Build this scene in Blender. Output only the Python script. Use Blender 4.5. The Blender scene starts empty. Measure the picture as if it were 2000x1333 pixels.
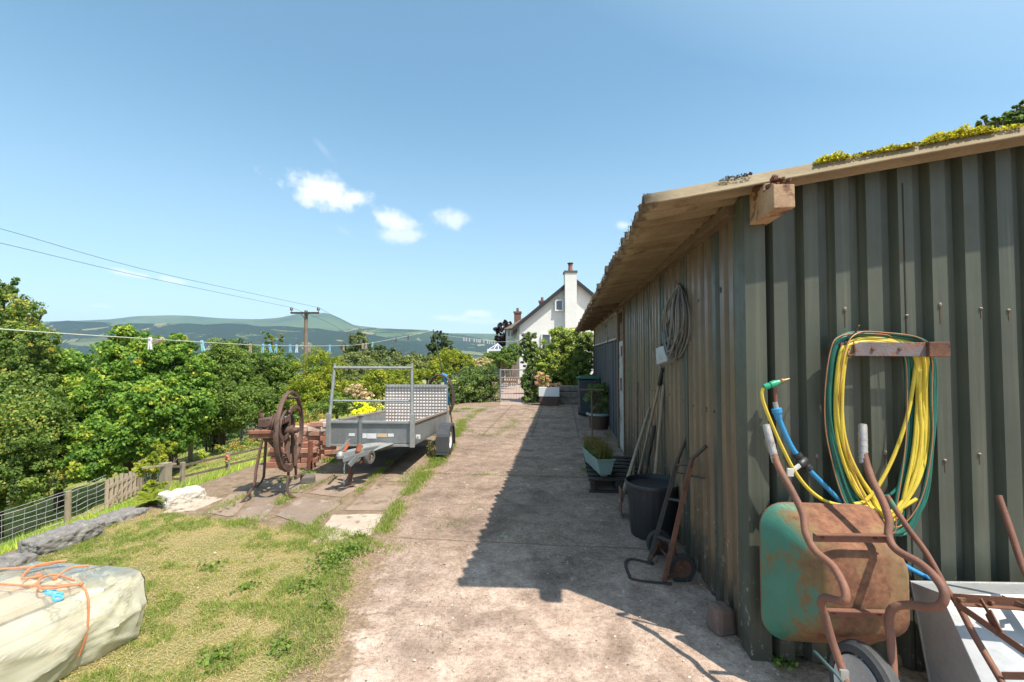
import bpy, math, random
import numpy as np
from mathutils import Vector, Matrix, Quaternion
R = math.radians
SC = bpy.context.scene
COL = SC.collection
rnd = random.Random(7)

# ------------------------------------------------------------------ camera, sky, sun, exposure
EYE = 1.55
YAW, PITCH, FPX = R(6.28), R(1.83), 890.0
cam_d = bpy.data.cameras.new('camera')
cam = bpy.data.objects.new('camera', cam_d); COL.objects.link(cam)
cam.location = (0, 0, EYE)
cam.rotation_euler = (R(90) + PITCH, 0, YAW)
cam_d.sensor_width = 36.0
cam_d.lens = 36.0 * FPX / 2000.0
cam_d.clip_start = 0.02
cam_d.clip_end = 30000.0
SC.camera = cam

SUN_EL, SUN_AZ = R(60.0), math.atan2(1.137, -0.746)     # azimuth clockwise from +Y
sun_dir = Vector((math.sin(SUN_AZ) * math.cos(SUN_EL), math.cos(SUN_AZ) * math.cos(SUN_EL), math.sin(SUN_EL)))
sd = bpy.data.lights.new('sun', 'SUN'); sd.energy = 4.6; sd.angle = R(0.55); sd.color = (1.0, 0.915, 0.78)
so = bpy.data.objects.new('sun', sd); COL.objects.link(so)
so.rotation_euler = (-sun_dir).to_track_quat('-Z', 'Y').to_euler()
SC.view_settings.view_transform = 'Standard'
SC.view_settings.look = 'None'
SC.view_settings.exposure = 0.76
SC.view_settings.gamma = 1.0
SC.cycles.use_denoising = True
SC.cycles.max_bounces = 6
SC.cycles.transparent_max_bounces = 16
SC.cycles.volume_bounces = 0

def cdir(px, py):
    """world direction of a photo pixel (2000 x 1333), of unit depth"""
    a = (px - 1000.0) / FPX; b = (666.5 - py) / FPX
    f = Vector((-math.sin(YAW) * math.cos(PITCH), math.cos(YAW) * math.cos(PITCH), math.sin(PITCH)))
    r = Vector((math.cos(YAW), math.sin(YAW), 0))
    u = r.cross(f)
    return f + r * a + u * b
ORG = Vector((0, 0, EYE))
def P(px, py, d): return ORG + cdir(px, py) * d
def PY(px, py, Y):
    v = cdir(px, py); return ORG + v * (Y / v.y)
def PX(px, py, X):
    v = cdir(px, py); return ORG + v * (X / v.x)
def PZ(px, py, z=0.0):
    v = cdir(px, py); return ORG + v * ((z - EYE) / v.z)

world = bpy.data.worlds.new('World'); SC.world = world; world.use_nodes = True
wt = world.node_tree; wt.nodes.clear()
def wn(t, **k):
    n = wt.nodes.new(t)
    for a, b in k.items(): setattr(n, a, b)
    return n
SKY_STR = 0.112
w_out = wn('ShaderNodeOutputWorld'); w_bg = wn('ShaderNodeBackground'); w_bg.inputs['Strength'].default_value = SKY_STR
sky = wn('ShaderNodeTexSky'); sky.sky_type = 'NISHITA'; sky.sun_disc = False
sky.sun_elevation = SUN_EL; sky.sun_rotation = SUN_AZ
sky.air_density = 1.0; sky.dust_density = 0.6; sky.ozone_density = 1.6; sky.altitude = 200
w_tc = wn('ShaderNodeTexCoord')
w_noise = wn('ShaderNodeTexNoise'); w_noise.inputs['Scale'].default_value = 26.0; w_noise.inputs['Detail'].default_value = 8.0; w_noise.inputs['Roughness'].default_value = 0.6
wt.links.new(w_tc.outputs['Generated'], w_noise.inputs['Vector'])
w_n2 = wn('ShaderNodeTexNoise'); w_n2.inputs['Scale'].default_value = 9.0; w_n2.inputs['Detail'].default_value = 5.0
wt.links.new(w_tc.outputs['Generated'], w_n2.inputs['Vector'])
def wmath(op, a, b=None, c=None):
    n = wn('ShaderNodeMath', operation=op)
    for i, x in enumerate((a, b, c)):
        if x is None: continue
        if isinstance(x, (int, float)): n.inputs[i].default_value = x
        else: wt.links.new(x, n.inputs[i])
    return n.outputs[0]
def wdot(vec):
    n = wn('ShaderNodeVectorMath', operation='DOT_PRODUCT')
    wt.links.new(w_tc.outputs['Generated'], n.inputs[0]); n.inputs[1].default_value = vec
    return n.outputs['Value']
cl_total = None
# small fair-weather clouds: direction, angular half sizes, tilt, density
for (px, py, wx, wy, tilt, dens) in [(635, 374, 100, 40, -12, 1.0), (690, 386, 50, 26, -8, .85), (610, 362, 55, 26, -8, .85), (778, 434, 58, 28, -20, .8), (786, 460, 56, 22, 5, .6),
                                     (880, 428, 48, 26, -12, .6), (1218, 440, 22, 12, 0, .5),
                                     (258, 536, 38, 10, -8, .6), (338, 548, 30, 9, -6, .5), (195, 598, 30, 6, 0, .3),
                                     (880, 622, 55, 10, -2, .5), (935, 613, 30, 10, 0, .6), (945, 628, 60, 8, 0, .35),
                                     (630, 290, 35, 9, -45, .10), (670, 450, 25, 9, -30, .10)]:
    c = cdir(px, py).normalized()
    rt = c.cross(Vector((0, 0, 1))).normalized(); up = rt.cross(c).normalized()
    q = Quaternion(c, R(-tilt)); rt = q @ rt; up = q @ up
    dist = cdir(px, py).length
    x = wmath('DIVIDE', wdot(rt), wx / FPX / dist); y = wmath('DIVIDE', wdot(up), wy / FPX / dist)
    rr = wmath('SQRT', wmath('ADD', wmath('MULTIPLY', x, x), wmath('MULTIPLY', y, y)))
    front = wmath('GREATER_THAN', wdot(c), 0.5)
    v = wmath('SUBTRACT', 1.0, rr)
    v = wmath('ADD', v, wmath('MULTIPLY', wmath('SUBTRACT', w_noise.outputs['Fac'], 0.5), 1.7))
    v = wmath('ADD', v, wmath('MULTIPLY', wmath('SUBTRACT', w_n2.outputs['Fac'], 0.5), 0.5))
    mr = wn('ShaderNodeMapRange'); mr.interpolation_type = 'SMOOTHSTEP'
    mr.inputs['From Min'].default_value = 0.0; mr.inputs['From Max'].default_value = 0.75
    wt.links.new(v, mr.inputs['Value'])
    v = wmath('MULTIPLY', wmath('MULTIPLY', mr.outputs[0], front), dens)
    cl_total = v if cl_total is None else wmath('MAXIMUM', cl_total, v)
w_mix = wn('ShaderNodeMixRGB'); w_mix.inputs['Color2'].default_value = (6.6, 6.75, 7.0, 1)
wt.links.new(cl_total, w_mix.inputs['Fac'])
# thin summer milkiness that whitens the sky towards the horizon
w_sat = wn('ShaderNodeMixRGB'); w_sat.inputs['Color2'].default_value = (4.3, 5.55, 6.7, 1)
el = wdot((0, 0, 1))
mr = wn('ShaderNodeMapRange'); mr.interpolation_type = 'SMOOTHSTEP'
mr.inputs['From Min'].default_value = -0.05; mr.inputs['From Max'].default_value = 0.55
mr.inputs['To Min'].default_value = 0.60; mr.inputs['To Max'].default_value = 0.16
wt.links.new(el, mr.inputs['Value'])
# the pale aureole round the sun
w_au = wn('ShaderNodeMapRange'); w_au.interpolation_type = 'SMOOTHSTEP'; w_au.inputs['From Min'].default_value = .12; w_au.inputs['From Max'].default_value = .86; w_au.inputs['To Max'].default_value = .85
wt.links.new(wdot(tuple(sun_dir)), w_au.inputs['Value'])
wt.links.new(wmath('MAXIMUM', mr.outputs[0], w_au.outputs[0]), w_sat.inputs['Fac'])
w_hs = wn('ShaderNodeHueSaturation'); w_hs.inputs['Saturation'].default_value = 1.24; w_hs.inputs['Hue'].default_value = .48
wt.links.new(sky.outputs[0], w_hs.inputs['Color']); wt.links.new(w_hs.outputs[0], w_sat.inputs['Color1'])
wt.links.new(w_sat.outputs[0], w_mix.inputs['Color1'])
wt.links.new(w_mix.outputs[0], w_bg.inputs['Color'])
wt.links.new(w_bg.outputs[0], w_out.inputs['Surface'])

# ------------------------------------------------------------------ helpers
def tag(o, label=None, cat=None, group=None, kind=None):
    if label: o['label'] = label
    if cat: o['category'] = cat
    if group: o['group'] = group
    if kind: o['kind'] = kind
    return o
def empty(name, loc, label=None, cat=None, group=None, kind=None):
    o = bpy.data.objects.new(name, None); COL.objects.link(o); o.location = loc; o.empty_display_size = .1
    return tag(o, label, cat, group, kind)
def copy_tree(o, parent=None):
    c = o.copy(); COL.objects.link(c)
    if parent is not None: c.parent = parent
    for ch in list(o.children): copy_tree(ch, c)
    return c

def crom(pts, k=6, closed=False):
    """smooth curve through points"""
    pts = [Vector(p) for p in pts]; n = len(pts); out = []
    if n < 3: return pts
    rng = range(n) if closed else range(n - 1)
    for i in rng:
        p1, p2 = pts[i], pts[(i + 1) % n]
        p0 = pts[i - 1] if (i > 0 or closed) else p1 * 2 - p2
        p3 = pts[(i + 2) % n] if (i + 2 < n or closed) else p2 * 2 - p1
        for j in range(k):
            t = j / k
            out.append(.5 * ((2 * p1) + (p2 - p0) * t + (2 * p0 - 5 * p1 + 4 * p2 - p3) * t * t + (3 * p1 - p0 - 3 * p2 + p3) * t ** 3))
    if not closed: out.append(pts[-1])
    return out

class MB:
    def __init__(s): s.v = []; s.f = []; s.m = []; s.mi = 0
    def add(s, vs, fs):
        b = len(s.v); s.v += [Vector(x) for x in vs]
        for f in fs: s.f.append([b + i for i in f]); s.m.append(s.mi)
        return s
    def box(s, c, size, rot=None, taper=1.0):
        x, y, z = size[0] / 2, size[1] / 2, size[2] / 2; c = Vector(c)
        vs = [Vector((sx * x * (taper if sz > 0 else 1), sy * y * (taper if sz > 0 else 1), sz * z)) for sz in (-1, 1) for sy in (-1, 1) for sx in (-1, 1)]
        if rot is not None: vs = [rot @ v for v in vs]
        return s.add([v + c for v in vs], [(0, 2, 3, 1), (4, 5, 7, 6), (0, 1, 5, 4), (2, 6, 7, 3), (0, 4, 6, 2), (1, 3, 7, 5)])
    def bar(s, p, q, w, h, up=(0, 0, 1)):
        p, q = Vector(p), Vector(q); d = (q - p); L = d.length; d.normalize()
        up = Vector(up); sd = d.cross(up)
        if sd.length < 1e-4: sd = d.cross(Vector((1, 0, 0)))
        sd.normalize(); up = sd.cross(d)
        m = Matrix((sd, d, up)).transposed()
        return s.box((p + q) / 2, (w, L, h), m)
    def tube(s, pts, r, n=8, closed=False, caps=True):
        pts = [Vector(p) for p in pts]; N = len(pts)
        rs = r if isinstance(r, (list, tuple)) else [r] * N
        if len(rs) != N: rs = [rs[0] + (rs[-1] - rs[0]) * i / (N - 1) for i in range(N)]
        tang = []
        for i in range(N):
            a = pts[(i - 1) % N] if (closed or i > 0) else pts[i]
            b = pts[(i + 1) % N] if (closed or i < N - 1) else pts[i]
            t = b - a
            tang.append(t.normalized() if t.length > 1e-9 else Vector((0, 0, 1)))
        t0 = tang[0]; u = t0.cross(Vector((0, 0, 1)))
        if u.length < .1: u = t0.cross(Vector((1, 0, 0)))
        u.normalize(); b0 = len(s.v); prev = t0
        for i in range(N):
            ax = prev.cross(tang[i])
            if ax.length > 1e-7: u = Quaternion(ax.normalized(), prev.angle(tang[i])) @ u
            u = (u - tang[i] * u.dot(tang[i])).normalized(); w = tang[i].cross(u); prev = tang[i]
            for k in range(n):
                a = 2 * math.pi * k / n
                s.v.append(pts[i] + (u * math.cos(a) + w * math.sin(a)) * rs[i])
        for i in range(N if closed else N - 1):
            j = (i + 1) % N
            for k in range(n):
                s.f.append([b0 + i * n + k, b0 + i * n + (k + 1) % n, b0 + j * n + (k + 1) % n, b0 + j * n + k]); s.m.append(s.mi)
        if caps and not closed:
            s.f.append([b0 + k for k in range(n)][::-1]); s.m.append(s.mi)
            s.f.append([b0 + (N - 1) * n + k for k in range(n)]); s.m.append(s.mi)
        return s
    def lathe(s, prof, c, ax=(0, 0, 1), n=24, closed=False, sx=1, sy=1):
        """prof: (radius, height) along axis ax from c"""
        c = Vector(c); q = Vector((0, 0, 1)).rotation_difference(Vector(ax).normalized()); b0 = len(s.v)
        for (r, h) in prof:
            for k in range(n):
                a = 2 * math.pi * k / n
                s.v.append(c + q @ Vector((r * math.cos(a) * sx, r * math.sin(a) * sy, h)))
        m = len(prof)
        for i in range(m if closed else m - 1):
            j = (i + 1) % m
            for k in range(n):
                s.f.append([b0 + i * n + k, b0 + i * n + (k + 1) % n, b0 + j * n + (k + 1) % n, b0 + j * n + k]); s.m.append(s.mi)
        if not closed:
            if prof[0][0] > 1e-5: s.f.append([b0 + k for k in range(n)][::-1]); s.m.append(s.mi)
            if prof[-1][0] > 1e-5: s.f.append([b0 + (m - 1) * n + k for k in range(n)]); s.m.append(s.mi)
        return s
    def prism(s, poly, ext):
        poly = [Vector(p) for p in poly]; ext = Vector(ext); n = len(poly)
        return s.add(poly + [p + ext for p in poly], [list(range(n))[::-1], list(range(n, 2 * n))] + [[i, (i + 1) % n, n + (i + 1) % n, n + i] for i in range(n)])
    def grid(s, fn, nu, nv):
        b0 = len(s.v)
        for i in range(nu + 1):
            for j in range(nv + 1): s.v.append(Vector(fn(i / nu, j / nv)))
        for i in range(nu):
            for j in range(nv):
                a = b0 + i * (nv + 1) + j
                s.f.append([a, a + nv + 1, a + nv + 2, a + 1]); s.m.append(s.mi)
        return s
    def build(s, name, mats, parent=None, smooth=False, bevel=0.0, loc=None, solid=0.0, noise=None, sub=0):
        if not isinstance(mats, (list, tuple)): mats = [mats]
        org = Vector(loc) if loc is not None else (Vector((0, 0, 0)))
        base = Vector((0, 0, 0)); p = parent
        while p is not None: base += p.location; p = p.parent
        me = bpy.data.meshes.new(name)
        me.from_pydata([tuple(v - org - base) for v in s.v], [], s.f)
        for m in mats: me.materials.append(m)
        me.polygons.foreach_set('material_index', s.m)
        import bmesh
        bm = bmesh.new(); bm.from_mesh(me); bmesh.ops.recalc_face_normals(bm, faces=bm.faces); bm.to_mesh(me); bm.free()
        o = bpy.data.objects.new(name, me); COL.objects.link(o)
        if parent is not None: o.parent = parent
        o.location = org
        if smooth:
            me.polygons.foreach_set('use_smooth', [True] * len(me.polygons))
            try: me.set_sharp_from_angle(angle=R(40))
            except Exception: pass
        if solid:
            md = o.modifiers.new('solid', 'SOLIDIFY'); md.thickness = solid; md.offset = 0
        if bevel:
            md = o.modifiers.new('bevel', 'BEVEL'); md.width = bevel; md.segments = 2; md.limit_method = 'ANGLE'; md.angle_limit = R(35)
        if sub:
            md = o.modifiers.new('sub', 'SUBSURF'); md.levels = sub; md.render_levels = sub
        if noise:
            tx = bpy.data.textures.new(name + '_lumps', 'CLOUDS'); tx.noise_scale = noise[1]
            md = o.modifiers.new('lumps', 'DISPLACE'); md.texture = tx; md.strength = noise[0]; md.texture_coords = 'GLOBAL'
        return o

# ------------------------------------------------------------------ materials
def nodes(name):
    m = bpy.data.materials.new(name); m.use_nodes = True; t = m.node_tree
    b = t.nodes['Principled BSDF']
    return m, t, b
def c4(c): return (c[0], c[1], c[2], 1)
def noise_node(t, scale, detail=5, rough=.55, vec=None, dist=0.0):
    n = t.nodes.new('ShaderNodeTexNoise'); n.inputs['Scale'].default_value = scale; n.inputs['Detail'].default_value = detail
    n.inputs['Roughness'].default_value = rough; n.inputs['Distortion'].default_value = dist
    if vec is not None: t.links.new(vec, n.inputs['Vector'])
    return n.outputs['Fac']
def ramp(t, fac, stops):
    n = t.nodes.new('ShaderNodeValToRGB'); cr = n.color_ramp
    while len(cr.elements) > 1: cr.elements.remove(cr.elements[-1])
    for i, (p, c) in enumerate(stops):
        e = cr.elements[0] if i == 0 else cr.elements.new(p)
        e.position = p; e.color = c4(c) if not isinstance(c, (int, float)) else (c, c, c, 1)
    t.links.new(fac, n.inputs[0]); return n.outputs[0]
def mixc(t, fac, a, b, mode='MIX'):
    n = t.nodes.new('ShaderNodeMixRGB'); n.blend_type = mode
    for s, x in ((0, fac), (1, a), (2, b)):
        if isinstance(x, (int, float)): n.inputs[s].default_value = x
        elif isinstance(x, (tuple, list)): n.inputs[s].default_value = c4(x)
        else: t.links.new(x, n.inputs[s])
    return n.outputs[0]
def nmath(t, op, a, b=None, clamp=False):
    n = t.nodes.new('ShaderNodeMath'); n.operation = op; n.use_clamp = clamp
    for i, x in enumerate((a, b)):
        if x is None: continue
        if isinstance(x, (int, float)): n.inputs[i].default_value = x
        else: t.links.new(x, n.inputs[i])
    return n.outputs[0]
def objco(t, scale=(1, 1, 1), kind='Object'):
    tc = t.nodes.new('ShaderNodeTexCoord'); mp = t.nodes.new('ShaderNodeMapping'); mp.inputs['Scale'].default_value = scale
    t.links.new(tc.outputs[kind], mp.inputs['Vector']); return mp.outputs[0]
def bump(t, b, h, strength=.3, dist=.01):
    n = t.nodes.new('ShaderNodeBump'); n.inputs['Strength'].default_value = strength; n.inputs['Distance'].default_value = dist
    t.links.new(h, n.inputs['Height']); t.links.new(n.outputs[0], b.inputs['Normal'])
def pm(name, c1, c2=None, scale=8, rough=.6, metal=0.0, bmp=.2, stretch=(1, 1, 1), spot=None, spot_scale=5, spot_at=.6, bdist=.004, spot_soft=.06, fine=None, rough2=None, spec=None):
    """base of two colours, patches of a third (rust, lichen, peeling paint), fine grain and bump"""
    m, t, b = nodes(name); co = objco(t, stretch)
    n1 = noise_node(t, scale, 6, .6, co)
    c = ramp(t, n1, [(.32, c1), (.68, c2 or tuple(x * .75 for x in c1))])
    g = noise_node(t, scale * 14, 3, .6, co)
    c = mixc(t, .5, c, ramp(t, g, [(.3, .62), (.7, 1.0)]), 'MULTIPLY') if fine is None else mixc(t, fine, c, ramp(t, g, [(.3, .5), (.7, 1.0)]), 'MULTIPLY')
    if spot is not None:
        n2 = noise_node(t, spot_scale, 9, .68, co, .3)
        f = ramp(t, n2, [(spot_at - spot_soft, 0.0), (spot_at + spot_soft, 1.0)])
        n3 = noise_node(t, spot_scale * 6, 4, .6, co)
        sc = ramp(t, n3, [(.3, spot), (.7, tuple(x * .55 for x in spot))])
        c = mixc(t, f, c, sc)
        if metal:
            t.links.new(ramp(t, f, [(0, metal), (1, 0.0)]), b.inputs['Metallic'])
        t.links.new(ramp(t, f, [(0, rough), (1, max(rough, .85) if rough2 is None else rough2)]), b.inputs['Roughness'])
    else:
        b.inputs['Metallic'].default_value = metal
        t.links.new(ramp(t, n1, [(.2, max(.05, rough - .12)), (.8, min(1, rough + .1))]), b.inputs['Roughness'])
    t.links.new(c, b.inputs['Base Color'])
    if spec is not None: b.inputs['Specular IOR Level'].default_value = spec
    if bmp: bump(t, b, nmath(t, 'ADD', g, n1), bmp, bdist)
    return m

# ------------------------------------------------------------------ many small faces (leaves, blades) with numpy
def quads_mesh(name, V, mats, tint=None, parent=None, loc=(0, 0, 0), shape=4):
    """V: (n, shape, 3) corner positions in world space"""
    n = V.shape[0]; base = np.array(loc, float); p = parent
    off = Vector(loc)
    while p is not None: off += p.location; p = p.parent
    co = (V.reshape(-1, 3) - np.array(off)).astype(np.float32)
    me = bpy.data.meshes.new(name)
    me.vertices.add(n * shape); me.vertices.foreach_set('co', co.ravel())
    me.loops.add(n * shape); me.loops.foreach_set('vertex_index', np.arange(n * shape, dtype=np.int32))
    me.polygons.add(n); me.polygons.foreach_set('loop_start', np.arange(0, n * shape, shape, dtype=np.int32))
    try: me.polygons.foreach_set('loop_total', np.full(n, shape, dtype=np.int32))
    except Exception: pass
    if tint is not None:
        at = me.attributes.new('tint', 'FLOAT', 'FACE'); at.data.foreach_set('value', tint.astype(np.float32))
    me.update(calc_edges=True)
    for m in (mats if isinstance(mats, (list, tuple)) else [mats]): me.materials.append(m)
    o = bpy.data.objects.new(name, me); COL.objects.link(o)
    if parent is not None: o.parent = parent
    o.location = loc
    return o
def unit(a): return a / np.maximum(np.linalg.norm(a, axis=-1, keepdims=True), 1e-9)
def leaf_quads(rng, C, N, size, aspect=.62, droop=.25):
    """diamond leaves at C facing roughly N"""
    n = len(C); nn = unit(N + rng.normal(0, .55, (n, 3)))
    a = unit(np.cross(nn, rng.normal(0, 1, (n, 3)))); b = np.cross(nn, a)
    s = (size * rng.uniform(.6, 1.3, (n, 1)))
    p0 = C - a * s * .5; p2 = C + a * s * .5 - nn * s * droop
    p1 = C + b * s * .5 * aspect; p3 = C - b * s * .5 * aspect
    return np.stack([p0, p1, p2, p3], 1)
def crown_pts(rng, blobs, n, sub=.30, shell=.75, per=90):
    """positions, outward normals and clump tints for foliage filling the ellipsoid blobs"""
    Cs, Ns, Ts = [], [], []
    vol = np.array([(b[3] * b[4] + b[4] * b[5] + b[3] * b[5]) for b in blobs]); vol = vol / vol.sum()
    for b, w in zip(blobs, vol):
        m = int(n * w); k = max(6, m // per)
        c = np.array(b[:3]); r = np.array(b[3:6])
        u = unit(rng.normal(0, 1, (k, 3))); rad = rng.uniform(shell - .25, 1.0, (k, 1)) * rng.uniform(.85, 1.12, (k, 1))
        sc = c + u * r * rad
        sr = sub * r.mean() * rng.uniform(.55, 1.25, k)
        ct = rng.normal(0, .16, k)
        idx = rng.integers(0, k, m)
        d = unit(rng.normal(0, 1, (m, 3))); d[:, 2] *= .75
        rr = rng.uniform(.55, 1.05, (m, 1))
        pos = sc[idx] + d * sr[idx][:, None] * rr
        nor = unit(d * .7 + u[idx] * .45 + np.array([.15, -.15, .6]))
        Cs.append(pos); Ns.append(nor); Ts.append(np.clip(.5 + ct[idx] + rng.normal(0, .13, m), 0, 1))
    return np.concatenate(Cs), np.concatenate(Ns), np.concatenate(Ts)
def leaf_mat(name, stops, trans=.35, rough=.55, spec=.3, gain=2.05):
    stops = [(p, tuple(min(.95, x * gain) for x in c)) for p, c in stops]
    m, t, b = nodes(name)
    at = t.nodes.new('ShaderNodeAttribute'); at.attribute_name = 'tint'
    c = ramp(t, at.outputs['Fac'], stops)
    t.links.new(c, b.inputs['Base Color']); b.inputs['Roughness'].default_value = rough
    b.inputs['Specular IOR Level'].default_value = spec
    tr = t.nodes.new('ShaderNodeBsdfTranslucent')
    t.links.new(mixc(t, 1.0, c, (1.0, 1.0, .55), 'MULTIPLY'), tr.inputs['Color'])
    mx = t.nodes.new('ShaderNodeMixShader'); mx.inputs[0].default_value = trans
    out = t.nodes['Material Output']
    t.links.new(b.outputs[0], mx.inputs[1]); t.links.new(tr.outputs[0], mx.inputs[2]); t.links.new(mx.outputs[0], out.inputs['Surface'])
    return m

def rock(name, c, size, rz, mat, e=4.0, n=18, amp=.03, sc=.12, seed=0, lean=(0, 0)):
    """squarish weathered stone: a cube sphere pulled towards a box and lumped with noise"""
    mb = MB(); q = Matrix.Rotation(rz, 3, 'Z'); c = Vector(c)
    from mathutils import noise as mn
    for ax in range(3):
        for sg in (-1, 1):
            def fn(u, v):
                p = [0, 0, 0]; p[ax] = sg; p[(ax + 1) % 3] = (u * 2 - 1) * sg; p[(ax + 2) % 3] = v * 2 - 1
                L = (abs(p[0]) ** e + abs(p[1]) ** e + abs(p[2]) ** e) ** (1 / e)
                p = Vector(p) / L; w = Vector((p.x * size[0] / 2, p.y * size[1] / 2, p.z * size[2] / 2))
                nn = Vector((p.x, p.y, p.z)).normalized(); o = Vector((seed * 7.3, seed * 3.1, 0))
                d = mn.fractal((w + o) / sc, .8, 2.2, 5) * amp
                return c + q @ (w + nn * d)
            mb.grid(fn, n * (3 if ax != 0 else 1) if False else n, n)
    o = mb.build(name, mat, None)
    import bmesh
    bm = bmesh.new(); bm.from_mesh(o.data); bmesh.ops.remove_doubles(bm, verts=bm.verts, dist=.0006); bmesh.ops.recalc_face_normals(bm, faces=bm.faces); bm.to_mesh(o.data); bm.free()
    o.data.polygons.foreach_set('use_smooth', [True] * len(o.data.polygons))
    return o
# ------------------------------------------------------------------ terrain
EDGE = -4.35
def gz(X, Y):
    X = np.asarray(X, float); Y = np.asarray(Y, float)
    t = np.maximum(0, EDGE - X)
    k = np.interp(Y, [0, 8.6, 12.8, 16.7, 40, 200], [.36, .35, .245, .216, .17, .12])
    far = np.maximum(0, Y - 60)
    return np.maximum(-k * t - far * .08, -115.0)
def gzf(x, y): return float(gz(x, y))
def hit(px, py):
    """point where a sight line meets the terrain"""
    v = cdir(px, py); lo = None
    for i in range(4000):
        d = 1.0 + i * .02
        p = ORG + v * d
        if p.z <= gzf(p.x, p.y): return Vector((p.x, p.y, gzf(p.x, p.y)))
    return p
def vnoise(x, y, s, seed=0):
    x = np.asarray(x, float) / s; y = np.asarray(y, float) / s
    xi = np.floor(x).astype(np.int64); yi = np.floor(y).astype(np.int64); fx = x - xi; fy = y - yi
    fx = fx * fx * (3 - 2 * fx); fy = fy * fy * (3 - 2 * fy)
    def h(a, b):
        n = (a * 374761393 + b * 668265263 + seed * 974711) & 0x7fffffff
        n = ((n ^ (n >> 13)) * 1274126177) & 0x7fffffff
        return ((n ^ (n >> 16)) & 0xffff) / 65535.0
    return (h(xi, yi) * (1 - fx) + h(xi + 1, yi) * fx) * (1 - fy) + (h(xi, yi + 1) * (1 - fx) + h(xi + 1, yi + 1) * fx) * fy
def fbm(x, y, s, seed=0, o=4):
    a = 0; w = .5
    for i in range(o): a = a + w * vnoise(x, y, s / 2 ** i, seed + i); w *= .5
    return a / (1 - .5 ** o)
def inpoly(x, y, poly):
    x = np.asarray(x); y = np.asarray(y); c = np.zeros(x.shape, bool); n = len(poly)
    for i in range(n):
        x1, y1 = poly[i][0], poly[i][1]; x2, y2 = poly[i - 1][0], poly[i - 1][1]
        if y1 == y2: continue
        k = ((y1 > y) != (y2 > y)) & (x < (x2 - x1) * (y - y1) / (y2 - y1) + x1)
        c ^= k
    return c
def gpoly(px): return [PZ(a, b) for a, b in px]
def rough_edge(poly, step=.08, amp=.03, seed=1):
    out = []
    for i in range(len(poly)):
        a, b = Vector(poly[i]), Vector(poly[(i + 1) % len(poly)])
        n = max(1, int((b - a).length / step)); nr = Vector((-(b - a).y, (b - a).x, 0)).normalized()
        for j in range(n):
            p = a.lerp(b, j / n)
            o = (float(fbm(p.x * 1.0, p.y * 1.0, .35, seed)) - .5) * 2 * amp * 2
            out.append(p + nr * o)
    return out

# driveway outline
DL = gpoly([(640, 1333), (672, 1270), (680, 1195), (700, 1150), (728, 1100), (752, 1055), (772, 1012), (806, 965), (852, 905), (884, 868), (900, 838), (905, 822), (880, 806), (878, 797)])
DRIVE = [Vector((DL[0].x + .15, -2.5, 0)), Vector((DL[0].x + .1, 1.0, 0))] + DL + [Vector((-.3, 15.6, 0)), Vector((1.05, 15.6, 0)), Vector((1.05, 2.56, 0)), Vector((6, 2.56, 0)), Vector((6, -2.5, 0))]
LAWN = [Vector((-4.5, -1, 0)), Vector((-4.2, 3.0, 0)), Vector((-4.05, 4.3, 0))] + gpoly([(330, 1003), (400, 1012), (470, 1022), (560, 1030), (605, 1045), (640, 1062), (720, 1045), (735, 1060), (728, 1100), (700, 1150), (680, 1195), (672, 1270), (640, 1333)]) + [Vector((DL[0].x, -1, 0))]

def axis(a, b, fine, lim):
    xs = list(np.arange(a, b + 1e-6, fine)); s = fine
    x = b
    while x < lim: s *= 1.28; x += s; xs.append(x)
    x = a; s = fine
    while x > -lim: s *= 1.28; x -= s; xs.insert(0, x)
    return np.array(xs)
gx = axis(-14, 4, .22, 1700); gy = axis(0, 18, .22, 1700)
GX, GY = np.meshgrid(gx, gy, indexing='ij')
near = np.exp(-((GX) ** 2 + (GY - 5) ** 2) / 900)
GZ = gz(GX, GY) + (fbm(GX, GY, 1.5, 3) - .5) * np.where(GX < -4.6, .16, .012)
nu, nv = GX.shape
idx = np.arange(nu * nv).reshape(nu, nv)
fc = np.stack([idx[:-1, :-1], idx[1:, :-1], idx[1:, 1:], idx[:-1, 1:]], -1).reshape(-1, 4)
me = bpy.data.meshes.new('ground'); me.from_pydata(np.stack([GX, GY, GZ], -1).reshape(-1, 3).tolist(), [], fc.tolist())
me.polygons.foreach_set('use_smooth', [True] * len(me.polygons))
def edged(x, y):
    d = np.full(np.shape(x), 9.0)
    for i in range(len(DL) - 1):
        (x1, y1), (x2, y2) = (DL[i].x, DL[i].y if i else -1.0), (DL[i + 1].x, DL[i + 1].y); L2_ = (x2 - x1) ** 2 + (y2 - y1) ** 2 + 1e-9
        tt = np.clip(((x - x1) * (x2 - x1) + (y - y1) * (y2 - y1)) / L2_, 0, 1); d = np.minimum(d, np.hypot(x - x1 - tt * (x2 - x1), y - y1 - tt * (y2 - y1)))
    return d
lawnm = (inpoly(GX, GY, LAWN) & (edged(GX, GY) > .30)) | (GX < EDGE)
at = me.attributes.new('green', 'FLOAT', 'POINT'); at.data.foreach_set('value', lawnm.astype(np.float32).ravel())
ground = bpy.data.objects.new('ground', me); COL.objects.link(ground); tag(ground, kind='structure')
m, t, b = nodes('ground_soil'); co = objco(t)
at = t.nodes.new('ShaderNodeAttribute'); at.attribute_name = 'green'
nA = noise_node(t, 1.1, 8, .65, co); nB = noise_node(t, 9, 6, .6, co); nC = noise_node(t, 70, 4, .65, co); nD = noise_node(t, 260, 2, .5, co)
soil = ramp(t, nB, [(.25, (.20, .14, .09)), (.5, (.32, .235, .165)), (.75, (.43, .33, .24))])
straw = ramp(t, nC, [(.25, (.22, .17, .08)), (.5, (.42, .35, .16)), (.75, (.60, .50, .26))])
green = ramp(t, nC, [(.25, (.08, .11, .02)), (.55, (.19, .25, .055)), (.8, (.34, .38, .11))])
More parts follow.
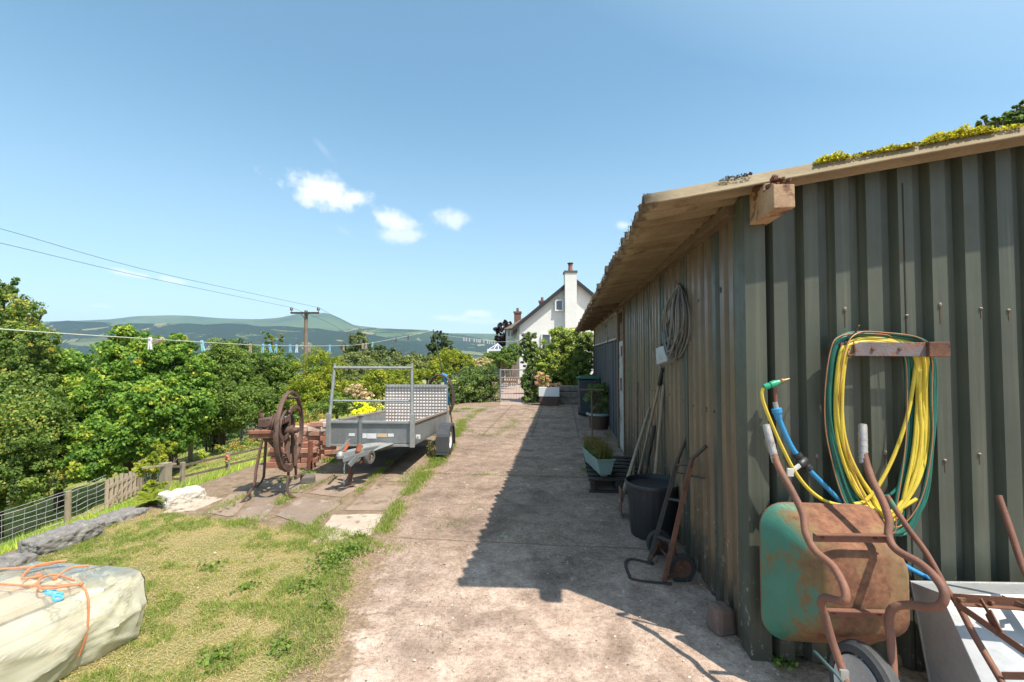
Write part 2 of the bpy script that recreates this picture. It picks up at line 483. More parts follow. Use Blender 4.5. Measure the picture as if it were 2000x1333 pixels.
gr = mixc(t, ramp(t, nA, [(.42, 0.0), (.6, 1.0)]), straw, green)
gr = mixc(t, ramp(t, nmath(t, 'ADD', nmath(t, 'MULTIPLY', nA, .45), nmath(t, 'MULTIPLY', nB, .55)), [(.56, 0.0), (.66, .8)]), gr, soil)
f = ramp(t, nmath(t, 'ADD', at.outputs['Fac'], nmath(t, 'MULTIPLY', nmath(t, 'SUBTRACT', nB, .5), 1.6)), [(.4, 0.0), (.6, 1.0)])
col = mixc(t, f, soil, gr)
col = mixc(t, .6, col, ramp(t, nD, [(.3, .55), (.7, 1.1)]), 'MULTIPLY')
t.links.new(col, b.inputs['Base Color']); b.inputs['Roughness'].default_value = .95; b.inputs['Specular IOR Level'].default_value = .1
bump(t, b, nmath(t, 'ADD', nC, nmath(t, 'MULTIPLY', nD, .5)), .9, .02)
me.materials.append(m)

# concrete driveway
YWALL = 2.52
m, t, b = nodes('driveway_concrete'); co = objco(t)
sx = t.nodes.new('ShaderNodeSeparateXYZ'); t.links.new(co, sx.inputs[0])
nA = noise_node(t, .8, 8, .6, co, .6); nB = noise_node(t, 6, 8, .68, co, .3); nC = noise_node(t, 45, 5, .7, co); nD = noise_node(t, 190, 3, .6, co)
pale = ramp(t, nB, [(.3, (.33, .235, .18)), (.5, (.475, .355, .285)), (.72, (.61, .485, .405))])
brown = ramp(t, nB, [(.3, (.21, .148, .112)), (.5, (.30, .218, .168)), (.72, (.395, .30, .235))])
# the far bays were cast earlier and have weathered browner
fy = nmath(t, 'ADD', nmath(t, 'MULTIPLY', sx.outputs[1], .28), nmath(t, 'MULTIPLY', nA, 1.1))
col = mixc(t, ramp(t, nmath(t, 'SUBTRACT', fy, .55), [(.85, 0.0), (1.0, .0)]), pale, brown)
mr = t.nodes.new('ShaderNodeMapRange'); mr.interpolation_type = 'SMOOTHSTEP'; t.links.new(fy, mr.inputs['Value'])
mr.inputs['From Min'].default_value = 1.25; mr.inputs['From Max'].default_value = 1.75
col = mixc(t, mr.outputs[0], pale, brown)
# stains, grit and flaked patches
st = ramp(t, noise_node(t, 2.3, 9, .7, co, .8), [(.54, 0.0), (.66, .6)]); col = mixc(t, st, col, (.19, .135, .095))
st = ramp(t, noise_node(t, 3.1, 9, .72, objco(t, (1, .8, 1)), .5), [(.62, 0.0), (.67, .7)]); col = mixc(t, st, col, (.62, .55, .48))
st = ramp(t, noise_node(t, 5, 9, .75, co, .3), [(.63, 0.0), (.68, .45)]); col = mixc(t, st, col, (.42, .2, .1))
col = mixc(t, .8, col, ramp(t, noise_node(t, 1.7, 7, .66, co, .5), [(.36, .62), (.5, .98), (.64, 1.16)]), 'MULTIPLY')
col = mixc(t, .75, col, ramp(t, nC, [(.3, .45), (.5, .95), (.75, 1.35)]), 'MULTIPLY')
col = mixc(t, .55, col, ramp(t, nD, [(.32, .35), (.6, 1.25)]), 'MULTIPLY')
vo = t.nodes.new('ShaderNodeTexVoronoi'); vo.inputs['Scale'].default_value = 28; t.links.new(co, vo.inputs['Vector'])
sep = t.nodes.new('ShaderNodeSeparateColor'); t.links.new(vo.outputs['Color'], sep.inputs[0])
peb = nmath(t, 'MULTIPLY', nmath(t, 'LESS_THAN', vo.outputs['Distance'], .19), nmath(t, 'GREATER_THAN', sep.outputs[0], .86))
col = mixc(t, nmath(t, 'MULTIPLY', peb, .8), col, ramp(t, sep.outputs[1], [(.4, (.07, .06, .05)), (.6, (.7, .64, .56))]))
# joints between the bays, and a few fine cracks
yj = nmath(t, 'ADD', sx.outputs[1], nmath(t, 'MULTIPLY', nmath(t, 'SUBTRACT', nB, .5), .1))
lines = None
for Y, w in ((3.78, .012), (5.87, .02), (8.75, .03), (9.7, .03), (10.7, .025), (11.8, .03), (13.1, .03)):
    d = nmath(t, 'LESS_THAN', nmath(t, 'ABSOLUTE', nmath(t, 'SUBTRACT', yj, Y)), w)
    lines = d if lines is None else nmath(t, 'MAXIMUM', lines, d)
for X, w, y0 in ((-.55, .02, 8.75), (-1.5, .02, 8.75), (.35, .015, 8.75)):
    d = nmath(t, 'LESS_THAN', nmath(t, 'ABSOLUTE', nmath(t, 'SUBTRACT', nmath(t, 'ADD', sx.outputs[0], nmath(t, 'MULTIPLY', nB, .08)), X)), w)
    lines = nmath(t, 'MAXIMUM', lines, nmath(t, 'MULTIPLY', d, nmath(t, 'GREATER_THAN', sx.outputs[1], y0)))
vc = t.nodes.new('ShaderNodeTexVoronoi'); vc.feature = 'DISTANCE_TO_EDGE'; vc.inputs['Scale'].default_value = .55
wv = t.nodes.new('ShaderNodeVectorMath'); wv.operation = 'ADD'; t.links.new(co, wv.inputs[0])
wn2 = t.nodes.new('ShaderNodeTexNoise'); wn2.inputs['Scale'].default_value = 3; wn2.inputs['Detail'].default_value = 5; t.links.new(co, wn2.inputs['Vector'])
sc = t.nodes.new('ShaderNodeVectorMath'); sc.operation = 'SCALE'; sc.inputs['Scale'].default_value = .5; t.links.new(wn2.outputs['Color'], sc.inputs[0]); t.links.new(sc.outputs[0], wv.inputs[1]); t.links.new(wv.outputs[0], vc.inputs['Vector'])
cr = nmath(t, 'MULTIPLY', nmath(t, 'LESS_THAN', vc.outputs['Distance'], .0035), nmath(t, 'GREATER_THAN', nA, .60))
lines = nmath(t, 'MAXIMUM', lines, cr)
col = mixc(t, nmath(t, 'MULTIPLY', lines, .5), col, (.10, .07, .05))
t.links.new(col, b.inputs['Base Color']); b.inputs['Roughness'].default_value = .9; b.inputs['Specular IOR Level'].default_value = .2
at = t.nodes.new('ShaderNodeAttribute'); at.attribute_name = 'edge'
soil2 = ramp(t, nC, [(.25, (.13, .085, .055)), (.5, (.26, .185, .125)), (.75, (.42, .32, .22))])
ef = nmath(t, 'ADD', at.outputs['Fac'], nmath(t, 'MULTIPLY', nmath(t, 'SUBTRACT', nB, .5), .5))
ef = nmath(t, 'ADD', ef, nmath(t, 'MULTIPLY', nmath(t, 'SUBTRACT', nC, .5), .15))
col = mixc(t, ramp(t, ef, [(.05, 1.0), (.13, 0.0)]), col, soil2)
t.links.new(col, b.inputs['Base Color'])
h = nmath(t, 'ADD', nmath(t, 'ADD', nmath(t, 'MULTIPLY', nB, 2.5), nC), nmath(t, 'MULTIPLY', nD, .6)); h = nmath(t, 'SUBTRACT', h, nmath(t, 'MULTIPLY', lines, 2))
bump(t, b, h, .75, .010)
M_DRIVE = m
def sheet(name, poly, z, mat, th=.03, seed=1, amp=.03, step=.07):
    p = [Vector((q.x, q.y, z)) for q in rough_edge(poly, step, amp, seed)]
    mb = MB(); mb.prism([q - Vector((0, 0, th)) for q in p], (0, 0, th))
    return mb.build(name, mat)
# the driveway is laid as a fine sheet that knows how far each point is from its ragged edge
dx_, dy_ = np.arange(-4.2, 6.05, .06), np.arange(-2.5, 15.7, .06)
DX, DY = np.meshgrid(dx_, dy_, indexing='ij')
dist = np.full(DX.shape, 1e9)
poly_ = [(p.x, p.y) for p in DRIVE]
for i in range(2, len(poly_) - 6):
    (x1, y1), (x2, y2) = poly_[i], poly_[i + 1]; L2_ = (x2 - x1) ** 2 + (y2 - y1) ** 2 + 1e-9
    tt = np.clip(((DX - x1) * (x2 - x1) + (DY - y1) * (y2 - y1)) / L2_, 0, 1); dist = np.minimum(dist, np.hypot(DX - x1 - tt * (x2 - x1), DY - y1 - tt * (y2 - y1)))
ins = inpoly(DX, DY, poly_); sdist = np.where(ins, dist, -dist)
# the strip along the wall foot is also earthy
sdist = np.minimum(sdist, np.where((DY > YWALL) & (DX < 1.2), (1.0 - DX) * 1.0 + .02, 9))
sdist = np.minimum(sdist, np.where((DX > 1.0) & (DY < YWALL + .1), (YWALL + .02 - DY) * .8, 9))
keep = (sdist > -.22) & ((DX < 1.04) | (DY < YWALL + .1)) & (DY > -2.45)
nu, nv = DX.shape; idx = np.arange(nu * nv).reshape(nu, nv)
fc = np.stack([idx[:-1, :-1], idx[1:, :-1], idx[1:, 1:], idx[:-1, 1:]], -1); kk = keep[:-1, :-1] & keep[1:, :-1] & keep[1:, 1:] & keep[:-1, 1:]
fc = fc[kk]; used = np.unique(fc); rem = np.full(nu * nv, -1); rem[used] = np.arange(len(used))
Z = .009 + .006 * (fbm(DX, DY, .8, 88) - .5) - .016 * np.clip((.02 - sdist) / .2, 0, 1)
vv = np.stack([DX, DY, Z], -1).reshape(-1, 3)[used]
me = bpy.data.meshes.new('driveway'); me.from_pydata(vv.tolist(), [], rem[fc].tolist()); me.polygons.foreach_set('use_smooth', [True] * len(me.polygons))
at = me.attributes.new('edge', 'FLOAT', 'POINT'); at.data.foreach_set('value', sdist.reshape(-1)[used].astype(np.float32))
me.materials.append(M_DRIVE); o = bpy.data.objects.new('driveway', me); COL.objects.link(o); tag(o, kind='structure')

# old slabs sunk in the verge beside the driveway
slab_m = pm('slab_concrete', (.36, .265, .195), (.24, .175, .13), 3.0, .9, 0, .6, spot=(.12, .09, .07), spot_scale=4, spot_at=.6, bdist=.008)
slab_p = pm('slab_pale', (.54, .45, .365), (.42, .335, .265), 4.0, .9, 0, .6, spot=(.16, .11, .08), spot_scale=7, spot_at=.6, bdist=.008)
slab_g = pm('slab_dark', (.29, .215, .165), (.20, .15, .115), 3.0, .9, 0, .6, spot=(.5, .44, .38), spot_scale=7, spot_at=.64, bdist=.008)
SL = [([(650, 1007), (748, 1006), (722, 1046), (612, 1060)], slab_p), ([(672, 998), (748, 1000), (802, 953), (734, 948)], slab_m),
      ([(535, 1010), (606, 1028), (668, 984), (588, 972)], slab_g), ([(462, 1016), (506, 1020), (548, 978), (505, 968)], slab_g),
      ([(402, 1004), (452, 1010), (492, 975), (455, 962)], slab_m), ([(312, 1006), (380, 1000), (440, 975), (390, 968)], slab_p),
      ([(745, 940), (812, 942), (868, 884), (812, 880)], slab_m), ([(600, 966), (668, 972), (728, 940), (670, 930)], slab_m),
      ([(520, 962), (590, 964), (650, 930), (590, 922)], slab_g), ([(680, 922), (738, 932), (800, 880), (748, 872)], slab_g)]
for i, (px, mt) in enumerate(SL):
    tag(sheet('paving_slab', gpoly(px), .007 + .002 * (i % 3), mt, .05, 20 + i, .018, .03), kind='structure')

# ------------------------------------------------------------------ hills across the valley
def ridge(name, ctrl, mats, seed, rough):
    """ctrl: list of rings (depth, [(px, py) ...]) from near to far"""
    pxs = np.arange(-2600, 3600, 14.0); rows = []
    D = []; Ys = []
    for d, line in ctrl:
        D.append(d); Ys.append(np.interp(pxs, [q[0] for q in line], [q[1] for q in line]))
    D = np.array(D); Ys = np.array(Ys)
    dd = np.linspace(0, len(D) - 1, (len(D) - 1) * 12 + 1)
    V = []
    for s in dd:
        i = min(int(s), len(D) - 2); f = s - i
        d = D[i] * (1 - f) + D[i + 1] * f
        e = Ys[i] * (1 - f) + Ys[i + 1] * f      # elevation line on the photo
        row = []
        a = (pxs - 1000) / FPX
        x = math.cos(YAW) * a * d - math.sin(YAW) * d; y = math.sin(YAW) * a * d + math.cos(YAW) * d
        z = EYE + (695 - e) / FPX * d
        z = z + (fbm(x, y, d * .06, seed, 5) - .5) * rough * d * .02
        V.append(np.stack([x, y, z], 1))
    V = np.array(V); nu, nv = V.shape[:2]; idx = np.arange(nu * nv).reshape(nu, nv)
    fc = np.stack([idx[:-1, :-1], idx[1:, :-1], idx[1:, 1:], idx[:-1, 1:]], -1).reshape(-1, 4)
    me = bpy.data.meshes.new(name); me.from_pydata(V.reshape(-1, 3).tolist(), [], fc.tolist())
    me.polygons.foreach_set('use_smooth', [True] * len(me.polygons)); me.materials.append(mats)
    o = bpy.data.objects.new(name, me); COL.objects.link(o); return tag(o, kind='structure')
def hill_mat(name, wood, wood2, f1, f2, wood_at, fscale):
    m, t, b = nodes(name); co = objco(t, (.001, .001, .003))
    n1 = noise_node(t, 2.2, 6, .62, co, .6); n2 = noise_node(t, 110, 5, .75, co)
    vo = t.nodes.new('ShaderNodeTexVoronoi'); vo.inputs['Scale'].default_value = fscale; t.links.new(co, vo.inputs['Vector'])
    sep = t.nodes.new('ShaderNodeSeparateColor'); t.links.new(vo.outputs['Color'], sep.inputs[0])
    fld = ramp(t, sep.outputs[0], [(.1, f1), (.5, f2), (.9, (.30, .27, .13))])
    wd = ramp(t, n2, [(.42, wood), (.6, wood2)])
    ve = t.nodes.new('ShaderNodeTexVoronoi'); ve.feature = 'DISTANCE_TO_EDGE'; ve.inputs['Scale'].default_value = fscale; t.links.new(co, ve.inputs['Vector'])
    hedge = nmath(t, 'LESS_THAN', ve.outputs['Distance'], .035)
    fac = ramp(t, nmath(t, 'ADD', n1, nmath(t, 'MULTIPLY', nmath(t, 'SUBTRACT', sep.outputs[1], .5), .14)), [(wood_at, 1.0), (wood_at + .015, 0.0)])
    fac = nmath(t, 'MAXIMUM', fac, hedge)
    t.links.new(mixc(t, fac, fld, wd), b.inputs['Base Color']); b.inputs['Roughness'].default_value = 1; b.inputs['Specular IOR Level'].default_value = 0
    bump(t, b, n2, 1.0, 12)
    return m
hm1 = hill_mat('wooded_slope', (.006, .016, .011), (.05, .08, .04), (.10, .13, .05), (.18, .19, .08), .60, 6.0)
hm2 = pm('moorland', (.07, .12, .05), (.11, .15, .06), .0016, 1, 0, .4, spot=(.07, .10, .05), spot_scale=.0014, spot_at=.55, bdist=6, spec=0)
hm3 = hill_mat('green_hillside', (.03, .05, .02), (.05, .08, .028), (.10, .155, .05), (.14, .19, .065), .52, 4.6)
base = [(-2600, 760), (3600, 760)]
ridge('hills', [(900, [(-2600, 800), (3600, 800)]), (2600, [(-2600, 730), (3600, 722)]),
                (3600, [(-2600, 655), (-400, 645), (85, 631), (150, 629), (200, 631), (300, 634), (400, 632), (520, 636), (640, 645), (720, 652), (800, 668), (900, 690), (1000, 705), (3600, 715)]),
                (4300, [(-2600, 660), (85, 645), (520, 645), (700, 660), (3600, 720)])], hm1, 5, .55)
ridge('hills', [(4400, [(-2600, 700), (700, 660), (1300, 690), (3600, 700)]),
                (6300, [(-2600, 655), (-300, 640), (60, 629), (170, 626), (215, 624), (262, 618), (330, 616), (370, 617), (430, 622), (500, 624), (545, 621), (580, 613), (638, 611), (658, 619), (692, 636), (740, 641), (800, 650), (3600, 690)]),
                (7300, [(-2600, 690), (3600, 690)])], hm2, 11, .03)
ridge('hills', [(3000, [(-2600, 760), (600, 740), (900, 715), (3600, 720)]),
                (4700, [(-2600, 720), (560, 680), (640, 650), (700, 641), (760, 642), (830, 644), (900, 654), (960, 664), (1040, 672), (1400, 684), (3600, 695)]),
                (5600, [(-2600, 720), (3600, 720)])], hm3, 23, .3)

# air of the valley
mb = MB(); mb.box((0, 3800, 120), (17000, 8800 + 1000, 1020))
hz = mb.build('haze', bpy.data.materials.new('haze_air')); tag(hz, kind='stuff')
hm = hz.data.materials[0]; hm.use_nodes = True; t = hm.node_tree; t.nodes.clear()
o_ = t.nodes.new('ShaderNodeOutputMaterial'); v_ = t.nodes.new('ShaderNodeVolumePrincipled')
v_.inputs['Color'].default_value = (.50, .74, 1.0, 1); v_.inputs['Density'].default_value = 7.0e-5; v_.inputs['Anisotropy'].default_value = .0
t.links.new(v_.outputs[0], o_.inputs['Volume'])

# ------------------------------------------------------------------ shed
XW, YW = .99, 2.52
VY = 2.31
def zroof(X): return 2.379 + .148 * (X - .427)      # crests of the sheeting
shed = empty('shed', (XW, YW, 0), 'long lean-to shed of dark green corrugated sheet with a rippled overhanging roof', 'shed')
def sheet_mat(name, c1, c2, rough, chalk, grime, zmud=.22):
    m, t, b = nodes(name); co = objco(t); st = objco(t, (22, 22, .55)); sx = t.nodes.new('ShaderNodeSeparateXYZ'); t.links.new(co, sx.inputs[0])
    n1 = noise_node(t, 1.4, 6, .6, co); n2 = noise_node(t, 1.0, 6, .65, st, .3); n3 = noise_node(t, 9, 8, .7, co); n4 = noise_node(t, 30, 6, .7, objco(t, (1, 1, .6)))
    c = ramp(t, n1, [(.3, c2), (.7, c1)]); c = mixc(t, ramp(t, n2, [(.52, 0.0), (.72, .55)]), c, chalk); c = mixc(t, ramp(t, n2, [(.28, .6), (.45, 0.0)]), c, grime)
    c = mixc(t, ramp(t, n4, [(.735, 0.0), (.75, .9)]), c, (.50, .50, .44)); c = mixc(t, ramp(t, noise_node(t, 4, 8, .75, objco(t, (1, 1, .35))), [(.66, 0.0), (.70, .7)]), c, (.13, .07, .035))
    mud = nmath(t, 'SUBTRACT', zmud, nmath(t, 'SUBTRACT', sx.outputs[2], nmath(t, 'MULTIPLY', nmath(t, 'SUBTRACT', n3, .5), .7)))
    c = mixc(t, ramp(t, mud, [(.0, 0.0), (.14, .75)]), c, (.06, .055, .04)); c = mixc(t, ramp(t, nmath(t, 'MULTIPLY', nmath(t, 'GREATER_THAN', mud, -.18), n4), [(.60, 0.0), (.64, .8)]), c, (.36, .35, .29))
    t.links.new(c, b.inputs['Base Color']); t.links.new(ramp(t, n3, [(.3, max(.1, rough - .08)), (.75, rough + .2)]), b.inputs['Roughness']); bump(t, b, nmath(t, 'ADD', nmath(t, 'MULTIPLY', n1, 6), n3), .25, .004); b.inputs['Specular IOR Level'].default_value = .55
    return m
M_SHEET = sheet_mat('green_sheet_paint', (.080, .088, .062), (.054, .062, .048), .46, (.15, .155, .11), (.035, .04, .03))
M_SHEET2 = sheet_mat('faded_bounce_tinted_paint', (.178, .122, .070), (.11, .082, .052), .34, (.25, .165, .09), (.04, .04, .03), .35)  # brownish faded paint, with warm bounce off the ground painted into the tan
M_SHEET3 = sheet_mat('shaded_green_paint', (.07, .075, .055), (.045, .055, .042), .4, (.12, .10, .07), (.02, .025, .02), .35)  # darker copy for the troughs and some ribs, shade painted into the green
M_RUSTP = pm('rust', (.22, .075, .03), (.12, .05, .03), 20, .9, 0, .5)
def sheet_profile(a, b, pitch, crest, depth, side):
    """positions s along the wall with the offset outwards"""
    out = []; s = a; fl = (pitch - crest - 2 * side)
    while s < b:
        for ds, o in ((0, 0), (fl, 0), (fl + side, depth), (fl + side + crest, depth)):
            if s + ds <= b: out.append((s + ds, o))
        s += pitch
    out.append((b, out[-1][1])); return out
def wall_sheet(name, prof, along, ztop, zbot, mat, nz=6, split=False):
    mb = MB(); n = len(prof); b0 = 0
    rows = []
    for k in range(nz + 1):
        for (s, o) in prof:
            zt = ztop(s); z = zbot + (zt - zbot) * k / nz
            mb.v.append(Vector(along(s, o, z)))
    for k in range(nz):
        for i in range(n - 1):
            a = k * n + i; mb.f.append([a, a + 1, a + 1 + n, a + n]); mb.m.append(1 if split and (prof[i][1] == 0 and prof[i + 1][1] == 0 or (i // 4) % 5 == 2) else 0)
    return mb.build(name, mat, shed)
wall_sheet('front_wall', sheet_profile(XW + .035, 5.0, .150, .068, .044, .020), lambda s, o, z: (s, YW - o, z), lambda s: zroof(s) - .045, .02, M_SHEET)
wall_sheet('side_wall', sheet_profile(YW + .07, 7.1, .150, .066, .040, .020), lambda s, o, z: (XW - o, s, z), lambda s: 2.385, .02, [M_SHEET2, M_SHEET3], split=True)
mb = MB()                                           # folded corner flashing
mb.prism([(XW - .046, YW - .050, .0), (XW + .055, YW - .050, 0), (XW + .055, YW - .046, 0), (XW - .042, YW - .046, 0), (XW - .042, YW + .10, 0), (XW - .046, YW + .10, 0)], (0, 0, 2.385))
mb.build('corner_trim', M_SHEET, shed)
mb = MB()
for y in (3.62, 4.55, 5.45, 6.5): mb.box((XW - .043, y, 1.2), (.005, .06, 2.36))
for i in range(40):
    mb.lathe([(.008, -.002), (.007, .004), (0, .006)], (XW - .041, YW + .07 + .11 + .15 * rnd.randrange(30), rnd.choice((.45, 1.2, 1.95)) + rnd.uniform(-.02, .02)), (-1, 0, 0), 6)
mb.build('flashing_strip', pm('dark_flashing', (.035, .05, .04), (.06, .07, .05), 3, .5, 0, .2, (1, 1, .3), spot=(.25, .12, .06), spot_scale=6, spot_at=.62), shed)
M_SCREW = pm('dull_zinc', (.32, .31, .28), (.2, .15, .1), 30, .6, .4, .1); scr = None
M_RUN = pm('rust_run', (.14, .07, .035), (.10, .055, .03), 30, .8)
for x in range(11):
    for z in (.35, 1.05, 1.78):
        if rnd.random() < .7:
            loc = (XW + .035 + .106 + .15 * x + rnd.uniform(-.02, .02), YW - .045, z + rnd.uniform(-.03, .03))
            if scr is None:
                mb = MB(); mb.lathe([(.009, -.002), (.008, .003), (.004, .006), (0, .007)], (0, 0, 0), (0, -1, 0), 7); mb.mi = 1
                mb.prism([(-.003, -.0008, -.004), (.003, -.0008, -.004), (.0015, -.0008, -.055), (-.001, -.0008, -.06)], (0, .0012, 0)); scr = mb.build('fixing_screw', [M_SCREW, M_RUN], None); scr.parent = shed
                o = scr
            else: o = scr.copy(); COL.objects.link(o); o.parent = shed
            o.location = Vector(loc) - shed.location; o.scale = (1, 1, rnd.uniform(.7, 1.6))
# lap joint and torn edges on the front sheets
mb = MB(); mb.box((XW + .72, YW - .0455, 1.22), (.005, .002, 2.4)); mb.box((XW + 1.62, YW - .0455, 1.28), (.005, .002, 2.46))
mb.build('sheet_lap', pm('lap_dark', (.03, .03, .025), None, 4, .8), shed)
# roof: big corrugations running down the slope
PR = .146
M_ROOFT = pm('fibre_cement', (.33, .265, .17), (.20, .145, .085), 3.5, .9, 0, .5, (.8, 3.0, 1), spot=(.12, .085, .05), spot_scale=5, spot_at=.66, bdist=.004)
rt_ = M_ROOFT.node_tree; rb_ = rt_.nodes['Principled BSDF']; rsx = rt_.nodes.new('ShaderNodeSeparateXYZ'); rt_.links.new(objco(rt_), rsx.inputs[0])
rn = noise_node(rt_, 14, 6, .7, objco(rt_, (1, .6, 1)))        # dirt and lichen along the drip edge
rmask = ramp(rt_, nmath(rt_, 'ADD', nmath(rt_, 'MULTIPLY', rsx.outputs[0], 6.0), nmath(rt_, 'MULTIPLY', rn, 1.6)), [(0, 0), (1, 1)])
rr_ = rt_.nodes.new('ShaderNodeMapRange'); rt_.links.new(nmath(rt_, 'ADD', nmath(rt_, 'MULTIPLY', rsx.outputs[0], 6.0), nmath(rt_, 'MULTIPLY', rn, 1.8)), rr_.inputs['Value'])
rr_.inputs['From Min'].default_value = -2.45; rr_.inputs['From Max'].default_value = -2.1; rr_.inputs['To Min'].default_value = .85; rr_.inputs['To Max'].default_value = 0
old_ = rb_.inputs['Base Color'].links[0].from_socket
rt_.links.new(mixc(rt_, rr_.outputs[0], old_, (.085, .055, .035)), rb_.inputs['Base Color'])
mb = MB(); ns = 12; ncor = 86; xs = [None, .6, .9, 1.5, 2.2, 3.2, 4.4]
ny = ncor * ns
jit = [rnd.uniform(-.012, .012) for _ in range(ncor + 2)]
for j in range(ny + 1):
    Y = VY + PR * j / ns
    A = .035; zz = -A - A * math.cos(2 * math.pi * j / ns)
    e = jit[j // ns] + rnd.uniform(-.003, .003) - .02 * ((j // ns) % 7 == 6)
    for i, x in enumerate(xs):
        X = .427 + e if x is None else x
        mb.v.append(Vector((X, Y, zroof(X) + zz + .004 * math.sin(Y * 1.7 + X * 2))))
nx = len(xs)
for j in range(ny):
    for i in range(nx - 1):
        a = j * nx + i; mb.f.append([a, a + 1, a + 1 + nx, a + nx]); mb.m.append(0)
roof = mb.build('roof', M_ROOFT, shed, smooth=True, solid=.009)
# dark lichen crumbs on the drip edge and the verge
rgl = np.random.default_rng(9); n = 2600; yl_ = rgl.uniform(VY, 14.6, n); xl_ = .427 + np.abs(rgl.normal(0, .03, n)) - .01; zl_ = 2.379 - .035 - .035 * np.cos(2 * np.pi * (yl_ - VY) / PR) + .004
n2_ = 1500; xv = .43 + rgl.random(n2_) ** 1.5 * 1.7; yv = VY + .035 + rgl.uniform(-.02, .03, n2_); kv = fbm(xv, xv * 0, .12, 5, 3) > .5; xv, yv = xv[kv], yv[kv]; zv = 2.379 + .148 * (xv - .427) - .008 + rgl.uniform(0, .008, len(xv))
CL = np.concatenate([np.stack([xl_, yl_, zl_], 1), np.stack([xv, yv, zv], 1)])
quads_mesh('lichen', leaf_quads(rgl, CL, rgl.normal(0, .6, CL.shape) + np.array([0, 0, 1]), .011, .9), leaf_mat('dark_lichen', [(0, (.05, .035, .025)), (.6, (.13, .09, .06)), (1, (.30, .26, .15))], 0, .95, .1, 1.0), rgl.random(len(CL)), parent=roof)
# moss cushions along the verge
mossm = leaf_mat('moss', [(0, (.20, .17, .03)), (.45, (.58, .54, .06)), (1, (.80, .76, .15))], .45, .9, .1, 1.0)
rg = np.random.default_rng(5); Vs = []; Ts = []
for (pa, pb, hh, n) in ((1588, 1652, .035, 1800), (1655, 1700, .012, 500), (1700, 1783, .022, 1900), (1795, 1932, .045, 5200), (1930, 1990, .02, 700)):
    a = PY(pa, 300, VY + .05).x; c = PY(pb, 250, VY + .05).x
    x = rg.uniform(a, c, n); u = (x - a) / (c - a); env = np.sqrt(np.clip(1 - (2 * u - 1) ** 2, 0, 1)) * (0.7 + .6 * vnoise(x, x * 0, .035, 3))
    y = VY + .015 + rg.uniform(0, .12, n); z = 2.379 + .148 * (x - .427) - .012 + rg.uniform(0, 1, n) * hh * env
    C = np.stack([x, y, z], 1); N = unit(rg.normal(0, .5, (n, 3)) + np.array([0, -.3, 1]))
    Vs.append(leaf_quads(rg, C, N, .012, .8)); Ts.append(rg.uniform(0, 1, n))
quads_mesh('moss', np.concatenate(Vs), mossm, np.concatenate(Ts), parent=roof)
# rafters, wall plate and the projecting rotten purlin
M_OLDW = pm('weathered_timber', (.22, .15, .095), (.12, .08, .05), 4, .85, 0, .5, (8, 1, 8), fine=.5)
mb = MB(); mb.box((XW - .06, 8.6, 2.350), (.07, 12.0, .06))
for y in np.arange(7.4, 14.5, .9): mb.box((.72, y, 2.315), (.5, .05, .05), Matrix.Rotation(-.146, 3, 'Y'))
mb.build('wall_plate', M_OLDW, shed)
M_PURL = pm('sawn_purlin', (.50, .34, .21), (.33, .20, .12), 5, .85, 0, .6, (1, 1, 1), spot=(.16, .06, .035), spot_scale=9, spot_at=.58)
mb = MB()
mb.box((XW + .03, 2.40, 2.285), (.094, .40, .11)); mb.box((XW + .02, 2.46, 2.368), (.075, .30, .055), Matrix.Rotation(.05, 3, 'X'))
mb.build('purlin', M_PURL, shed, bevel=.004, noise=(.012, .04)); mb = MB()
for i in range(44): mb.box((XW + .03 + rnd.uniform(-.045, .045), 2.30 + rnd.uniform(-.07, .16), 2.345 + rnd.uniform(-.006, .05)), (rnd.uniform(.006, .02), rnd.uniform(.03, .10), rnd.uniform(.004, .02)), Matrix.Rotation(rnd.uniform(-.4, .4), 3, 'X'))
mb.build('rotten_wood', pm('rotten_wood', (.22, .09, .055), (.12, .055, .035), 14, .95, 0, .6), shed)
# far part of the side: brick plinth, boarded wall, white door, three windows
M_BOARD = pm('blue_black_boards', (.025, .032, .045), (.045, .05, .062), 3, .65, 0, .4, (1, 14, .6), spot=(.18, .16, .14), spot_scale=5, spot_at=.66, spot_soft=.03)
mb = MB(); y = 7.95
while y < 14.4:
    w = rnd.uniform(.13, .16); mb.box((XW - .02 + rnd.uniform(-.006, .006), y + w / 2, .93 + rnd.uniform(-.02, .02)), (.022, w - .006, 1.76)); y += w
bw = mb.build('boarded_wall', M_BOARD, shed, bevel=.002)
M_WHITE = pm('old_white_paint', (.50, .49, .46), (.36, .34, .31), 4, .6, 0, .2, (1, 1, .4), spot=(.10, .06, .04), spot_scale=7, spot_at=.60, spot_soft=.02)
mb = MB(); mb.box((XW - .035, 7.42, .92), (.04, .50, 1.72))
door = mb.build('door', M_WHITE, shed, bevel=.004)
mb = MB(); mb.bar((XW - .075, 7.30, 1.0), (XW - .075, 7.30, 1.2), .012, .02); mb.build('handle', M_RUSTP, door)
mb = MB(); mb.box((XW - .06, 7.32, 1.62), (.012, .12, .16)); mb.build('latch', M_RUSTP, door)
mb = MB(); mb.box((XW - .03, 7.14, 1.2), (.06, .06, 2.35)); mb.box((XW - .03, 7.84, 1.2), (.07, .09, 2.36)); mb.box((XW - .03, 7.5, 2.30), (.05, .66, .10))
mb.box((XW - .028, 7.42, 1.93), (.03, .44, .30))
mb.build('door_frame', M_OLDW, shed, bevel=.003)
gm, gt, gb = nodes('dusty_glass'); gb.inputs['Base Color'].default_value = (.16, .17, .165, 1); gb.inputs['Roughness'].default_value = .22; gb.inputs['Specular IOR Level'].default_value = .8
gn = noise_node(gt, 6, 5, .6, objco(gt)); gt.links.new(ramp(gt, gn, [(.3, (.02, .025, .025)), (.7, (.10, .10, .09))]), gb.inputs['Base Color'])
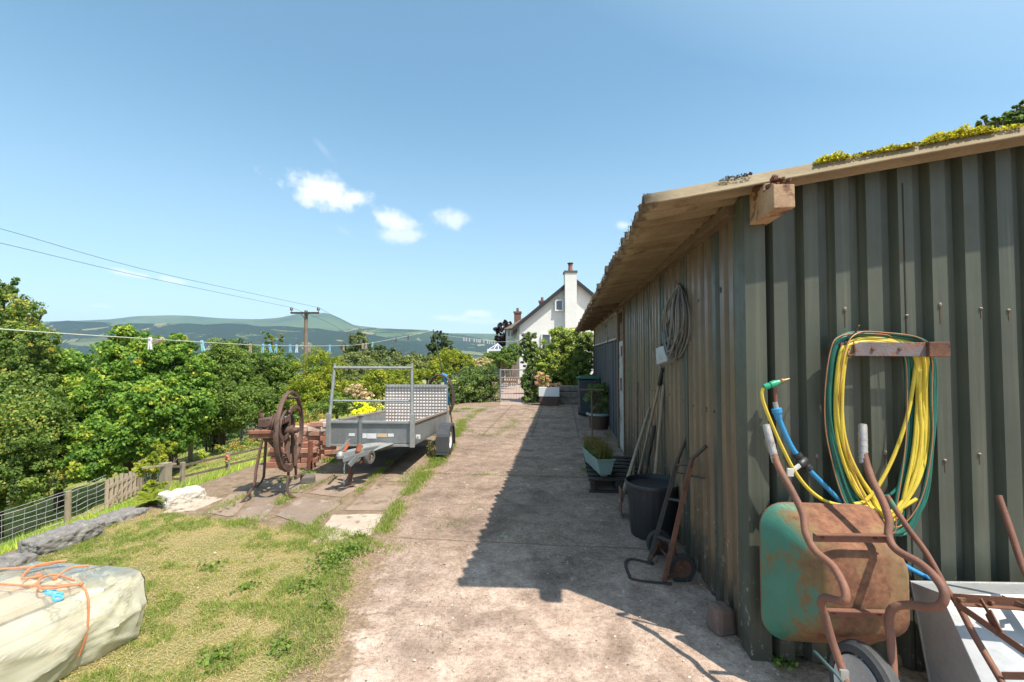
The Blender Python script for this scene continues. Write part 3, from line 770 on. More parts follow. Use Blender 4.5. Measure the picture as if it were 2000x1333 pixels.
for (ya, yb) in ((8.15, 9.3), (9.55, 10.9), (11.2, 13.2)):
    f = MB(); n = 3 if yb - ya < 1.8 else 4
    f.box((XW - .03, (ya + yb) / 2, 1.845), (.07, yb - ya + .08, .04)); f.box((XW - .03, (ya + yb) / 2, 2.315), (.05, yb - ya, .04))
    for i in range(n + 1): f.box((XW - .032, ya + (yb - ya) * i / n, 2.08), (.045, .04, .43))
    fr = f.build('window', M_WHITE, shed, bevel=.003)
    g = MB(); g.box((XW - .018, (ya + yb) / 2, 2.08), (.006, yb - ya, .44)); g.build('glass', gm, fr)
mb = MB()
mb.box((XW + 1.9, 14.45, 1.2), (3.8, .1, 2.4)); mb.box((XW + .02, 11.3, 2.345), (.03, 6.8, .09)); mb.box((XW + .0, 11.3, .03), (.1, 6.9, .12))
mb.box((XW + .07, 10.8, 1.2), (.04, 7.3, 2.3)); mb.box((4.4, 8.5, 1.3), (.1, 12, 2.6))
mb.build('back_wall', pm('rough_brick', (.20, .12, .08), (.12, .09, .07), 6, .9, 0, .5), shed)
# ------------------------------------------------------------------ things along the shed side
M_RUST = pm('rusty_steel', (.20, .088, .05), (.13, .062, .04), 9, .8, 0, .4, spot=(.10, .045, .03), spot_scale=14, spot_at=.58)
M_BLKSTEEL = pm('dark_old_steel', (.075, .06, .052), (.05, .04, .036), 12, .6, .2, .3, spot=(.22, .10, .05), spot_scale=16, spot_at=.62)
M_BLKPLAS = pm('black_plastic', (.022, .023, .026), (.032, .033, .036), 5, .45, 0, .1, spot=(.12, .12, .115), spot_scale=9, spot_at=.7)
M_RUBBER = pm('rubber', (.032, .032, .034), (.05, .048, .046), 14, .8, 0, .3, spot=(.15, .13, .11), spot_scale=9, spot_at=.68)
M_WOODH = pm('grey_ash_handle', (.36, .29, .21), (.24, .19, .135), 5, .75, 0, .3, (10, 10, 1))
M_CABLE = pm('grey_cable', (.24, .235, .225), (.17, .165, .155), 9, .55, 0, .1)
M_GALV = pm('galvanised_steel', (.46, .47, .47), (.34, .355, .36), 7, .42, .45, .12, spot=(.30, .24, .18), spot_scale=7, spot_at=.68)
M_STONE = pm('rough_stone', (.34, .30, .255), (.20, .17, .145), 9, .95, 0, .9, spot=(.48, .45, .40), spot_scale=18, spot_at=.6, bdist=.012)

# black dustbin
c = P(1276, 1000, 3.95); bx, by = c.x, c.y
bn = empty('dustbin', (bx, by, 0), 'round black ribbed plastic dustbin, open and full of water, by the shed wall', 'dustbin')
mb = MB(); n = 72; prof = [(.182, .0), (.186, .012), (.205, .22), (.222, .42), (.226, .44)]
for h_i, (r, h) in enumerate(prof):
    for k in range(n):
        rr = r + (.0045 if (k % 3 == 0 and 0 < h_i < 4) else 0)
        a = 2 * math.pi * k / n; mb.v.append(Vector((bx + rr * math.cos(a), by + rr * math.sin(a), h)))
for i in range(len(prof) - 1):
    for k in range(n): mb.f.append([i * n + k, i * n + (k + 1) % n, (i + 1) * n + (k + 1) % n, (i + 1) * n + k]); mb.m.append(0)
mb.f.append(list(range(n))[::-1]); mb.m.append(0)
mb.build('bin_body', M_BLKPLAS, bn, smooth=True)
mb = MB(); mb.lathe([(.222, .425), (.236, .43), (.240, .455), (.234, .466), (.222, .462), (.219, .44), (.214, .40)], (bx, by, 0), n=48); mb.build('rim', M_BLKPLAS, bn, smooth=True)
wm, wt_, wb = nodes('scummy_reflection_water'); co = objco(wt_); nz = noise_node(wt_, 26, 6, .7, co, .5)
wt_.links.new(ramp(wt_, nz, [(.38, (.05, .10, .15)), (.52, (.16, .25, .33)), (.62, (.6, .68, .72))]), wb.inputs['Base Color']); wb.inputs['Roughness'].default_value = .12  # pale scum, and a bluish reflection painted into the water colour
bump(wt_, wb, nz, .25, .006)
mb = MB(); mb.lathe([(0, .412), (.2175, .412)], (bx, by, 0), n=48); mb.build('water', wm, bn)

# sack truck
ta, tb = PZ(1270, 1096, .03), PZ(1306, 1128, .03)         # feet of the two rails
ht = empty('sack_truck', ((ta.x + tb.x) / 2, (ta.y + tb.y) / 2, 0), 'rusty old sack truck with two wheels leaning on the shed in front of the dustbin', 'sack truck')
def rail(px, Xtop=None): return px
f1, f2 = Vector(PZ(1268, 1098, .03)), Vector(PZ(1297, 1136, .03))
k1, k2 = PX(1325, 896, .90), PX(1352, 896, .86)
g1, g2 = PX(1345, 845, .965), PX(1379, 872, .93)
for (fo, kn, gr) in ((f1, k1, g1), (f2, k2, g2)):
    mb = MB(); mb.bar(fo, kn, .012, .032, (1, 0, 0)); mb.build('rail', M_RUST if fo is f2 else M_BLKSTEEL, ht, bevel=.002)
    mb = MB(); mb.tube([kn - (kn - fo).normalized() * .06, kn, kn.lerp(gr, .5), gr], [.011, .012, .0125, .012], 10); mb.build('handle', M_BLKSTEEL, ht, smooth=True)
for s in (.93, .60, .24):
    mb = MB(); a, b_ = f1.lerp(k1, s), f2.lerp(k2, s); mid = (a + b_) / 2 + Vector((.05, -.0, .015)); mb.tube(crom([a, mid, b_], 6), .008, 8) if s > .9 else mb.bar(a, mid, .006, .028, (1, 0, .4)).bar(mid, b_, .006, .028, (1, 0, .4))
    mb.build('cross_brace', M_BLKSTEEL, ht)
mb = MB(); a, b_ = f1.lerp(k1, .86), f2.lerp(k2, .86); o3 = Vector((.10, -.02, -.01))
mb.tube([a, a + o3, b_ + o3, b_], .005, 6); mb.build('back_loop', M_BLKSTEEL, ht)
toe = [f1 + Vector((.03, 0, -.012)), PZ(1235, 1092, .015), PZ(1222, 1100, .012), PZ(1228, 1122, .012), PZ(1240, 1133, .012), f2 + Vector((.05, -.0, -.012))]
mb = MB(); cc = crom(toe, 5)
for i in range(len(cc) - 1): mb.bar(cc[i], cc[i + 1], .022, .008)
mb.build('toe_loop', M_BLKSTEEL, ht)
ax2 = P(1331, 1119, 3.12); wd = (f2 - f1); wd.z = 0; wd.normalize()
ax1 = ax2 - wd * .42
mb = MB(); mb.tube([ax1, ax2], .009, 8); mb.bar(f2.lerp(k2, .02), ax2, .01, .03); mb.bar(f1, ax1, .01, .03); mb.bar(f2.lerp(k2, .32), ax2 - wd * .04, .008, .025); mb.bar(f1.lerp(k1, .32), ax1 + wd * .04, .008, .025)
mb.build('axle', M_RUST, ht)
for ax in (ax1, ax2):
    ax.z = .098
    mb = MB(); mb.lathe([(.062, -.019), (.088, -.021), (.097, -.012), (.099, 0), (.097, .012), (.088, .021), (.062, .019)], ax, wd, 32, closed=True)
    w = mb.build('wheel', M_RUBBER, ht, smooth=True)
    mb = MB(); mb.lathe([(.0, -.026), (.016, -.026), (.02, -.010), (.058, -.013), (.064, -.016), (.064, .016), (.058, .013), (.02, .010), (.016, .026), (0, .026)], ax, wd, 24); mb.build('hub', M_RUST, w, smooth=True)

# long handled tools leaning on the sheeting
def tool(name, label, cat, base, top, r, mat, head=None, grip=None, bend=0):
    t = empty(name, base, label, cat, 'long handled tools leaning on the shed')
    mid = (base + top) / 2 + Vector((bend, bend, 0))
    mb = MB(); mb.tube(crom([base, mid, top], 5), [r * 1.05, r * .9], 9); mb.build('shaft', mat, t, smooth=True)
    if grip: mb = MB(); d = (top - base).normalized(); mb.tube([top - d * grip, top + d * .01], r * 1.35, 10); mb.build('grip', M_BLKPLAS, t, smooth=True)
    if head == 'broom':
        mb = MB(); mb.box(base + Vector((0, 0, .05)), (.07, .26, .04)); mb.build('head', M_OLDW, t)
        mb = MB(); [mb.bar(base + Vector((x, y, .035)), base + Vector((x * 1.3, y * 1.05, -.04)), .008, .008) for x in (-.02, 0, .02) for y in np.linspace(-.12, .12, 12)]; mb.build('bristles', M_BLKPLAS, t)
    if head == 'spade':
        mb = MB(); mb.box(base + Vector((0, 0, .02)), (.012, .17, .24)); mb.build('blade', M_RUST, t, bevel=.004)
    if head == 'hoe':
        mb = MB(); mb.box(base + Vector((-.04, 0, .01)), (.09, .13, .008)); mb.build('blade', M_RUST, t, bevel=.002)
    return t
def lean(px0, py0, X0, px1, py1, X1=.945): 
    a = PX(px0, py0, X0); b_ = PX(px1, py1, X1); return a, b_
a, b_ = lean(1248, 925, .80, 1294, 722); a = a + (a - b_).normalized() * ((a.z - .10) / abs((a - b_).normalized().z)); tool('broom', 'black gripped long broom leaning under the grey cable box', 'broom', a, b_, .014, M_WOODH, 'broom', .17)
a, b_ = lean(1229, 926, .66, 1269, 797); a = a + (a - b_).normalized() * ((a.z - .14) / abs((a - b_).normalized().z)); tool('spade', 'long pale shaft leaning farthest out from the shed wall above the pallet', 'spade', a, b_, .019, M_WOODH, 'spade')
a, b_ = lean(1237, 890, .78, 1245, 748); a = a + (a - b_).normalized() * ((a.z - .04) / abs((a - b_).normalized().z)); tool('wooden_pole', 'thin crooked wooden pole nearest the white door', 'pole', a, b_, .012, M_OLDW, None, None, .03)
a, b_ = lean(1280, 925, .85, 1296, 752); a = a + (a - b_).normalized() * ((a.z - .06) / abs((a - b_).normalized().z)); tool('hoe', 'pale wooden handle standing nearly upright behind the dustbin', 'hoe', a, b_, .016, M_WOODH, 'hoe')
a, b_ = lean(1260, 925, .82, 1278, 832); a = a + (a - b_).normalized() * ((a.z - .03) / abs((a - b_).normalized().z)); tool('iron_bar', 'short thick dark rusty bar between the pale handles', 'bar', a, b_, .022, M_BLKSTEEL, None)

# grey cable hung in loops, with a junction box on its end
hk = PX(1326, 558, XW - .05)
cbl = empty('cable_coil', hk, 'grey electric cable hung in long loops from a hook on the shed side', 'cable')
mb = MB()
for i in range(13):
    L = rnd.uniform(.42, .62); wdt = rnd.uniform(.10, .34); sk = rnd.uniform(-.08, .10); off = XW - .05 - rnd.uniform(0, .07)
    pts = [Vector((hk.x, hk.y, hk.z)), Vector((off, hk.y + wdt * .7 + sk * .4, hk.z - L * .3)), Vector((off, hk.y + wdt + sk, hk.z - L * .65)), Vector((off, hk.y + wdt * .3 + sk, hk.z - L)),
           Vector((off, hk.y - wdt * .7 + sk, hk.z - L * .75)), Vector((off, hk.y - wdt * .8 + sk * .5, hk.z - L * .35))]
    mb.tube(crom(pts, 7, True), .0065, 6, closed=True)
mb.build('cable', M_CABLE, cbl, smooth=True)
bxc = PX(1299, 694, XW - .10)
mb = MB(); q = Matrix.Rotation(R(-14), 3, 'X') @ Matrix.Rotation(R(25), 3, 'Z')
mb.box(bxc, (.085, .15, .15), q); bb = mb.build('junction_box', pm('grey_white_plastic', (.46, .49, .49), (.38, .39, .36), 6, .5, 0, .1, spot=(.16, .13, .10), spot_scale=9, spot_at=.66), cbl, bevel=.01)
mb = MB(); 
for dy in (-.03, .03): mb.lathe([(.018, 0), (.018, .02), (.012, .022), (.009, .035), (0, .035)], bxc + q @ Vector((0, dy, .075)), q @ Vector((0, 0, 1)), 12)
mb.build('cable_gland', M_BLKPLAS, bb)
mb = MB(); mb.tube(crom([bxc + Vector((0, .03, .08)), bxc + Vector((.01, .02, .22)), hk + Vector((0, .02, -.1)), hk], 6), .006, 6)
mb.tube(crom([bxc + Vector((0, .07, -.02)), bxc + Vector((.03, .35, -.12)), bxc + Vector((.04, .7, .02)), bxc + Vector((.05, .95, .45)), bxc + Vector((.05, 1.0, .85))], 8), .004, 6)
mb.build('lead', M_CABLE, cbl, smooth=True)
mb = MB(); mb.tube([hk + Vector((.05, 0, .03)), hk + Vector((-.01, 0, .01)), hk + Vector((-.02, 0, .04))], .006, 6); mb.tube([hk + Vector((.02, 0, .0)), hk + Vector((.02, 0.01, .24))], .005, 6); mb.build('hook', M_RUSTP, cbl)

# rough block at the foot of the corner
c = PZ(1417, 1250, 0) + Vector((.0, .07, .075))
mb = MB(); mb.box(c, (.13, .13, .16), Matrix.Rotation(.3, 3, 'Z'), .85)
o = mb.build('stone_block', pm('red_stone', (.21, .13, .10), (.15, .10, .08), 8, .95, 0, .6, spot=(.30, .26, .22), spot_scale=12, spot_at=.64), None, bevel=.03, noise=(.012, .08), sub=0)
tag(o, 'small reddish stone block at the foot of the shed corner', 'stone')

# pallet with trough planter
pc = [PZ(1150, 962), PZ(1235, 962), PZ(1224, 905), PZ(1132, 905)]
c = (pc[0] + pc[1] + pc[2] + pc[3]) / 4
pal = empty('pallet', (c.x, c.y, 0), 'dark rotting wooden pallet on the ground under the trough planter', 'pallet')
M_DARKW = pm('sooty_timber', (.045, .036, .03), (.03, .024, .02), 5, .85, 0, .5, (1, 6, 6))
px0, px1, py0, py1 = pc[0].x, XW - .05, pc[0].y, pc[0].y + 1.25
for z in (.14, ):
    for i in range(7):
        y = py0 + .05 + (py1 - py0 - .1) * i / 6; mb = MB(); mb.box(((px0 + px1) / 2, y, z), (px1 - px0, .10, .018)); mb.build('deck_board', M_DARKW, pal, bevel=.003)
for x in (px0 + .05, (px0 + px1) / 2, px1 - .05): mb = MB(); mb.box((x, (py0 + py1) / 2, .075), (.045, py1 - py0, .11)); mb.build('bearer', M_DARKW, pal)
mb = MB(); mb.box(((px0 + px1) / 2, py0 + .0, .012), (px1 - px0, .09, .02)); mb.build('bottom_board', M_DARKW, pal)
a = PZ(1152, 885, .17); b_ = PZ(1176, 928, .165)
mb = MB(); mb.bar(a, b_ + Vector((.02, -.02, 0)), .075, .028); o = mb.build('timber_offcut', M_WOODH, None, bevel=.003); tag(o, 'bare timber offcut lying under the edge of the pale green trough', 'timber')
M_TROUGH = pm('pale_green_plastic', (.29, .40, .36), (.24, .34, .31), 3, .5, 0, .08, spot=(.16, .17, .13), spot_scale=7, spot_at=.68)
tn, tf = P(1184, 922, 5.2), P(1152, 880, 5.95)
tn.z = tf.z = .18
dv = (tf - tn); dv.z = 0; L = dv.length; dv.normalize(); sd_ = Vector((dv.y, -dv.x, 0))
tr = empty('trough_planter', tn, 'pale green plastic trough of reddish herbs standing on the dark pallet', 'planter')
mb = MB(); W0, W1, H = .065, .10, .17
def ring(w, l0, l1, z): return [tn + sd_ * (-w) + dv * l0 + Vector((0, 0, z)), tn + sd_ * w + dv * l0 + Vector((0, 0, z)), tn + sd_ * w + dv * l1 + Vector((0, 0, z)), tn + sd_ * (-w) + dv * l1 + Vector((0, 0, z))]
rs = [ring(W0, .03, L - .03, 0), ring(W1, 0, L, H), ring(W1 + .015, -.015, L + .015, H), ring(W1 + .015, -.015, L + .015, H + .015), ring(W1 - .004, .006, L - .006, H + .015), ring(W1 - .008, .01, L - .01, H - .03)]
vs = [p for r_ in rs for p in r_]; fs = [[0, 3, 2, 1]]
for i in range(len(rs) - 1):
    for k in range(4): fs.append([i * 4 + k, i * 4 + (k + 1) % 4, (i + 1) * 4 + (k + 1) % 4, (i + 1) * 4 + k])
fs.append([20, 21, 22, 23]); mb.add(vs, fs); mb.build('trough', M_TROUGH, tr, bevel=.006)
herbm = leaf_mat('herb', [(0, (.08, .12, .03)), (.5, (.12, .17, .04)), (.75, (.20, .12, .04)), (1, (.27, .15, .05))], .3, .55, .3, 1.1)
rg = np.random.default_rng(11)
def blades(rg, base, h, w, lean=.35, bendn=0):
    """thin upright tapered blades; base (n,3)"""
    n = len(base); a = rg.uniform(0, 2 * np.pi, n); hh = h * rg.uniform(.45, 1.15, n)
    d = np.stack([np.cos(a), np.sin(a), np.zeros(n)], 1); ln = rg.normal(0, lean, (n, 1)) * hh[:, None]; a2 = rg.uniform(0, 2 * np.pi, n)
    l = np.stack([np.cos(a2), np.sin(a2), np.zeros(n)], 1) * ln
    up = np.stack([np.zeros(n), np.zeros(n), hh], 1)
    ww = (w * rg.uniform(.6, 1.3, n))[:, None]
    return np.stack([base - d * ww, base + d * ww, base + up + l], 1)
n = 700; u = rg.uniform(0, 1, (n, 2)); base = np.array(tn)[None] + np.array(dv)[None] * (u[:, :1] * L) + np.array(sd_)[None] * ((u[:, 1:] - .5) * .17) + np.array([0, 0, H])
quads_mesh('stalks', blades(rg, base, .22, .003, .3), herbm, np.clip(rg.normal(.65, .25, n), 0, 1), parent=tr, shape=3)
n = 2600; u = rg.uniform(0, 1, (n, 2)); z = rg.uniform(0, .20, n) * rg.uniform(.3, 1, n)
C = np.array(tn)[None] + np.array(dv)[None] * (u[:, :1] * L) + np.array(sd_)[None] * ((u[:, 1:] - .5) * .24) + np.stack([z * 0, z * 0, z + H], 1)
quads_mesh('foliage', leaf_quads(rg, C, rg.normal(0, .4, (n, 3)) + np.array([0, 0, 1]), .018), herbm, np.clip(.15 + z * 4 + rg.normal(0, .15, n), 0, 1), parent=tr)

# fork or T-handled tool standing beyond the trough
tb_, tt_ = PZ(1157, 868), None
d_ = (tb_ - ORG).dot(cdir(1000, 666.5).normalized()); tt_ = P(1156, 762, 7.4); tb_ = P(1156, 866, 7.4)
ft = empty('garden_fork', (tb_.x, tb_.y, 0), 'T-handled garden fork standing upright in front of the potted shrub', 'fork')
mb = MB(); mb.tube([(tt_.x, tt_.y, .22), tt_], .014, 8); mb.build('shaft', M_OLDW, ft, smooth=True)
mb = MB(); mb.tube([tt_ + Vector((-.19, 0, 0)), tt_ + Vector((.19, 0, 0))], .016, 8); mb.build('handle', M_OLDW, ft, smooth=True)
mb = MB(); mb.box((tt_.x, tt_.y, .22), (.16, .014, .02)); [mb.bar((tt_.x + x, tt_.y, .22), (tt_.x + x, tt_.y, -.02), .01, .01) for x in (-.075, -.025, .025, .075)]; mb.build('tines', M_BLKSTEEL, ft)
# potted shrub on a brick and a water butt shape behind
pp = PZ(1160, 838); pot = empty('potted_shrub', (pp.x + .1, pp.y, 0), 'leafy shrub in a pale rimmed pot near the blue black boards', 'shrub')
p0 = Vector((pp.x + .1, pp.y, 0))
mb = MB(); mb.lathe([(.17, 0), (.18, .02), (.22, .30), (.24, .30), (.25, .34), (.23, .35), (.21, .33), (0, .31)], p0, n=28); mb.build('pot', pm('terracotta', (.16, .085, .06), (.10, .06, .045), 6, .8, 0, .2), pot, smooth=True)
mb = MB(); mb.lathe([(.235, .295), (.262, .30), (.262, .34), (.235, .345)], p0, n=28, closed=True); mb.build('pot_rim', M_TROUGH, pot, smooth=True)
shm = leaf_mat('shrub_leaf', [(0, (.03, .05, .018)), (.5, (.07, .11, .03)), (1, (.15, .19, .05))])
C, N, T = crown_pts(rg, [(p0.x, p0.y, .68, .27, .27, .34)], 5000, .3)
quads_mesh('foliage', leaf_quads(rg, C, N, .035), shm, T, parent=pot)
mb = MB(); [mb.tube([p0 + Vector((0, 0, .3)), p0 + Vector((rnd.uniform(-.15, .15), rnd.uniform(-.15, .15), .8))], [.012, .004], 6) for _ in range(7)]; mb.build('stem', M_OLDW, pot)

# wheelie bin
c = PZ(1132, 815); wb_ = empty('wheelie_bin', (c.x + .24, c.y + .22, 0), 'tall dark wheelie bin with a green lid beside the shed far end', 'wheelie bin')
x, y = c.x + .22, c.y + .25
mb = MB(); mb.box((x, y, .50), (.42, .46, .88), None, 1.18); mb.build('bin_body', pm('navy_plastic', (.035, .045, .06), (.05, .06, .075), 3, .5, 0, .1), wb_, bevel=.03)
M_GRNL = pm('green_lid', (.03, .13, .075), (.045, .16, .10), 4, .5, 0, .1)
mb = MB(); mb.box((x, y, .975), (.58, .62, .035)); mb.box((x, y + .02, 1.005), (.50, .5, .04), None, .85); ld = mb.build('lid', M_GRNL, wb_, bevel=.015)
mb = MB(); mb.tube([(x - .2, y + .33, .95), (x + .2, y + .33, .95)], .015, 8); mb.build('handle', M_BLKPLAS, wb_)
for s in (-1, 1):
    mb = MB(); mb.lathe([(.0, -.025), (.1, -.025), (.1, .025), (0, .025)], (x + s * .21, y + .2, .1), (1, 0, 0), 20); mb.build('wheel', M_RUBBER, wb_, smooth=True)

# butler sink planted up on a brick plinth
a, b_ = P(1054, 794, 14.0), P(1091, 794, 14.0)
cx, cy = (a.x + b_.x) / 2, a.y; w = b_.x - a.x
sk = empty('sink_planter', (cx, cy, 0), 'white butler sink planted with flowers on a reddish brick plinth by the hedge', 'planter')
mb = MB(); mb.box((cx, cy + .2, .14), (w * .98, .4, .29))
M_BRK = pm('red_brick', (.30, .115, .065), (.22, .085, .05), 9, .9, 0, .5, spot=(.42, .34, .28), spot_scale=8, spot_at=.64)
mb.build('plinth', pm('dark_brick', (.13, .07, .055), (.09, .055, .045), 6, .9, 0, .4), sk, bevel=.01)
mb = MB()
for (sx_, sy_, ww, dd) in ((0, .02, w + .06, .05), (0, .42, w + .06, .05), (-w / 2, .22, .05, .44), (w / 2, .22, .05, .44)): mb.box((cx + sx_, cy + sy_, .435), (ww, dd, .29))
mb.box((cx, cy + .22, .40), (w, .4, .2))
mb.build('sink', pm('glazed_white', (.78, .80, .82), (.70, .73, .76), 3, .25, 0, .05), sk, bevel=.012)
C, N, T = crown_pts(rg, [(cx - .05, cy + .2, .68, .36, .22, .16), (cx - .22, cy + .2, .85, .2, .2, .22)], 2600, .35)
quads_mesh('foliage', leaf_quads(rg, C, N, .05), leaf_mat('rosy_foliage', [(0, (.09, .12, .04)), (.4, (.20, .20, .07)), (.6, (.42, .22, .16)), (1, (.62, .42, .34))]), T, parent=sk)
for i, (px, pw) in enumerate(((1098, .34), (1108, .3), (1118, .26))):
    for j in range(3):
        c = P(px, 790, 14.3); mb = MB(); mb.box((c.x + rnd.uniform(-.03, .03) + .1, c.y + .3, .10 + .2 * j), (pw, .3, .19)); o = mb.build('rough_stone', M_STONE, None, bevel=.03, noise=(.03, .12))
        tag(o, ('bottom', 'middle', 'top')[j] + ' squared stone of the low wall, column ' + ('beside the white sink', 'between the other two', 'nearest the wheelie bin')[i], 'stone', 'stones of the low wall by the sink')
# ------------------------------------------------------------------ hoses and pipes on the front sheeting
WY = YW - .044
M_YEL = pm('yellow_hose', (.72, .56, .06), (.62, .47, .05), 12, .45, 0, .05, spot=(.35, .26, .08), spot_scale=25, spot_at=.7)
M_GRN = pm('green_hose', (.012, .16, .115), (.02, .12, .09), 12, .4, 0, .05)
M_COP = pm('copper_wire', (.55, .24, .12), (.40, .17, .09), 12, .5, .2, .05)
M_BLUE = pm('blue_water_pipe', (.03, .28, .58), (.04, .24, .48), 7, .45, 0, .05, spot=(.3, .35, .36), spot_scale=11, spot_at=.7)
M_BRASS = pm('dull_brass', (.42, .30, .15), (.30, .2, .1), 14, .45, .6, .1)
# bracket
hb = empty('hose_bracket', PY(1745, 684, WY), 'rusty steel hose bracket bolted to the front sheeting', 'bracket')
a, b_ = PY(1641, 682, 2.40), PY(1812, 683, 2.40)
mb = MB(); mb.bar(a, b_, .008, .068, (0, 0, 1)); mb.build('face_plate', pm('weathered_plate', (.16, .14, .15), (.24, .20, .20), 9, .8, .1, .5, spot=(.30, .11, .06), spot_scale=14, spot_at=.56), hb, bevel=.002)
c = PY(1831, 683, 2.39); mb = MB(); mb.box(c, (.092, .03, .072)); mb.box(c + Vector((-.03, .06, 0)), (.03, .12, .06)); mb.build('end_block', M_RUST, hb, bevel=.003)
mb = MB(); mb.box(PY(1642, 682, 2.44), (.012, .10, .075)); mb.box(PY(1646, 694, 2.395), (.03, .006, .012)); mb.build('end_tab', M_RUST, hb)
mb = MB(); q0 = PY(1668, 692, 2.39); mb.tube(crom([q0 + Vector((-.025, 0, -.008)), q0, q0 + Vector((.004, 0, .03)), q0 + Vector((.0, .01, .062)), q0 + Vector((-.003, .04, .07))], 5), .005, 7); mb.build('wire_hook', M_RUST, hb)
mb = MB(); mb.tube([PY(1670, 652, 2.42), PY(1678, 636, 2.36)], .004, 6); mb.build('nail', M_RUST, hb)
for px in (1655, 1705, 1757):
    mb = MB(); mb.lathe([(.009, 0), (.009, .006), (0, .008)], PY(px, 682, 2.396), (0, -1, 0), 6); mb.build('bolt', M_RUST, hb)

def loop(i, n, Lx, Rx, Tx, By, Bx, yl, dx=0, spread=1.0, Yo=2.45, r2=None):
    u = (i / max(1, n - 1)) if r2 is None else r2
    l = Lx + 22 * u * spread; r_ = Rx - 40 * (1 - u) * spread; b__ = By - 34 * rnd.random() * spread; top = Tx + rnd.uniform(-5, 5)
    yy = lambda: rnd.uniform(-.012, .012)
    pt = [(l + 8, 690, Yo - .05), (l + rnd.uniform(-3, 3), 790, Yo - .03), (l + rnd.uniform(6, 14), 880, Yo - .02), (l + 50 + rnd.uniform(-6, 10), b__ - 45, Yo - .03), (Bx + rnd.uniform(-12, 12), b__, Yo - .05),
          (r_ - 22 + rnd.uniform(-6, 6), b__ - 55, Yo - .03), (r_ - 2 + rnd.uniform(-3, 3), 870, Yo), (r_ + rnd.uniform(-3, 3), 770, Yo + .01), (r_ - 2, 700, Yo + .005), (r_ - 24, top + 12, Yo), (1725, top, Yo - .02), (l + 32, top + 2, Yo - .04)]
    return crom([PY(p[0], p[1], p[2] + yy()) for p in pt], 7, True)
yh = empty('hose', PY(1720, 660, 2.45), 'long yellow hose looped over the rusty bracket with a green tap connector on its end', 'hose', 'garden hoses on the rusty bracket')
mb = MB()
for i in range(7): mb.tube(loop(i, 7, 1633, 1814, 666, 1022, 1742, 0, 0, .62), .0078, 8, closed=True)
mb.tube(crom([PY(1790, 705, 2.46), PY(1775, 800, 2.45), PY(1750, 880, 2.44), PY(1718, 945, 2.42), PY(1690, 978, 2.41), PY(1668, 985, 2.40)], 8), .0085, 8)
e = crom([PY(1790, 975, 2.42), PY(1740, 1000, 2.40), PY(1690, 990, 2.40), PY(1630, 985, 2.40), PY(1590, 965, 2.39), PY(1555, 925, 2.38), PY(1522, 862, 2.38), PY(1496, 800, 2.38), PY(1488, 772, 2.38), PY(1491, 758, 2.38)], 8)
mb.tube(e, .0085, 8)
mb.build('hose_length', M_YEL, yh, smooth=True)
cA, cB = PY(1492, 757, 2.38), PY(1520, 747, 2.38); d = (cB - cA).normalized()
mb = MB(); mb.lathe([(0.009, 0), (.015, .002), (.016, .025), (.012, .03), (.017, .034), (.017, .058), (.013, .066), (.011, .078)], cA, d, 16)
mb.build('connector', pm('green_plastic', (.02, .36, .2), (.02, .28, .16), 9, .4, 0, .05), yh, smooth=True)
gh = empty('hose', PY(1640, 700, 2.47), 'long green hose looped over the rusty bracket behind the yellow one', 'hose', 'garden hoses on the rusty bracket')
mb = MB()
for i in range(5): mb.tube(loop(i, 5, 1615, 1826, 652, 1046, 1748, 0, 0, .25, 2.45), .0068, 8, closed=True)
for i in range(6): mb.tube(loop(i, 6, 1617, 1792, 656, 1040, 1738, 0, 0, .55, 2.462), .0068, 8, closed=True)
for k in range(4): mb.tube(crom([PY(1768 + 6 * k, 700, 2.475), PY(1770 + 6 * k, 780, 2.48), PY(1778 + 4 * k, 860, 2.47), PY(1770, 925, 2.45), PY(1735, 968, 2.43), PY(1690, 962, 2.44), PY(1662, 935, 2.45), PY(1640, 880, 2.46)], 7), .0068, 8)
mb.build('hose_length', M_GRN, gh, smooth=True)
cw = MB()
for i in range(2): cw.tube(loop(i, 2, 1613, 1822, 651, 1050, 1740, 0, 0, 1.3, 2.425), .0026, 6, closed=True)
o = cw.build('copper_wire', M_COP, None, smooth=True); tag(o, 'thin copper coloured wire wound loosely through the looped hoses', 'wire')
# standpipe: copper riser, brass tap, blue pipe with a black joint
sp = empty('standpipe', PY(1515, 760, 2.42), 'copper riser with brass tap and blue plastic water pipe on the front sheeting', 'standpipe')
mb = MB(); mb.tube([PY(1516, 800, 2.42), PY(1513, 752, 2.42)], .0085, 10); mb.build('riser', pm('copper_pipe', (.33, .13, .09), (.22, .09, .07), 12, .5, .3, .1), sp, smooth=True)
cB = PY(1515, 748, 2.40); d = (PY(1540, 741, 2.40) - cB).normalized()
mb = MB(); mb.lathe([(.010, 0), (.012, .012), (.009, .02), (.014, .03), (.009, .042), (.006, .05), (.005, .068), (0, .07)], cB, d, 12); mb.build('tap', M_BRASS, sp, smooth=True)
a = PY(1516, 797, 2.42); d = (PY(1521, 820, 2.42) - a).normalized()
mb = MB(); mb.lathe([(.012, -.03), (.0125, 0)], a, d, 12); mb.build('steel_sleeve', M_GALV, sp, smooth=True)
mb = MB(); mb.lathe([(.0135, .0), (.024, .004), (.024, .024), (.020, .028), (.017, .05), (.0145, .06)], a, d, 12); mb.build('coupling', M_BLUE, sp, smooth=False)
mb = MB(); mb.tube(crom([a + d * .045, PY(1533, 847, 2.42), PY(1547, 875, 2.42), PY(1560, 893, 2.42)], 7), .0125, 12)
mb.tube(crom([PY(1580, 918, 2.41), PY(1612, 950, 2.42), PY(1650, 990, 2.44), PY(1700, 1050, 2.46), PY(1760, 1100, 2.46), PY(1830, 1140, 2.45), PY(1900, 1190, 2.45)], 7), .0115, 12)
mb.build('blue_pipe', M_BLUE, sp, smooth=True)
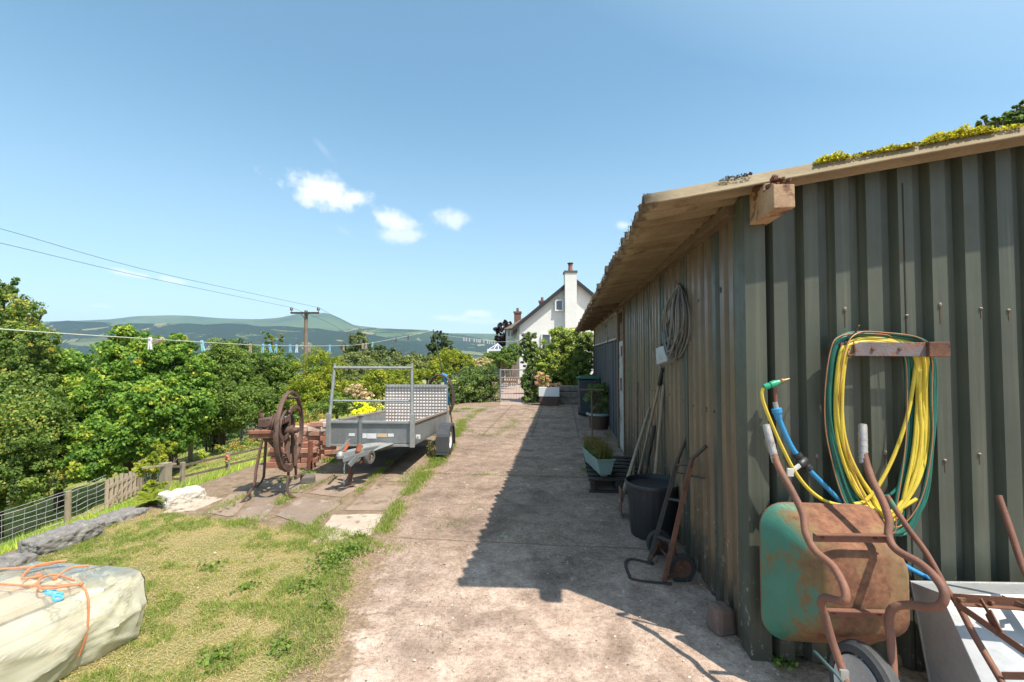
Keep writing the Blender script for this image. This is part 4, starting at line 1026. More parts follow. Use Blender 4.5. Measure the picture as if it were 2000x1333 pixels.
a = PY(1555, 886, 2.42); b_ = PY(1582, 919, 2.41); d = (b_ - a).normalized(); L = (b_ - a).length
mb = MB(); mb.lathe([(.014, 0), (.021, .004), (.021, .022), (.015, .028), (.018, L * .45), (.018, L * .6), (.015, L - .028), (.021, L - .022), (.021, L - .004), (.014, L)], a, d, 14); mb.lathe([(.02, -.02), (.022, -.01), (.022, .03), (.014, .04)], a.lerp(b_, .5) , (-.7, -.6, -.3), 12); mb.build('valve', M_BLKPLAS, sp, smooth=True)
mb = MB(); c = a.lerp(b_, .5) + Vector((-.03, -.03, -.01)); mb.bar(c, c + Vector((-.045, -.01, -.03)), .012, .02); mb.box(c + Vector((-.05, -.01, -.034)), (.03, .012, .04)); mb.build('lever', pm('white_plastic', (.6, .6, .58), (.5, .5, .48), 5, .4, 0, .05), sp, bevel=.003)
# small zinc label plate and torn tape near the corner
mb = MB(); c = PY(1488, 912, 2.478); mb.box(c, (.034, .002, .034), Matrix.Rotation(R(45), 3, 'Y')); mb.lathe([(.004, 0), (.004, .003)], c + Vector((0, -.001, 0)), (0, -1, 0), 8)
mb.build('washer_plate', M_GALV, shed)

# ------------------------------------------------------------------ rusty green wheelbarrow stood on its nose
M_BAR = None
def tray_mat():
    m, t, b = nodes('flaking_green_on_rust'); co = objco(t)
    n1 = noise_node(t, 4.5, 8, .65, co, .4); n2 = noise_node(t, 30, 6, .7, co); n3 = noise_node(t, 1.8, 3, .5, co)
    sx = t.nodes.new('ShaderNodeSeparateXYZ'); t.links.new(co, sx.inputs[0])
    rust = ramp(t, n1, [(.25, (.13, .06, .035)), (.5, (.235, .10, .055)), (.7, (.33, .15, .085))])
    rust = mixc(t, .85, rust, ramp(t, n2, [(.3, .35), (.6, 1.05), (.75, 1.5)]), 'MULTIPLY')
    rust = mixc(t, ramp(t, noise_node(t, 3, 6, .6, co, .8), [(.48, 0.0), (.62, .65)]), rust, (.15, .115, .05))
    # paint survives on the side that was turned from the weather
    side = t.nodes.new('ShaderNodeMapRange'); t.links.new(sx.outputs[0], side.inputs['Value']); side.inputs['From Min'].default_value = -.26; side.inputs['From Max'].default_value = -.06
    side.inputs['To Min'].default_value = .26; side.inputs['To Max'].default_value = -.03
    v = nmath(t, 'ADD', nmath(t, 'ADD', nmath(t, 'MULTIPLY', n1, .75), nmath(t, 'MULTIPLY', n3, .35)), side.outputs[0])
    v = nmath(t, 'ADD', v, nmath(t, 'MULTIPLY', nmath(t, 'SUBTRACT', n2, .5), .28))
    g = ramp(t, v, [(.66, 0.0), (.74, 1.0)])
    gcol = ramp(t, n1, [(.3, (.028, .12, .08)), (.6, (.04, .175, .125)), (.8, (.11, .15, .075))])
    ol = ramp(t, v, [(.52, 0.0), (.64, .6)]); base = mixc(t, ol, rust, (.16, .14, .055))
    c = mixc(t, g, base, gcol)
    t.links.new(c, b.inputs['Base Color']); t.links.new(ramp(t, g, [(0, .85), (1, .55)]), b.inputs['Roughness'])
    bump(t, b, nmath(t, 'ADD', n2, nmath(t, 'MULTIPLY', g, .6)), .35, .004); return m
M_TUBE = pm('rusty_tube', (.26, .115, .07), (.15, .07, .05), 7, .7, 0, .3, spot=(.10, .22, .15), spot_scale=6, spot_at=.64, spot_soft=.02)
wbr = empty('wheelbarrow', PY(1690, 1330, 2.1) * 1.0, 'rusty wheelbarrow with flaking green paint stood on its wheel against the front sheeting', 'wheelbarrow')
wbr.location.z = 0
ycF = 2.12   # plane of the tray bottom
def rrect(w, h, r, n=6):
    pts = []
    for (cx_, cy_, a0) in ((w / 2 - r, h / 2 - r, 0), (-w / 2 + r, h / 2 - r, 90), (-w / 2 + r, -h / 2 + r, 180), (w / 2 - r, -h / 2 + r, 270)):
        for k in range(n + 1):
            a_ = R(a0 + 90 * k / n); pts.append((cx_ + r * math.cos(a_), cy_ + r * math.sin(a_)))
    return pts
tl, trr, bl, br = PY(1507, 990, 2.34), PY(1750, 1010, 2.30), PY(1508, 1285, 2.28), PY(1760, 1270, 2.26)
cx = (tl.x + trr.x + bl.x + br.x) / 4; ztop_, zbot_ = (tl.z + trr.z) / 2 + .0, (bl.z + br.z) / 2
W = (trr.x - tl.x + br.x - bl.x) / 2; H = ztop_ - zbot_; cz = (ztop_ + zbot_) / 2
mb = MB(); secs = []
#  (y, width, height, corner radius, z shift, x shift): rim at the wall side, bottom of the tray towards us
for (yy, w, h, rr, dz, dx) in ((2.385, W + .02, H + .012, .11, 0, 0), (2.388, W + .035, H + .03, .115, 0, 0), (2.378, W + .036, H + .031, .115, 0, 0), (2.372, W + .02, H + .014, .11, 0, 0),
                               (2.32, W - .035, H - .05, .105, .004, .012), (2.24, W - .10, H - .15, .10, .012, .028), (2.165, W - .165, H - .245, .09, .02, .042), (2.145, W - .19, H - .28, .08, .02, .045), (2.137, W - .22, H - .32, .07, .02, .045)):
    secs.append([Vector((cx + dx + p[0], yy, cz + dz + p[1])) for p in rrect(w, h, rr)])
n = len(secs[0]); vs = [p for s_ in secs for p in s_]; fs = []
for i in range(len(secs) - 1):
    for k in range(n): fs.append([i * n + k, i * n + (k + 1) % n, (i + 1) * n + (k + 1) % n, (i + 1) * n + k])
fs.append([(len(secs) - 1) * n + k for k in range(n)])
mb.add(vs, fs); M_BAR = tray_mat()
tray = mb.build('tray', M_BAR, wbr, smooth=True, solid=.003)
mb = MB(); rimp = [Vector((cx + p[0], 2.386, cz + p[1])) for p in rrect(W + .03, H + .024, .113)]; mb.tube(rimp, .0065, 8, closed=True); mb.build('rim', M_TUBE, tray, smooth=True)
def hp(pts): return [PY(*p) for p in pts]
LH = hp([(1497, 834, 2.36), (1509, 880, 2.33), (1522, 915, 2.29), (1548, 962, 2.22), (1568, 1005, 2.17), (1574, 1042, 2.125), (1592, 1076, 2.08), (1626, 1106, 2.01), (1646, 1140, 1.94), (1652, 1166, 1.91), (1643, 1175, 1.92), (1612, 1168, 2.0), (1604, 1180, 2.03), (1612, 1205, 2.04), (1626, 1255, 2.02), (1642, 1300, 1.99), (1656, 1345, 1.95), (1662, 1375, 1.93)])
RH = hp([(1685, 834, 2.34), (1686, 880, 2.31), (1702, 935, 2.25), (1722, 975, 2.19), (1736, 1015, 2.145), (1736, 1050, 2.11), (1752, 1075, 2.07), (1798, 1102, 1.99), (1832, 1135, 1.92), (1845, 1165, 1.885), (1828, 1186, 1.90), (1775, 1182, 1.98), (1745, 1188, 2.01), (1736, 1212, 2.02), (1741, 1260, 2.00), (1744, 1310, 1.97), (1746, 1350, 1.94), (1747, 1380, 1.93)])
for h_ in (LH, RH):
    mb = MB(); mb.tube(crom(h_, 8), .0155, 12); fr = mb.build('handle_tube', M_TUBE, wbr, smooth=True)
    d = (h_[1] - h_[0]).normalized(); mb = MB(); mb.tube([h_[0] - d * .012, h_[0], h_[0] + d * .05, h_[0] + d * .12, h_[0] + d * .17], [.016, .0178, .018, .0175, .0168], 12)
    for k in range(5): mb.tube([h_[0] + d * (.03 + k * .028), h_[0] + d * (.037 + k * .028)], .0187, 12)
    mb.build('taped_grip', pm('silver_tape', (.45, .44, .43), (.33, .31, .30), 18, .5, .3, .5, spot=(.24, .13, .1), spot_scale=20, spot_at=.62), fr, smooth=True)
# cross straps and bolts
for (pa, pb, y, hgt) in (((1588, 1050), (1735, 1052), 2.128, .036), ((1612, 1196), (1740, 1200), 2.125, .032)):
    a, b_ = PY(pa[0], pa[1], y), PY(pb[0], pb[1], y); mb = MB(); mb.bar(a, b_, .005, hgt, (0, 0, 1)); mb.bar(a + Vector((0, -.012, hgt / 2)), b_ + Vector((0, -.012, hgt / 2)), .026, .004, (0, 0, 1))
    st_ = mb.build('cross_strap', M_TUBE, wbr)
    for s_ in (.12, .82):
        c = a.lerp(b_, s_) + Vector((0, -.005, .002)); mb = MB(); mb.lathe([(.008, 0), (.0085, .005), (.004, .007), (.004, .012), (0, .013)], c, (0, -1, 0), 6); mb.build('bolt', M_RUST, st_)
# wheel
wc = PY(1686, 1346, 1.90); wax = Vector((.99, .14, -.10)).normalized(); wc.z = .172
wc = PY(1692, 1345, 2.03); wc.z = .187
mb = MB(); prof = []
for k in range(15):
    a_ = R(-100 + 200 * k / 14); rr = .038 + (.0 if k % 2 else -.0022); prof.append((.145 + rr * math.cos(a_) * 1.05, rr * math.sin(a_)))
mb.lathe(prof, wc, wax, 48, closed=True); wh = mb.build('wheel', pm('barrow_tyre', (.045, .047, .05), (.075, .075, .076), 9, .7, 0, .2, spot=(.2, .19, .18), spot_scale=8, spot_at=.66), wbr, smooth=True)
mb = MB(); mb.lathe([(.121, -.036), (.127, -.040), (.130, -.034), (.114, -.026), (.104, -.010), (.06, -.014), (.028, -.02), (.024, -.045), (0, -.045), (0, .045), (.024, .045), (.028, .02), (.06, .014), (.104, .01), (.114, .026), (.130, .034), (.127, .04), (.121, .036)], wc, wax, 36)
rim_ = mb.build('wheel_rim', pm('chalky_white_rim', (.55, .56, .57), (.42, .42, .42), 7, .5, .1, .1, spot=(.28, .18, .12), spot_scale=10, spot_at=.64), wh, smooth=True)
mb = MB(); mb.tube([wc - wax * .11, wc + wax * .11], .009, 8); mb.bar(wc - wax * .10 + Vector((0, 0, -.005)), LH[-2], .03, .008); mb.bar(wc + wax * .09, RH[-2], .03, .008); mb.build('axle', M_RUST, wbr)
mb = MB(); mb.tube(crom(hp([(1590, 1272, 2.05), (1612, 1295, 1.98), (1640, 1325, 1.93), (1660, 1360, 1.90)]), 5), .006, 8); mb.build('nose_stay', pm('teal_bar', (.03, .11, .12), (.06, .10, .09), 12, .6, .1, .2), wbr, smooth=True)
mb = MB(); mb.box(PY(1649, 1322, 1.96), (.03, .012, .05)); mb.build('axle_clamp', M_GALV, wbr)

# ------------------------------------------------------------------ galvanised wheelbarrow stood beside it
gb = empty('wheelbarrow', PY(1900, 1330, 2.1), 'galvanised wheelbarrow with a rusty angle iron frame, upended at the foot of the sheeting', 'wheelbarrow')
gb.location.z = 0
M_GTRAY = pm('white_zinc_tray', (.50, .515, .53), (.38, .40, .42), 3.2, .42, .35, .1, spot=(.34, .24, .15), spot_scale=4.5, spot_at=.70, fine=.2)
A = PY(1779, 1137, 2.42); B = PY(2180, 1143, 2.30); C_ = PY(1800, 1345, 2.38); 
# tray bottom plane nearer to us
D1 = PY(1838, 1160, 2.27); D2 = PY(2150, 1166, 2.16); E1 = PY(1935, 1375, 2.02); E2 = PY(2200, 1375, 1.94); F1 = Vector((A.x + .02, 2.34, .02)); F2 = Vector((B.x, 2.30, .02))
mb = MB()
def subq(mb, p, q, r_, s_, n1=6, n2=6, amp=.0): mb.grid(lambda u, v: (p.lerp(q, u)).lerp(s_.lerp(r_, u), v), n1, n2)
subq(mb, D1, D2, E2, E1)                # bottom of the tray, towards us
subq(mb, A, D1, E1, F1)                 # shaded side
subq(mb, A, B, D2, D1)                  # top sloping end
subq(mb, B, D2, E2, F2)
subq(mb, F1, F2, E2, E1)
gt_ = mb.build('tray', M_GTRAY, gb, solid=.003, noise=(.012, .3))
mb = MB(); mb.tube([F1, A, B, F2], .007, 8); mb.build('rim', M_GALV, gt_, smooth=True)
GL = hp([(1731, 968, 2.37), (1772, 1030, 2.31), (1810, 1082, 2.26), (1848, 1150, 2.20), (1870, 1180, 2.165), (1905, 1245, 2.08), (1958, 1335, 1.97), (1985, 1390, 1.90)])
GR = hp([(1950, 968, 2.30), (1975, 1040, 2.24), (2003, 1120, 2.17), (2060, 1230, 2.05), (2120, 1350, 1.9)])
for h_ in (GL, GR): mb = MB(); mb.tube(crom(h_, 6), .0125, 10); mb.build('handle_tube', M_TUBE, gb, smooth=True)
mb = MB(); a, b_ = PY(1862, 1168, 2.165), PY(2060, 1182, 2.08); mb.bar(a, b_, .004, .036, (0, 0, 1)); mb.bar(a + Vector((0, -.014, -.018)), b_ + Vector((0, -.014, -.018)), .028, .004, (0, 0, 1))
ai = mb.build('angle_iron', M_RUST, gb)
for px in (1878, 1938, 1998):
    mb = MB(); c = PY(px, 1171 + (px - 1870) * .07, 2.135); mb.box(c, (.03, .012, .014)); mb.lathe([(.008, 0), (.007, .012), (0, .014)], c + Vector((-.01, -.005, 0)), (0, -1, .2), 6); mb.build('bolt', M_RUST, ai)
mb = MB(); mb.bar(PY(1866, 1178, 2.14), PY(2040, 1300, 1.92), .005, .026, (0, 0, 1)); mb.build('leg_strut', M_RUST, gb)
mb = MB(); mb.bar(PY(1915, 1171, 2.13), PY(1932, 1198, 2.08), .005, .018, (0, 0, 1)); mb.bar(PY(1930, 1196, 2.08), PY(1952, 1238, 2.02), .005, .05, (0, 0, 1)); mb.build('leg_strut', M_RUST, gb)
mb = MB(); mb.bar(PY(1955, 1169, 2.14), PY(2080, 1220, 2.02), .005, .03, (0, 0, 1)); mb.build('leg_strut', M_RUST, gb)
mb = MB(); mb.bar(PY(1958, 1320, 1.97), PY(2100, 1322, 1.90), .005, .026, (0, 0, 1)); mb.build('cross_strap', M_RUST, gb)
c = Vector((2.0, 1.72, .16)); mb = MB(); mb.lathe([(.12, -.03), (.155, -.03), (.165, 0), (.155, .03), (.12, .03)], c, (.9, -.4, 0), 32, closed=True); w2 = mb.build('wheel', M_RUBBER, gb, smooth=True)
mb = MB(); mb.lathe([(0, -.03), (.12, -.02), (.12, .02), (0, .03)], c, (.9, -.4, 0), 24); mb.build('wheel_rim', M_RUST, w2, smooth=True)

# loose stone and litter under the barrows
mb = MB(); c = PZ(1770, 1312, .0) ; c = Vector((c.x, c.y + .08, .035)); mb.box(c, (.17, .12, .08), Matrix.Rotation(.3, 3, 'Z'), .7)
o = mb.build('rock', pm('sandy_rock', (.36, .25, .15), (.25, .17, .10), 9, .9, 0, .6), None, bevel=.03, noise=(.02, .06)); tag(o, 'sandy brown rock on the ground between the two wheelbarrows', 'rock')
# ------------------------------------------------------------------ box trailer
TD = 5.85
a, b_ = P(640, 870, TD), P(809, 870, TD)
th = R(4.0)                                     # heading to the left of the driveway axis
fw = Vector((-math.sin(th), math.cos(th), 0)); rt = Vector((math.cos(th), math.sin(th), 0))
TO = (a + b_) / 2; TO.z = 0
tw = (b_ - a).length; TL = 2.25
trl = empty('trailer', (TO.x + fw.x * 1.2, TO.y + fw.y * 1.2, 0), 'galvanised box trailer with ladder rack and raised chequered ramp, parked beside the driveway', 'trailer')
def T(u, v, z, tilt=True):
    """u across, v back along the trailer, z up; the nose sits higher than the tail"""
    return TO + rt * u + fw * v + Vector((0, 0, z + ((.11 - .058 * v) if tilt else 0)))
M_TGAL = pm('trailer_zinc', (.30, .315, .32), (.20, .215, .225), 4, .48, .35, .15, (1, 1, .7), spot=(.40, .37, .33), spot_scale=6, spot_at=.68)
hw = tw / 2
def tbar(mb, p, q, w, h): return mb.bar(T(*p), T(*q), w, h)
mb = MB()
zb, zt = .29, .585
mb.prism([T(-hw, 0, zb), T(hw, 0, zb), T(hw, 0, zt), T(-hw, 0, zt)], fw * .012)
mb.build('front_board', M_TGAL, trl)
mb = MB(); tbar(mb, (-hw - .01, -.005, zt), (hw + .01, -.005, zt), .04, .03); tbar(mb, (-hw, -.004, zb + .0), (hw, -.004, zb + .0), .02, .03); mb.build('top_rail', M_GALV, trl, bevel=.003)
for s in (-1, 1):
    mb = MB(); mb.prism([T(s * hw, .015, zb), T(s * hw, TL, zb), T(s * hw, TL, zt), T(s * hw, .015, zt)], rt * -.012 * s); mb.build('side_board', M_TGAL, trl)
    mb = MB(); mb.bar(T(s * hw, .0, zt), T(s * hw, TL, zt), .035, .03); mb.build('top_rail', pm('rusty_rail', (.36, .33, .29), (.30, .20, .14), 9, .7, .2, .3), trl, bevel=.003)
    mb = MB(); mb.bar(T(s * (hw - .012), -.025, zb - .02), T(s * (hw - .012), -.025, zt + .11), .055, .045, (0, 1, 0)); mb.build('corner_post', M_GALV, trl, bevel=.004)
    mb = MB(); mb.prism([T(s * (hw + .01), TL - .02, zb), T(s * (hw + .01), TL + .20, zb), T(s * (hw + .01), TL + .20, zt - .04), T(s * (hw + .01), TL + .02, zt + .05)], rt * .01 * s); mb.build('tail_gusset', M_GALV, trl)
    # ladder rack upright
    mb = MB(); mb.tube([T(s * (hw - .02), -.03, zt + .0), T(s * (hw - .045), .06, zt + .70), T(s * (hw - .045), .06, zt + .76)], [.021, .019, .019], 10); mb.build('rack_upright', M_GALV, trl, smooth=True)
for z, r in ((.70, .016), (.27, .013)):
    mb = MB(); mb.tube([T(-hw + .04, .03 + z * .02, zt + z), T(hw - .04, .03 + z * .02, zt + z)], r, 10); mb.build('rack_rail', M_GALV, trl, smooth=True)
mb = MB(); mb.prism([T(-hw, 0, zb + .01), T(hw, 0, zb + .01), T(hw, TL, zb + .01), T(-hw, TL, zb + .01)], (0, 0, .018)); mb.build('floor', M_TGAL, trl)
# ramp of five-bar aluminium plate, raised
def plate_mat():
    m, t, b = nodes('chequer_plate'); b.inputs['Metallic'].default_value = .35; b.inputs['Roughness'].default_value = .38
    g = noise_node(t, 5, 5, .6, objco(t)); t.links.new(ramp(t, g, [(.3, (.34, .27, .245)), (.7, (.44, .36, .33))]), b.inputs['Base Color']); return m
ra, rb, r1, r0 = -hw + .02, hw - .02, zb + .755, zb + .04
ra = -hw + (P(750, 800, 8.05) - T(-hw, TL, 0)).dot(rt); rb = -hw + (P(872, 800, 8.05) - T(-hw, TL, 0)).dot(rt)
mb = MB(); mb.prism([T(ra, TL, r0), T(rb, TL, r0), T(rb, TL + .03, r1), T(ra, TL + .03, r1)], fw * .02); rmp = mb.build('ramp', plate_mat(), trl)
mb = MB(); nx_, nz_ = 20, 13
for i in range(nx_):
    for j in range(nz_):
        c = T(ra + (rb - ra) * (i + .5) / nx_, TL + .03 * (j + .5) / nz_ - .003, r0 + (r1 - r0) * (j + .5) / nz_)
        s = 1 if (i + j) % 2 else -1
        q = Quaternion(fw, R(45 * s))
        mb.lathe([(.0165, .001), (.014, -.004), (.005, -.006), (0, -.0065)], c, fw, 8, sx=1.25, sy=1.0)
mb.build('tread_studs', pm('polished_studs', (.92, .88, .84), (.82, .78, .74), 9, .4, .15, .05), rmp, smooth=True)
mb = MB(); mb.bar(T(ra, TL - .002, r1), T(rb, TL - .002, r1), .03, .02); mb.bar(T(ra, TL, r0), T(ra, TL + .03, r1), .02, .02, (0, 1, 0)); mb.bar(T(rb, TL, r0), T(rb, TL + .03, r1), .02, .02, (0, 1, 0)); mb.build('ramp_frame', M_GALV, rmp)
# stickers and marker lamp on the front
stk = pm('white_sticker', (.80, .82, .84), (.72, .74, .76), 9, .5, 0, .02); stk2 = pm('tan_sticker', (.70, .52, .34), (.62, .46, .3), 9, .5, 0, .02)
for x0, x1, z0, z1, mt in ((-.31, -.23, .115, .15, stk), (-.13, -.075, .09, .15, stk), (-.07, .05, .085, .15, stk), (.06, .19, .105, .15, stk2), (.2, .275, .11, .15, stk)):
    mb = MB(); mb.prism([T(x0 + .02, -.003, zb + z0), T(x1 + .02, -.003, zb + z0), T(x1 + .02, -.003, zb + z1), T(x0 + .02, -.003, zb + z1)], fw * .0025); mb.build('sticker', mt, trl)
mb = MB(); mb.prism([T(hw + .002, .09, zb + .07), T(hw + .06, .09, zb + .07), T(hw + .06, .09, zb + .125), T(hw + .002, .09, zb + .125)], fw * .012); lm = mb.build('marker_lamp', stk, trl, bevel=.003)
mb = MB(); mb.lathe([(.013, 0), (.012, -.006), (0, -.007)], T(hw + .03, .088, zb + .097), fw, 12); mb.build('lens', pm('grey_lens', (.5, .5, .52), None, 9, .2), lm)
# stone guard, drawbar, coupling, jockey
M_DKG = pm('dull_dark_zinc', (.24, .26, .27), (.17, .19, .2), 8, .5, .3, .2, spot=(.3, .16, .08), spot_scale=11, spot_at=.66)
cx_ = (P(735, 870, TD) - TO).dot(rt)
dbz = .22; db0 = T(cx_ * .2 - .0, .9, dbz + .02)
hx, hv = (P(668, 888, 5.15) - TO).dot(rt), (P(668, 888, 5.15) - TO).dot(fw)
HD = P(668, 889, 5.15)                           # coupling head
JK = P(702, 880, 5.45)
mb = MB(); mb.bar(T(-.42, 1.0, zb - .05), HD + Vector((.10, .18, .0)), .05, .06); mb.bar(T(.42, 1.0, zb - .05), HD + Vector((.12, .20, .0)), .05, .06); mb.build('drawbar', M_DKG, trl, bevel=.004)
mb = MB(); hd = (HD - T(0, .9, zb - .05)).normalized()
mb.bar(HD + Vector((.14, .22, .01)), HD + Vector((.0, .0, .0)), .075, .07); mb.lathe([(0, -.035), (.036, -.035), (.044, .0), (.034, .03), (.012, .045), (0, .047)], HD - Vector((.01, .02, 0)), (0, 0, 1), 16, sy=1.2)
cp = mb.build('coupling', M_GALV, trl, bevel=.006)
mb = MB(); mb.bar(HD + Vector((.02, .0, .04)), HD + Vector((.05, .06, .13)), .045, .016); mb.bar(HD + Vector((.14, .1, .02)), HD + Vector((.16, .12, .10)), .04, .05); mb.build('release_handle', pm('orange_rust_paint', (.46, .15, .07), (.34, .11, .05), 12, .7, 0, .2), cp, bevel=.003)
mb = MB(); mb.bar(HD + Vector((.02, -.02, -.055)), HD + Vector((.26, .10, .01)), .02, .05); mb.bar(HD + Vector((.10, -.03, -.11)), HD + Vector((.16, .05, -.02)), .03, .05); mb.build('brake_lever', M_DKG, cp, bevel=.003)
jt = P(703, 823, 5.42); jb = P(702, 890, 5.42)
mb = MB(); mb.tube([jb, jt], .026, 12); mb.tube([jt, jt + Vector((0, 0, .03))], .018, 10); jo = mb.build('jockey_tube', M_DKG, trl, smooth=True)
mb = MB(); mb.tube([jt + Vector((0, 0, .03)), jt + Vector((0, 0, .055))], .012, 8); mb.tube([jt + Vector((-.03, 0, .055)), jt + Vector((.04, 0, .055))], .008, 8); mb.build('crank', M_BLKSTEEL, jo, smooth=True)
mb = MB(); mb.bar(P(684, 880, 5.4), P(684, 941, 5.4) , .035, .035, (0, 1, 0)); jf = mb.build('prop_stand', M_RUST, trl, bevel=.003)
b0 = PZ(684, 944); mb = MB(); mb.box((P(684, 941, 5.4).x, P(684, 941, 5.4).y, .01), (.09, .09, .018)); mb.build('foot', M_RUST, jf)
for (px, py, d, r) in ((721, 893, 5.45, .085), (694, 891, 5.30, .075)):
    wc_ = P(px, py, d); mb = MB(); ax_ = Vector((.9, -.35, .1)).normalized() if px < 700 else Vector((.93, -.2, 0)).normalized()
    mb.lathe([(r * .62, -.03), (r * .9, -.03), (r, -.015), (r, .015), (r * .9, .03), (r * .62, .03)], wc_, ax_, 28, closed=True); jw = mb.build('jockey_wheel', pm('grey_rubber', (.13, .13, .13), (.09, .09, .09), 12, .8, 0, .2) if px > 700 else M_DKG, trl, smooth=True)
    mb = MB(); mb.lathe([(0, -.02), (r * .6, -.012), (r * .6, .012), (0, .02)], wc_, ax_, 20); mb.build('hub', M_WHITE if px > 700 else M_BLKSTEEL, jw, smooth=True)
mb = MB(); mb.bar(P(703, 890, 5.42), P(723, 893, 5.42), .04, .05); mb.bar(P(690, 905, 5.4), P(716, 900, 5.42), .03, .03); mb.build('fork', M_RUST, trl)
mb = MB(); mb.prism([P(708, 868, 5.6), P(735, 866, 5.75), P(766, 868, 5.8), P(722, 884, 5.5), P(712, 884, 5.48)], Vector((.02, .06, 0))); mb.build('gusset_plate', M_GALV, trl)
mb = MB(); mb.bar(P(683, 858, 5.7), P(664, 880, 5.3), .03, .012); mb.bar(P(679, 852, 5.75), P(675, 866, 5.7), .01, .02); mb.build('brake_handle', M_DKG, trl)
# safety chain of links
mb = MB()
for i in range(13):
    c = HD + Vector((.035 + .004 * math.sin(i), -.01, -.05 - i * .022)); a_ = i * R(90)
    pts = [c + Vector((math.cos(a_) * .0075 * math.cos(t_), math.sin(a_) * .0075 * math.cos(t_), .0145 * math.sin(t_))) for t_ in np.linspace(0, 2 * math.pi, 9)[:-1]]
    mb.tube(pts, .0024, 5, closed=True)
mb.build('chain', M_GALV, trl)
# axle, wheels and mudguards
Wc = P(872, 862, 7.12); wv = (Wc - TO).dot(fw); WR = .232
for s in (1, -1):
    u = (Wc - TO).dot(rt) * (1 if s > 0 else 0) - (hw + .13 if s < 0 else 0); c = T(u, wv, 0, False); c.z = WR
    mb = MB(); mb.lathe([(.125, -.06), (.16, -.075), (.215, -.072), (.230, -.055), (WR, -.02), (WR, .02), (.230, .055), (.215, .072), (.16, .075), (.125, .06)], c, rt, 40, closed=True)
    for k in range(0, 40): 
        a_ = 2 * math.pi * k / 40; 
    wl = mb.build('wheel', M_RUBBER, trl, smooth=True)
    mb = MB(); mb.lathe([(0, -.055), (.05, -.05), (.06, -.03), (.10, -.035), (.118, -.062), (.128, -.062), (.128, .062), (.118, .062), (.10, .035), (.06, .03), (.05, .05), (0, .055)], c, rt, 32)
    mb.build('wheel_rim', pm('white_wheel_rim', (.78, .78, .77), (.66, .65, .63), 9, .4, 0, .05), wl, smooth=True)
    # mudguard: flat-topped arch
    mb = MB(); prof = []
    for k in range(17):
        t_ = R(-8 + 196 * k / 16); r_ = .285
        x = math.cos(t_) * r_ * 1.12; z = max(-.12, math.sin(t_) * r_)
        prof.append((x, min(z, .25)))
    prof = [(.335, -.12)] + [p for p in prof if p[1] > -.10] + [(-.335, -.16)]
    vs = []
    for (x, z) in prof:
        for du in (-.10, .085): vs.append(c + rt * (s * du) + fw * x + Vector((0, 0, z)))
    for (x, z) in prof: vs.append(c + rt * (s * .085) + fw * x * .88 + Vector((0, 0, z - .04)))
    n = len(prof); fs = [[2 * k, 2 * k + 2, 2 * k + 3, 2 * k + 1] for k in range(n - 1)] + [[2 * k + 1, 2 * k + 3, 2 * n + k + 1, 2 * n + k] for k in range(n - 1)]
    # closed front flap
    mb.add(vs, fs)
    mb.prism([c + rt * s * -.10 + fw * -.335 + Vector((0, 0, -.12)), c + rt * s * .085 + fw * -.335 + Vector((0, 0, -.12)), c + rt * s * .085 + fw * -.32 + Vector((0, 0, .1)), c + rt * s * -.10 + fw * -.32 + Vector((0, 0, .1))], fw * .006)
    mb.build('mudguard', pm('mudguard_plastic', (.05, .053, .06), (.07, .074, .08), 3, .45, 0, .08), trl, solid=.005)
mb = MB(); mb.tube([T(-hw - .1, wv, .12), T(hw + .1, wv, .12)], .03, 10); mb.box(T(0, wv, .16), (tw, .05, .05)); mb.build('axle', M_DKG, trl)

# black pipe coil and prop pole behind the trailer, and the washing line the pole holds
c = P(858, 776, 8.75); mb = MB()
for i in range(3): mb.tube([c + Vector((math.cos(t_) * .26 + .01 * i, .03 * i, math.sin(t_) * .43)) for t_ in np.linspace(0, 2 * math.pi, 40)[:-1]], .014, 8, closed=True)
o = mb.build('pipe_coil', pm('black_pipe', (.05, .04, .038), (.11, .075, .06), 9, .5, 0, .1), None, smooth=True); tag(o, 'black plastic pipe coil standing upright behind the raised trailer ramp', 'pipe')
o.location = (0, 0, 0)
pb, pt = PZ(886, 803), P(846, 644, 8.9); pb = P(886, 806, 8.9)
pb.z = 0.0; prp = empty('clothes_prop', pb, 'thin dark green pole propping the washing line behind the trailer', 'prop')
mb = MB(); mb.tube(crom([pb, P(873, 760, 8.9), P(858, 700, 8.9), pt], 6), [.014, .010], 8); mb.build('pole', pm('green_cane', (.04, .075, .045), (.07, .08, .05), 9, .6), prp, smooth=True)
mb = MB(); mb.tube(crom([P(866, 733, 8.8), P(870, 748, 8.8), P(873, 765, 8.8), P(876, 790, 8.8)], 5), .026, 8); mb.tube([P(864, 731, 8.82), P(874, 736, 8.8)], .03, 8); mb.build('binding', M_BLUE, prp, smooth=True)
LINE = [(-260, 622, 1.9), (0, 643, 2.2), (140, 653, 2.45), (287, 662, 2.8), (400, 669, 3.3), (520, 675, 4.0), (640, 676, 5.1), (705, 673, 6.0), (770, 662, 7.4), (846, 646, 8.9)]
LP = crom([P(*p) for p in LINE], 10)
mb = MB(); mb.tube(LP, .0028, 6); o = mb.build('washing_line', pm('plastic_line', (.62, .64, .50), (.5, .52, .42), 30, .5), None, smooth=True); tag(o, 'pale green washing line stretched across the garden with pegs on it', 'washing line')
def pcol(n, c): return pm(n, c, tuple(x * .8 for x in c), 30, .45, 0, .02)
PEGC = {'white': pcol('white_peg', (.78, .76, .86)), 'aqua': pcol('aqua_peg', (.30, .62, .66)), 'blue': pcol('blue_peg', (.22, .50, .72)), 'wood': pcol('wooden_peg', (.40, .33, .24)), 'pink': pcol('pink_peg', (.55, .38, .34)), 'dark': pcol('dark_peg', (.10, .09, .10))}
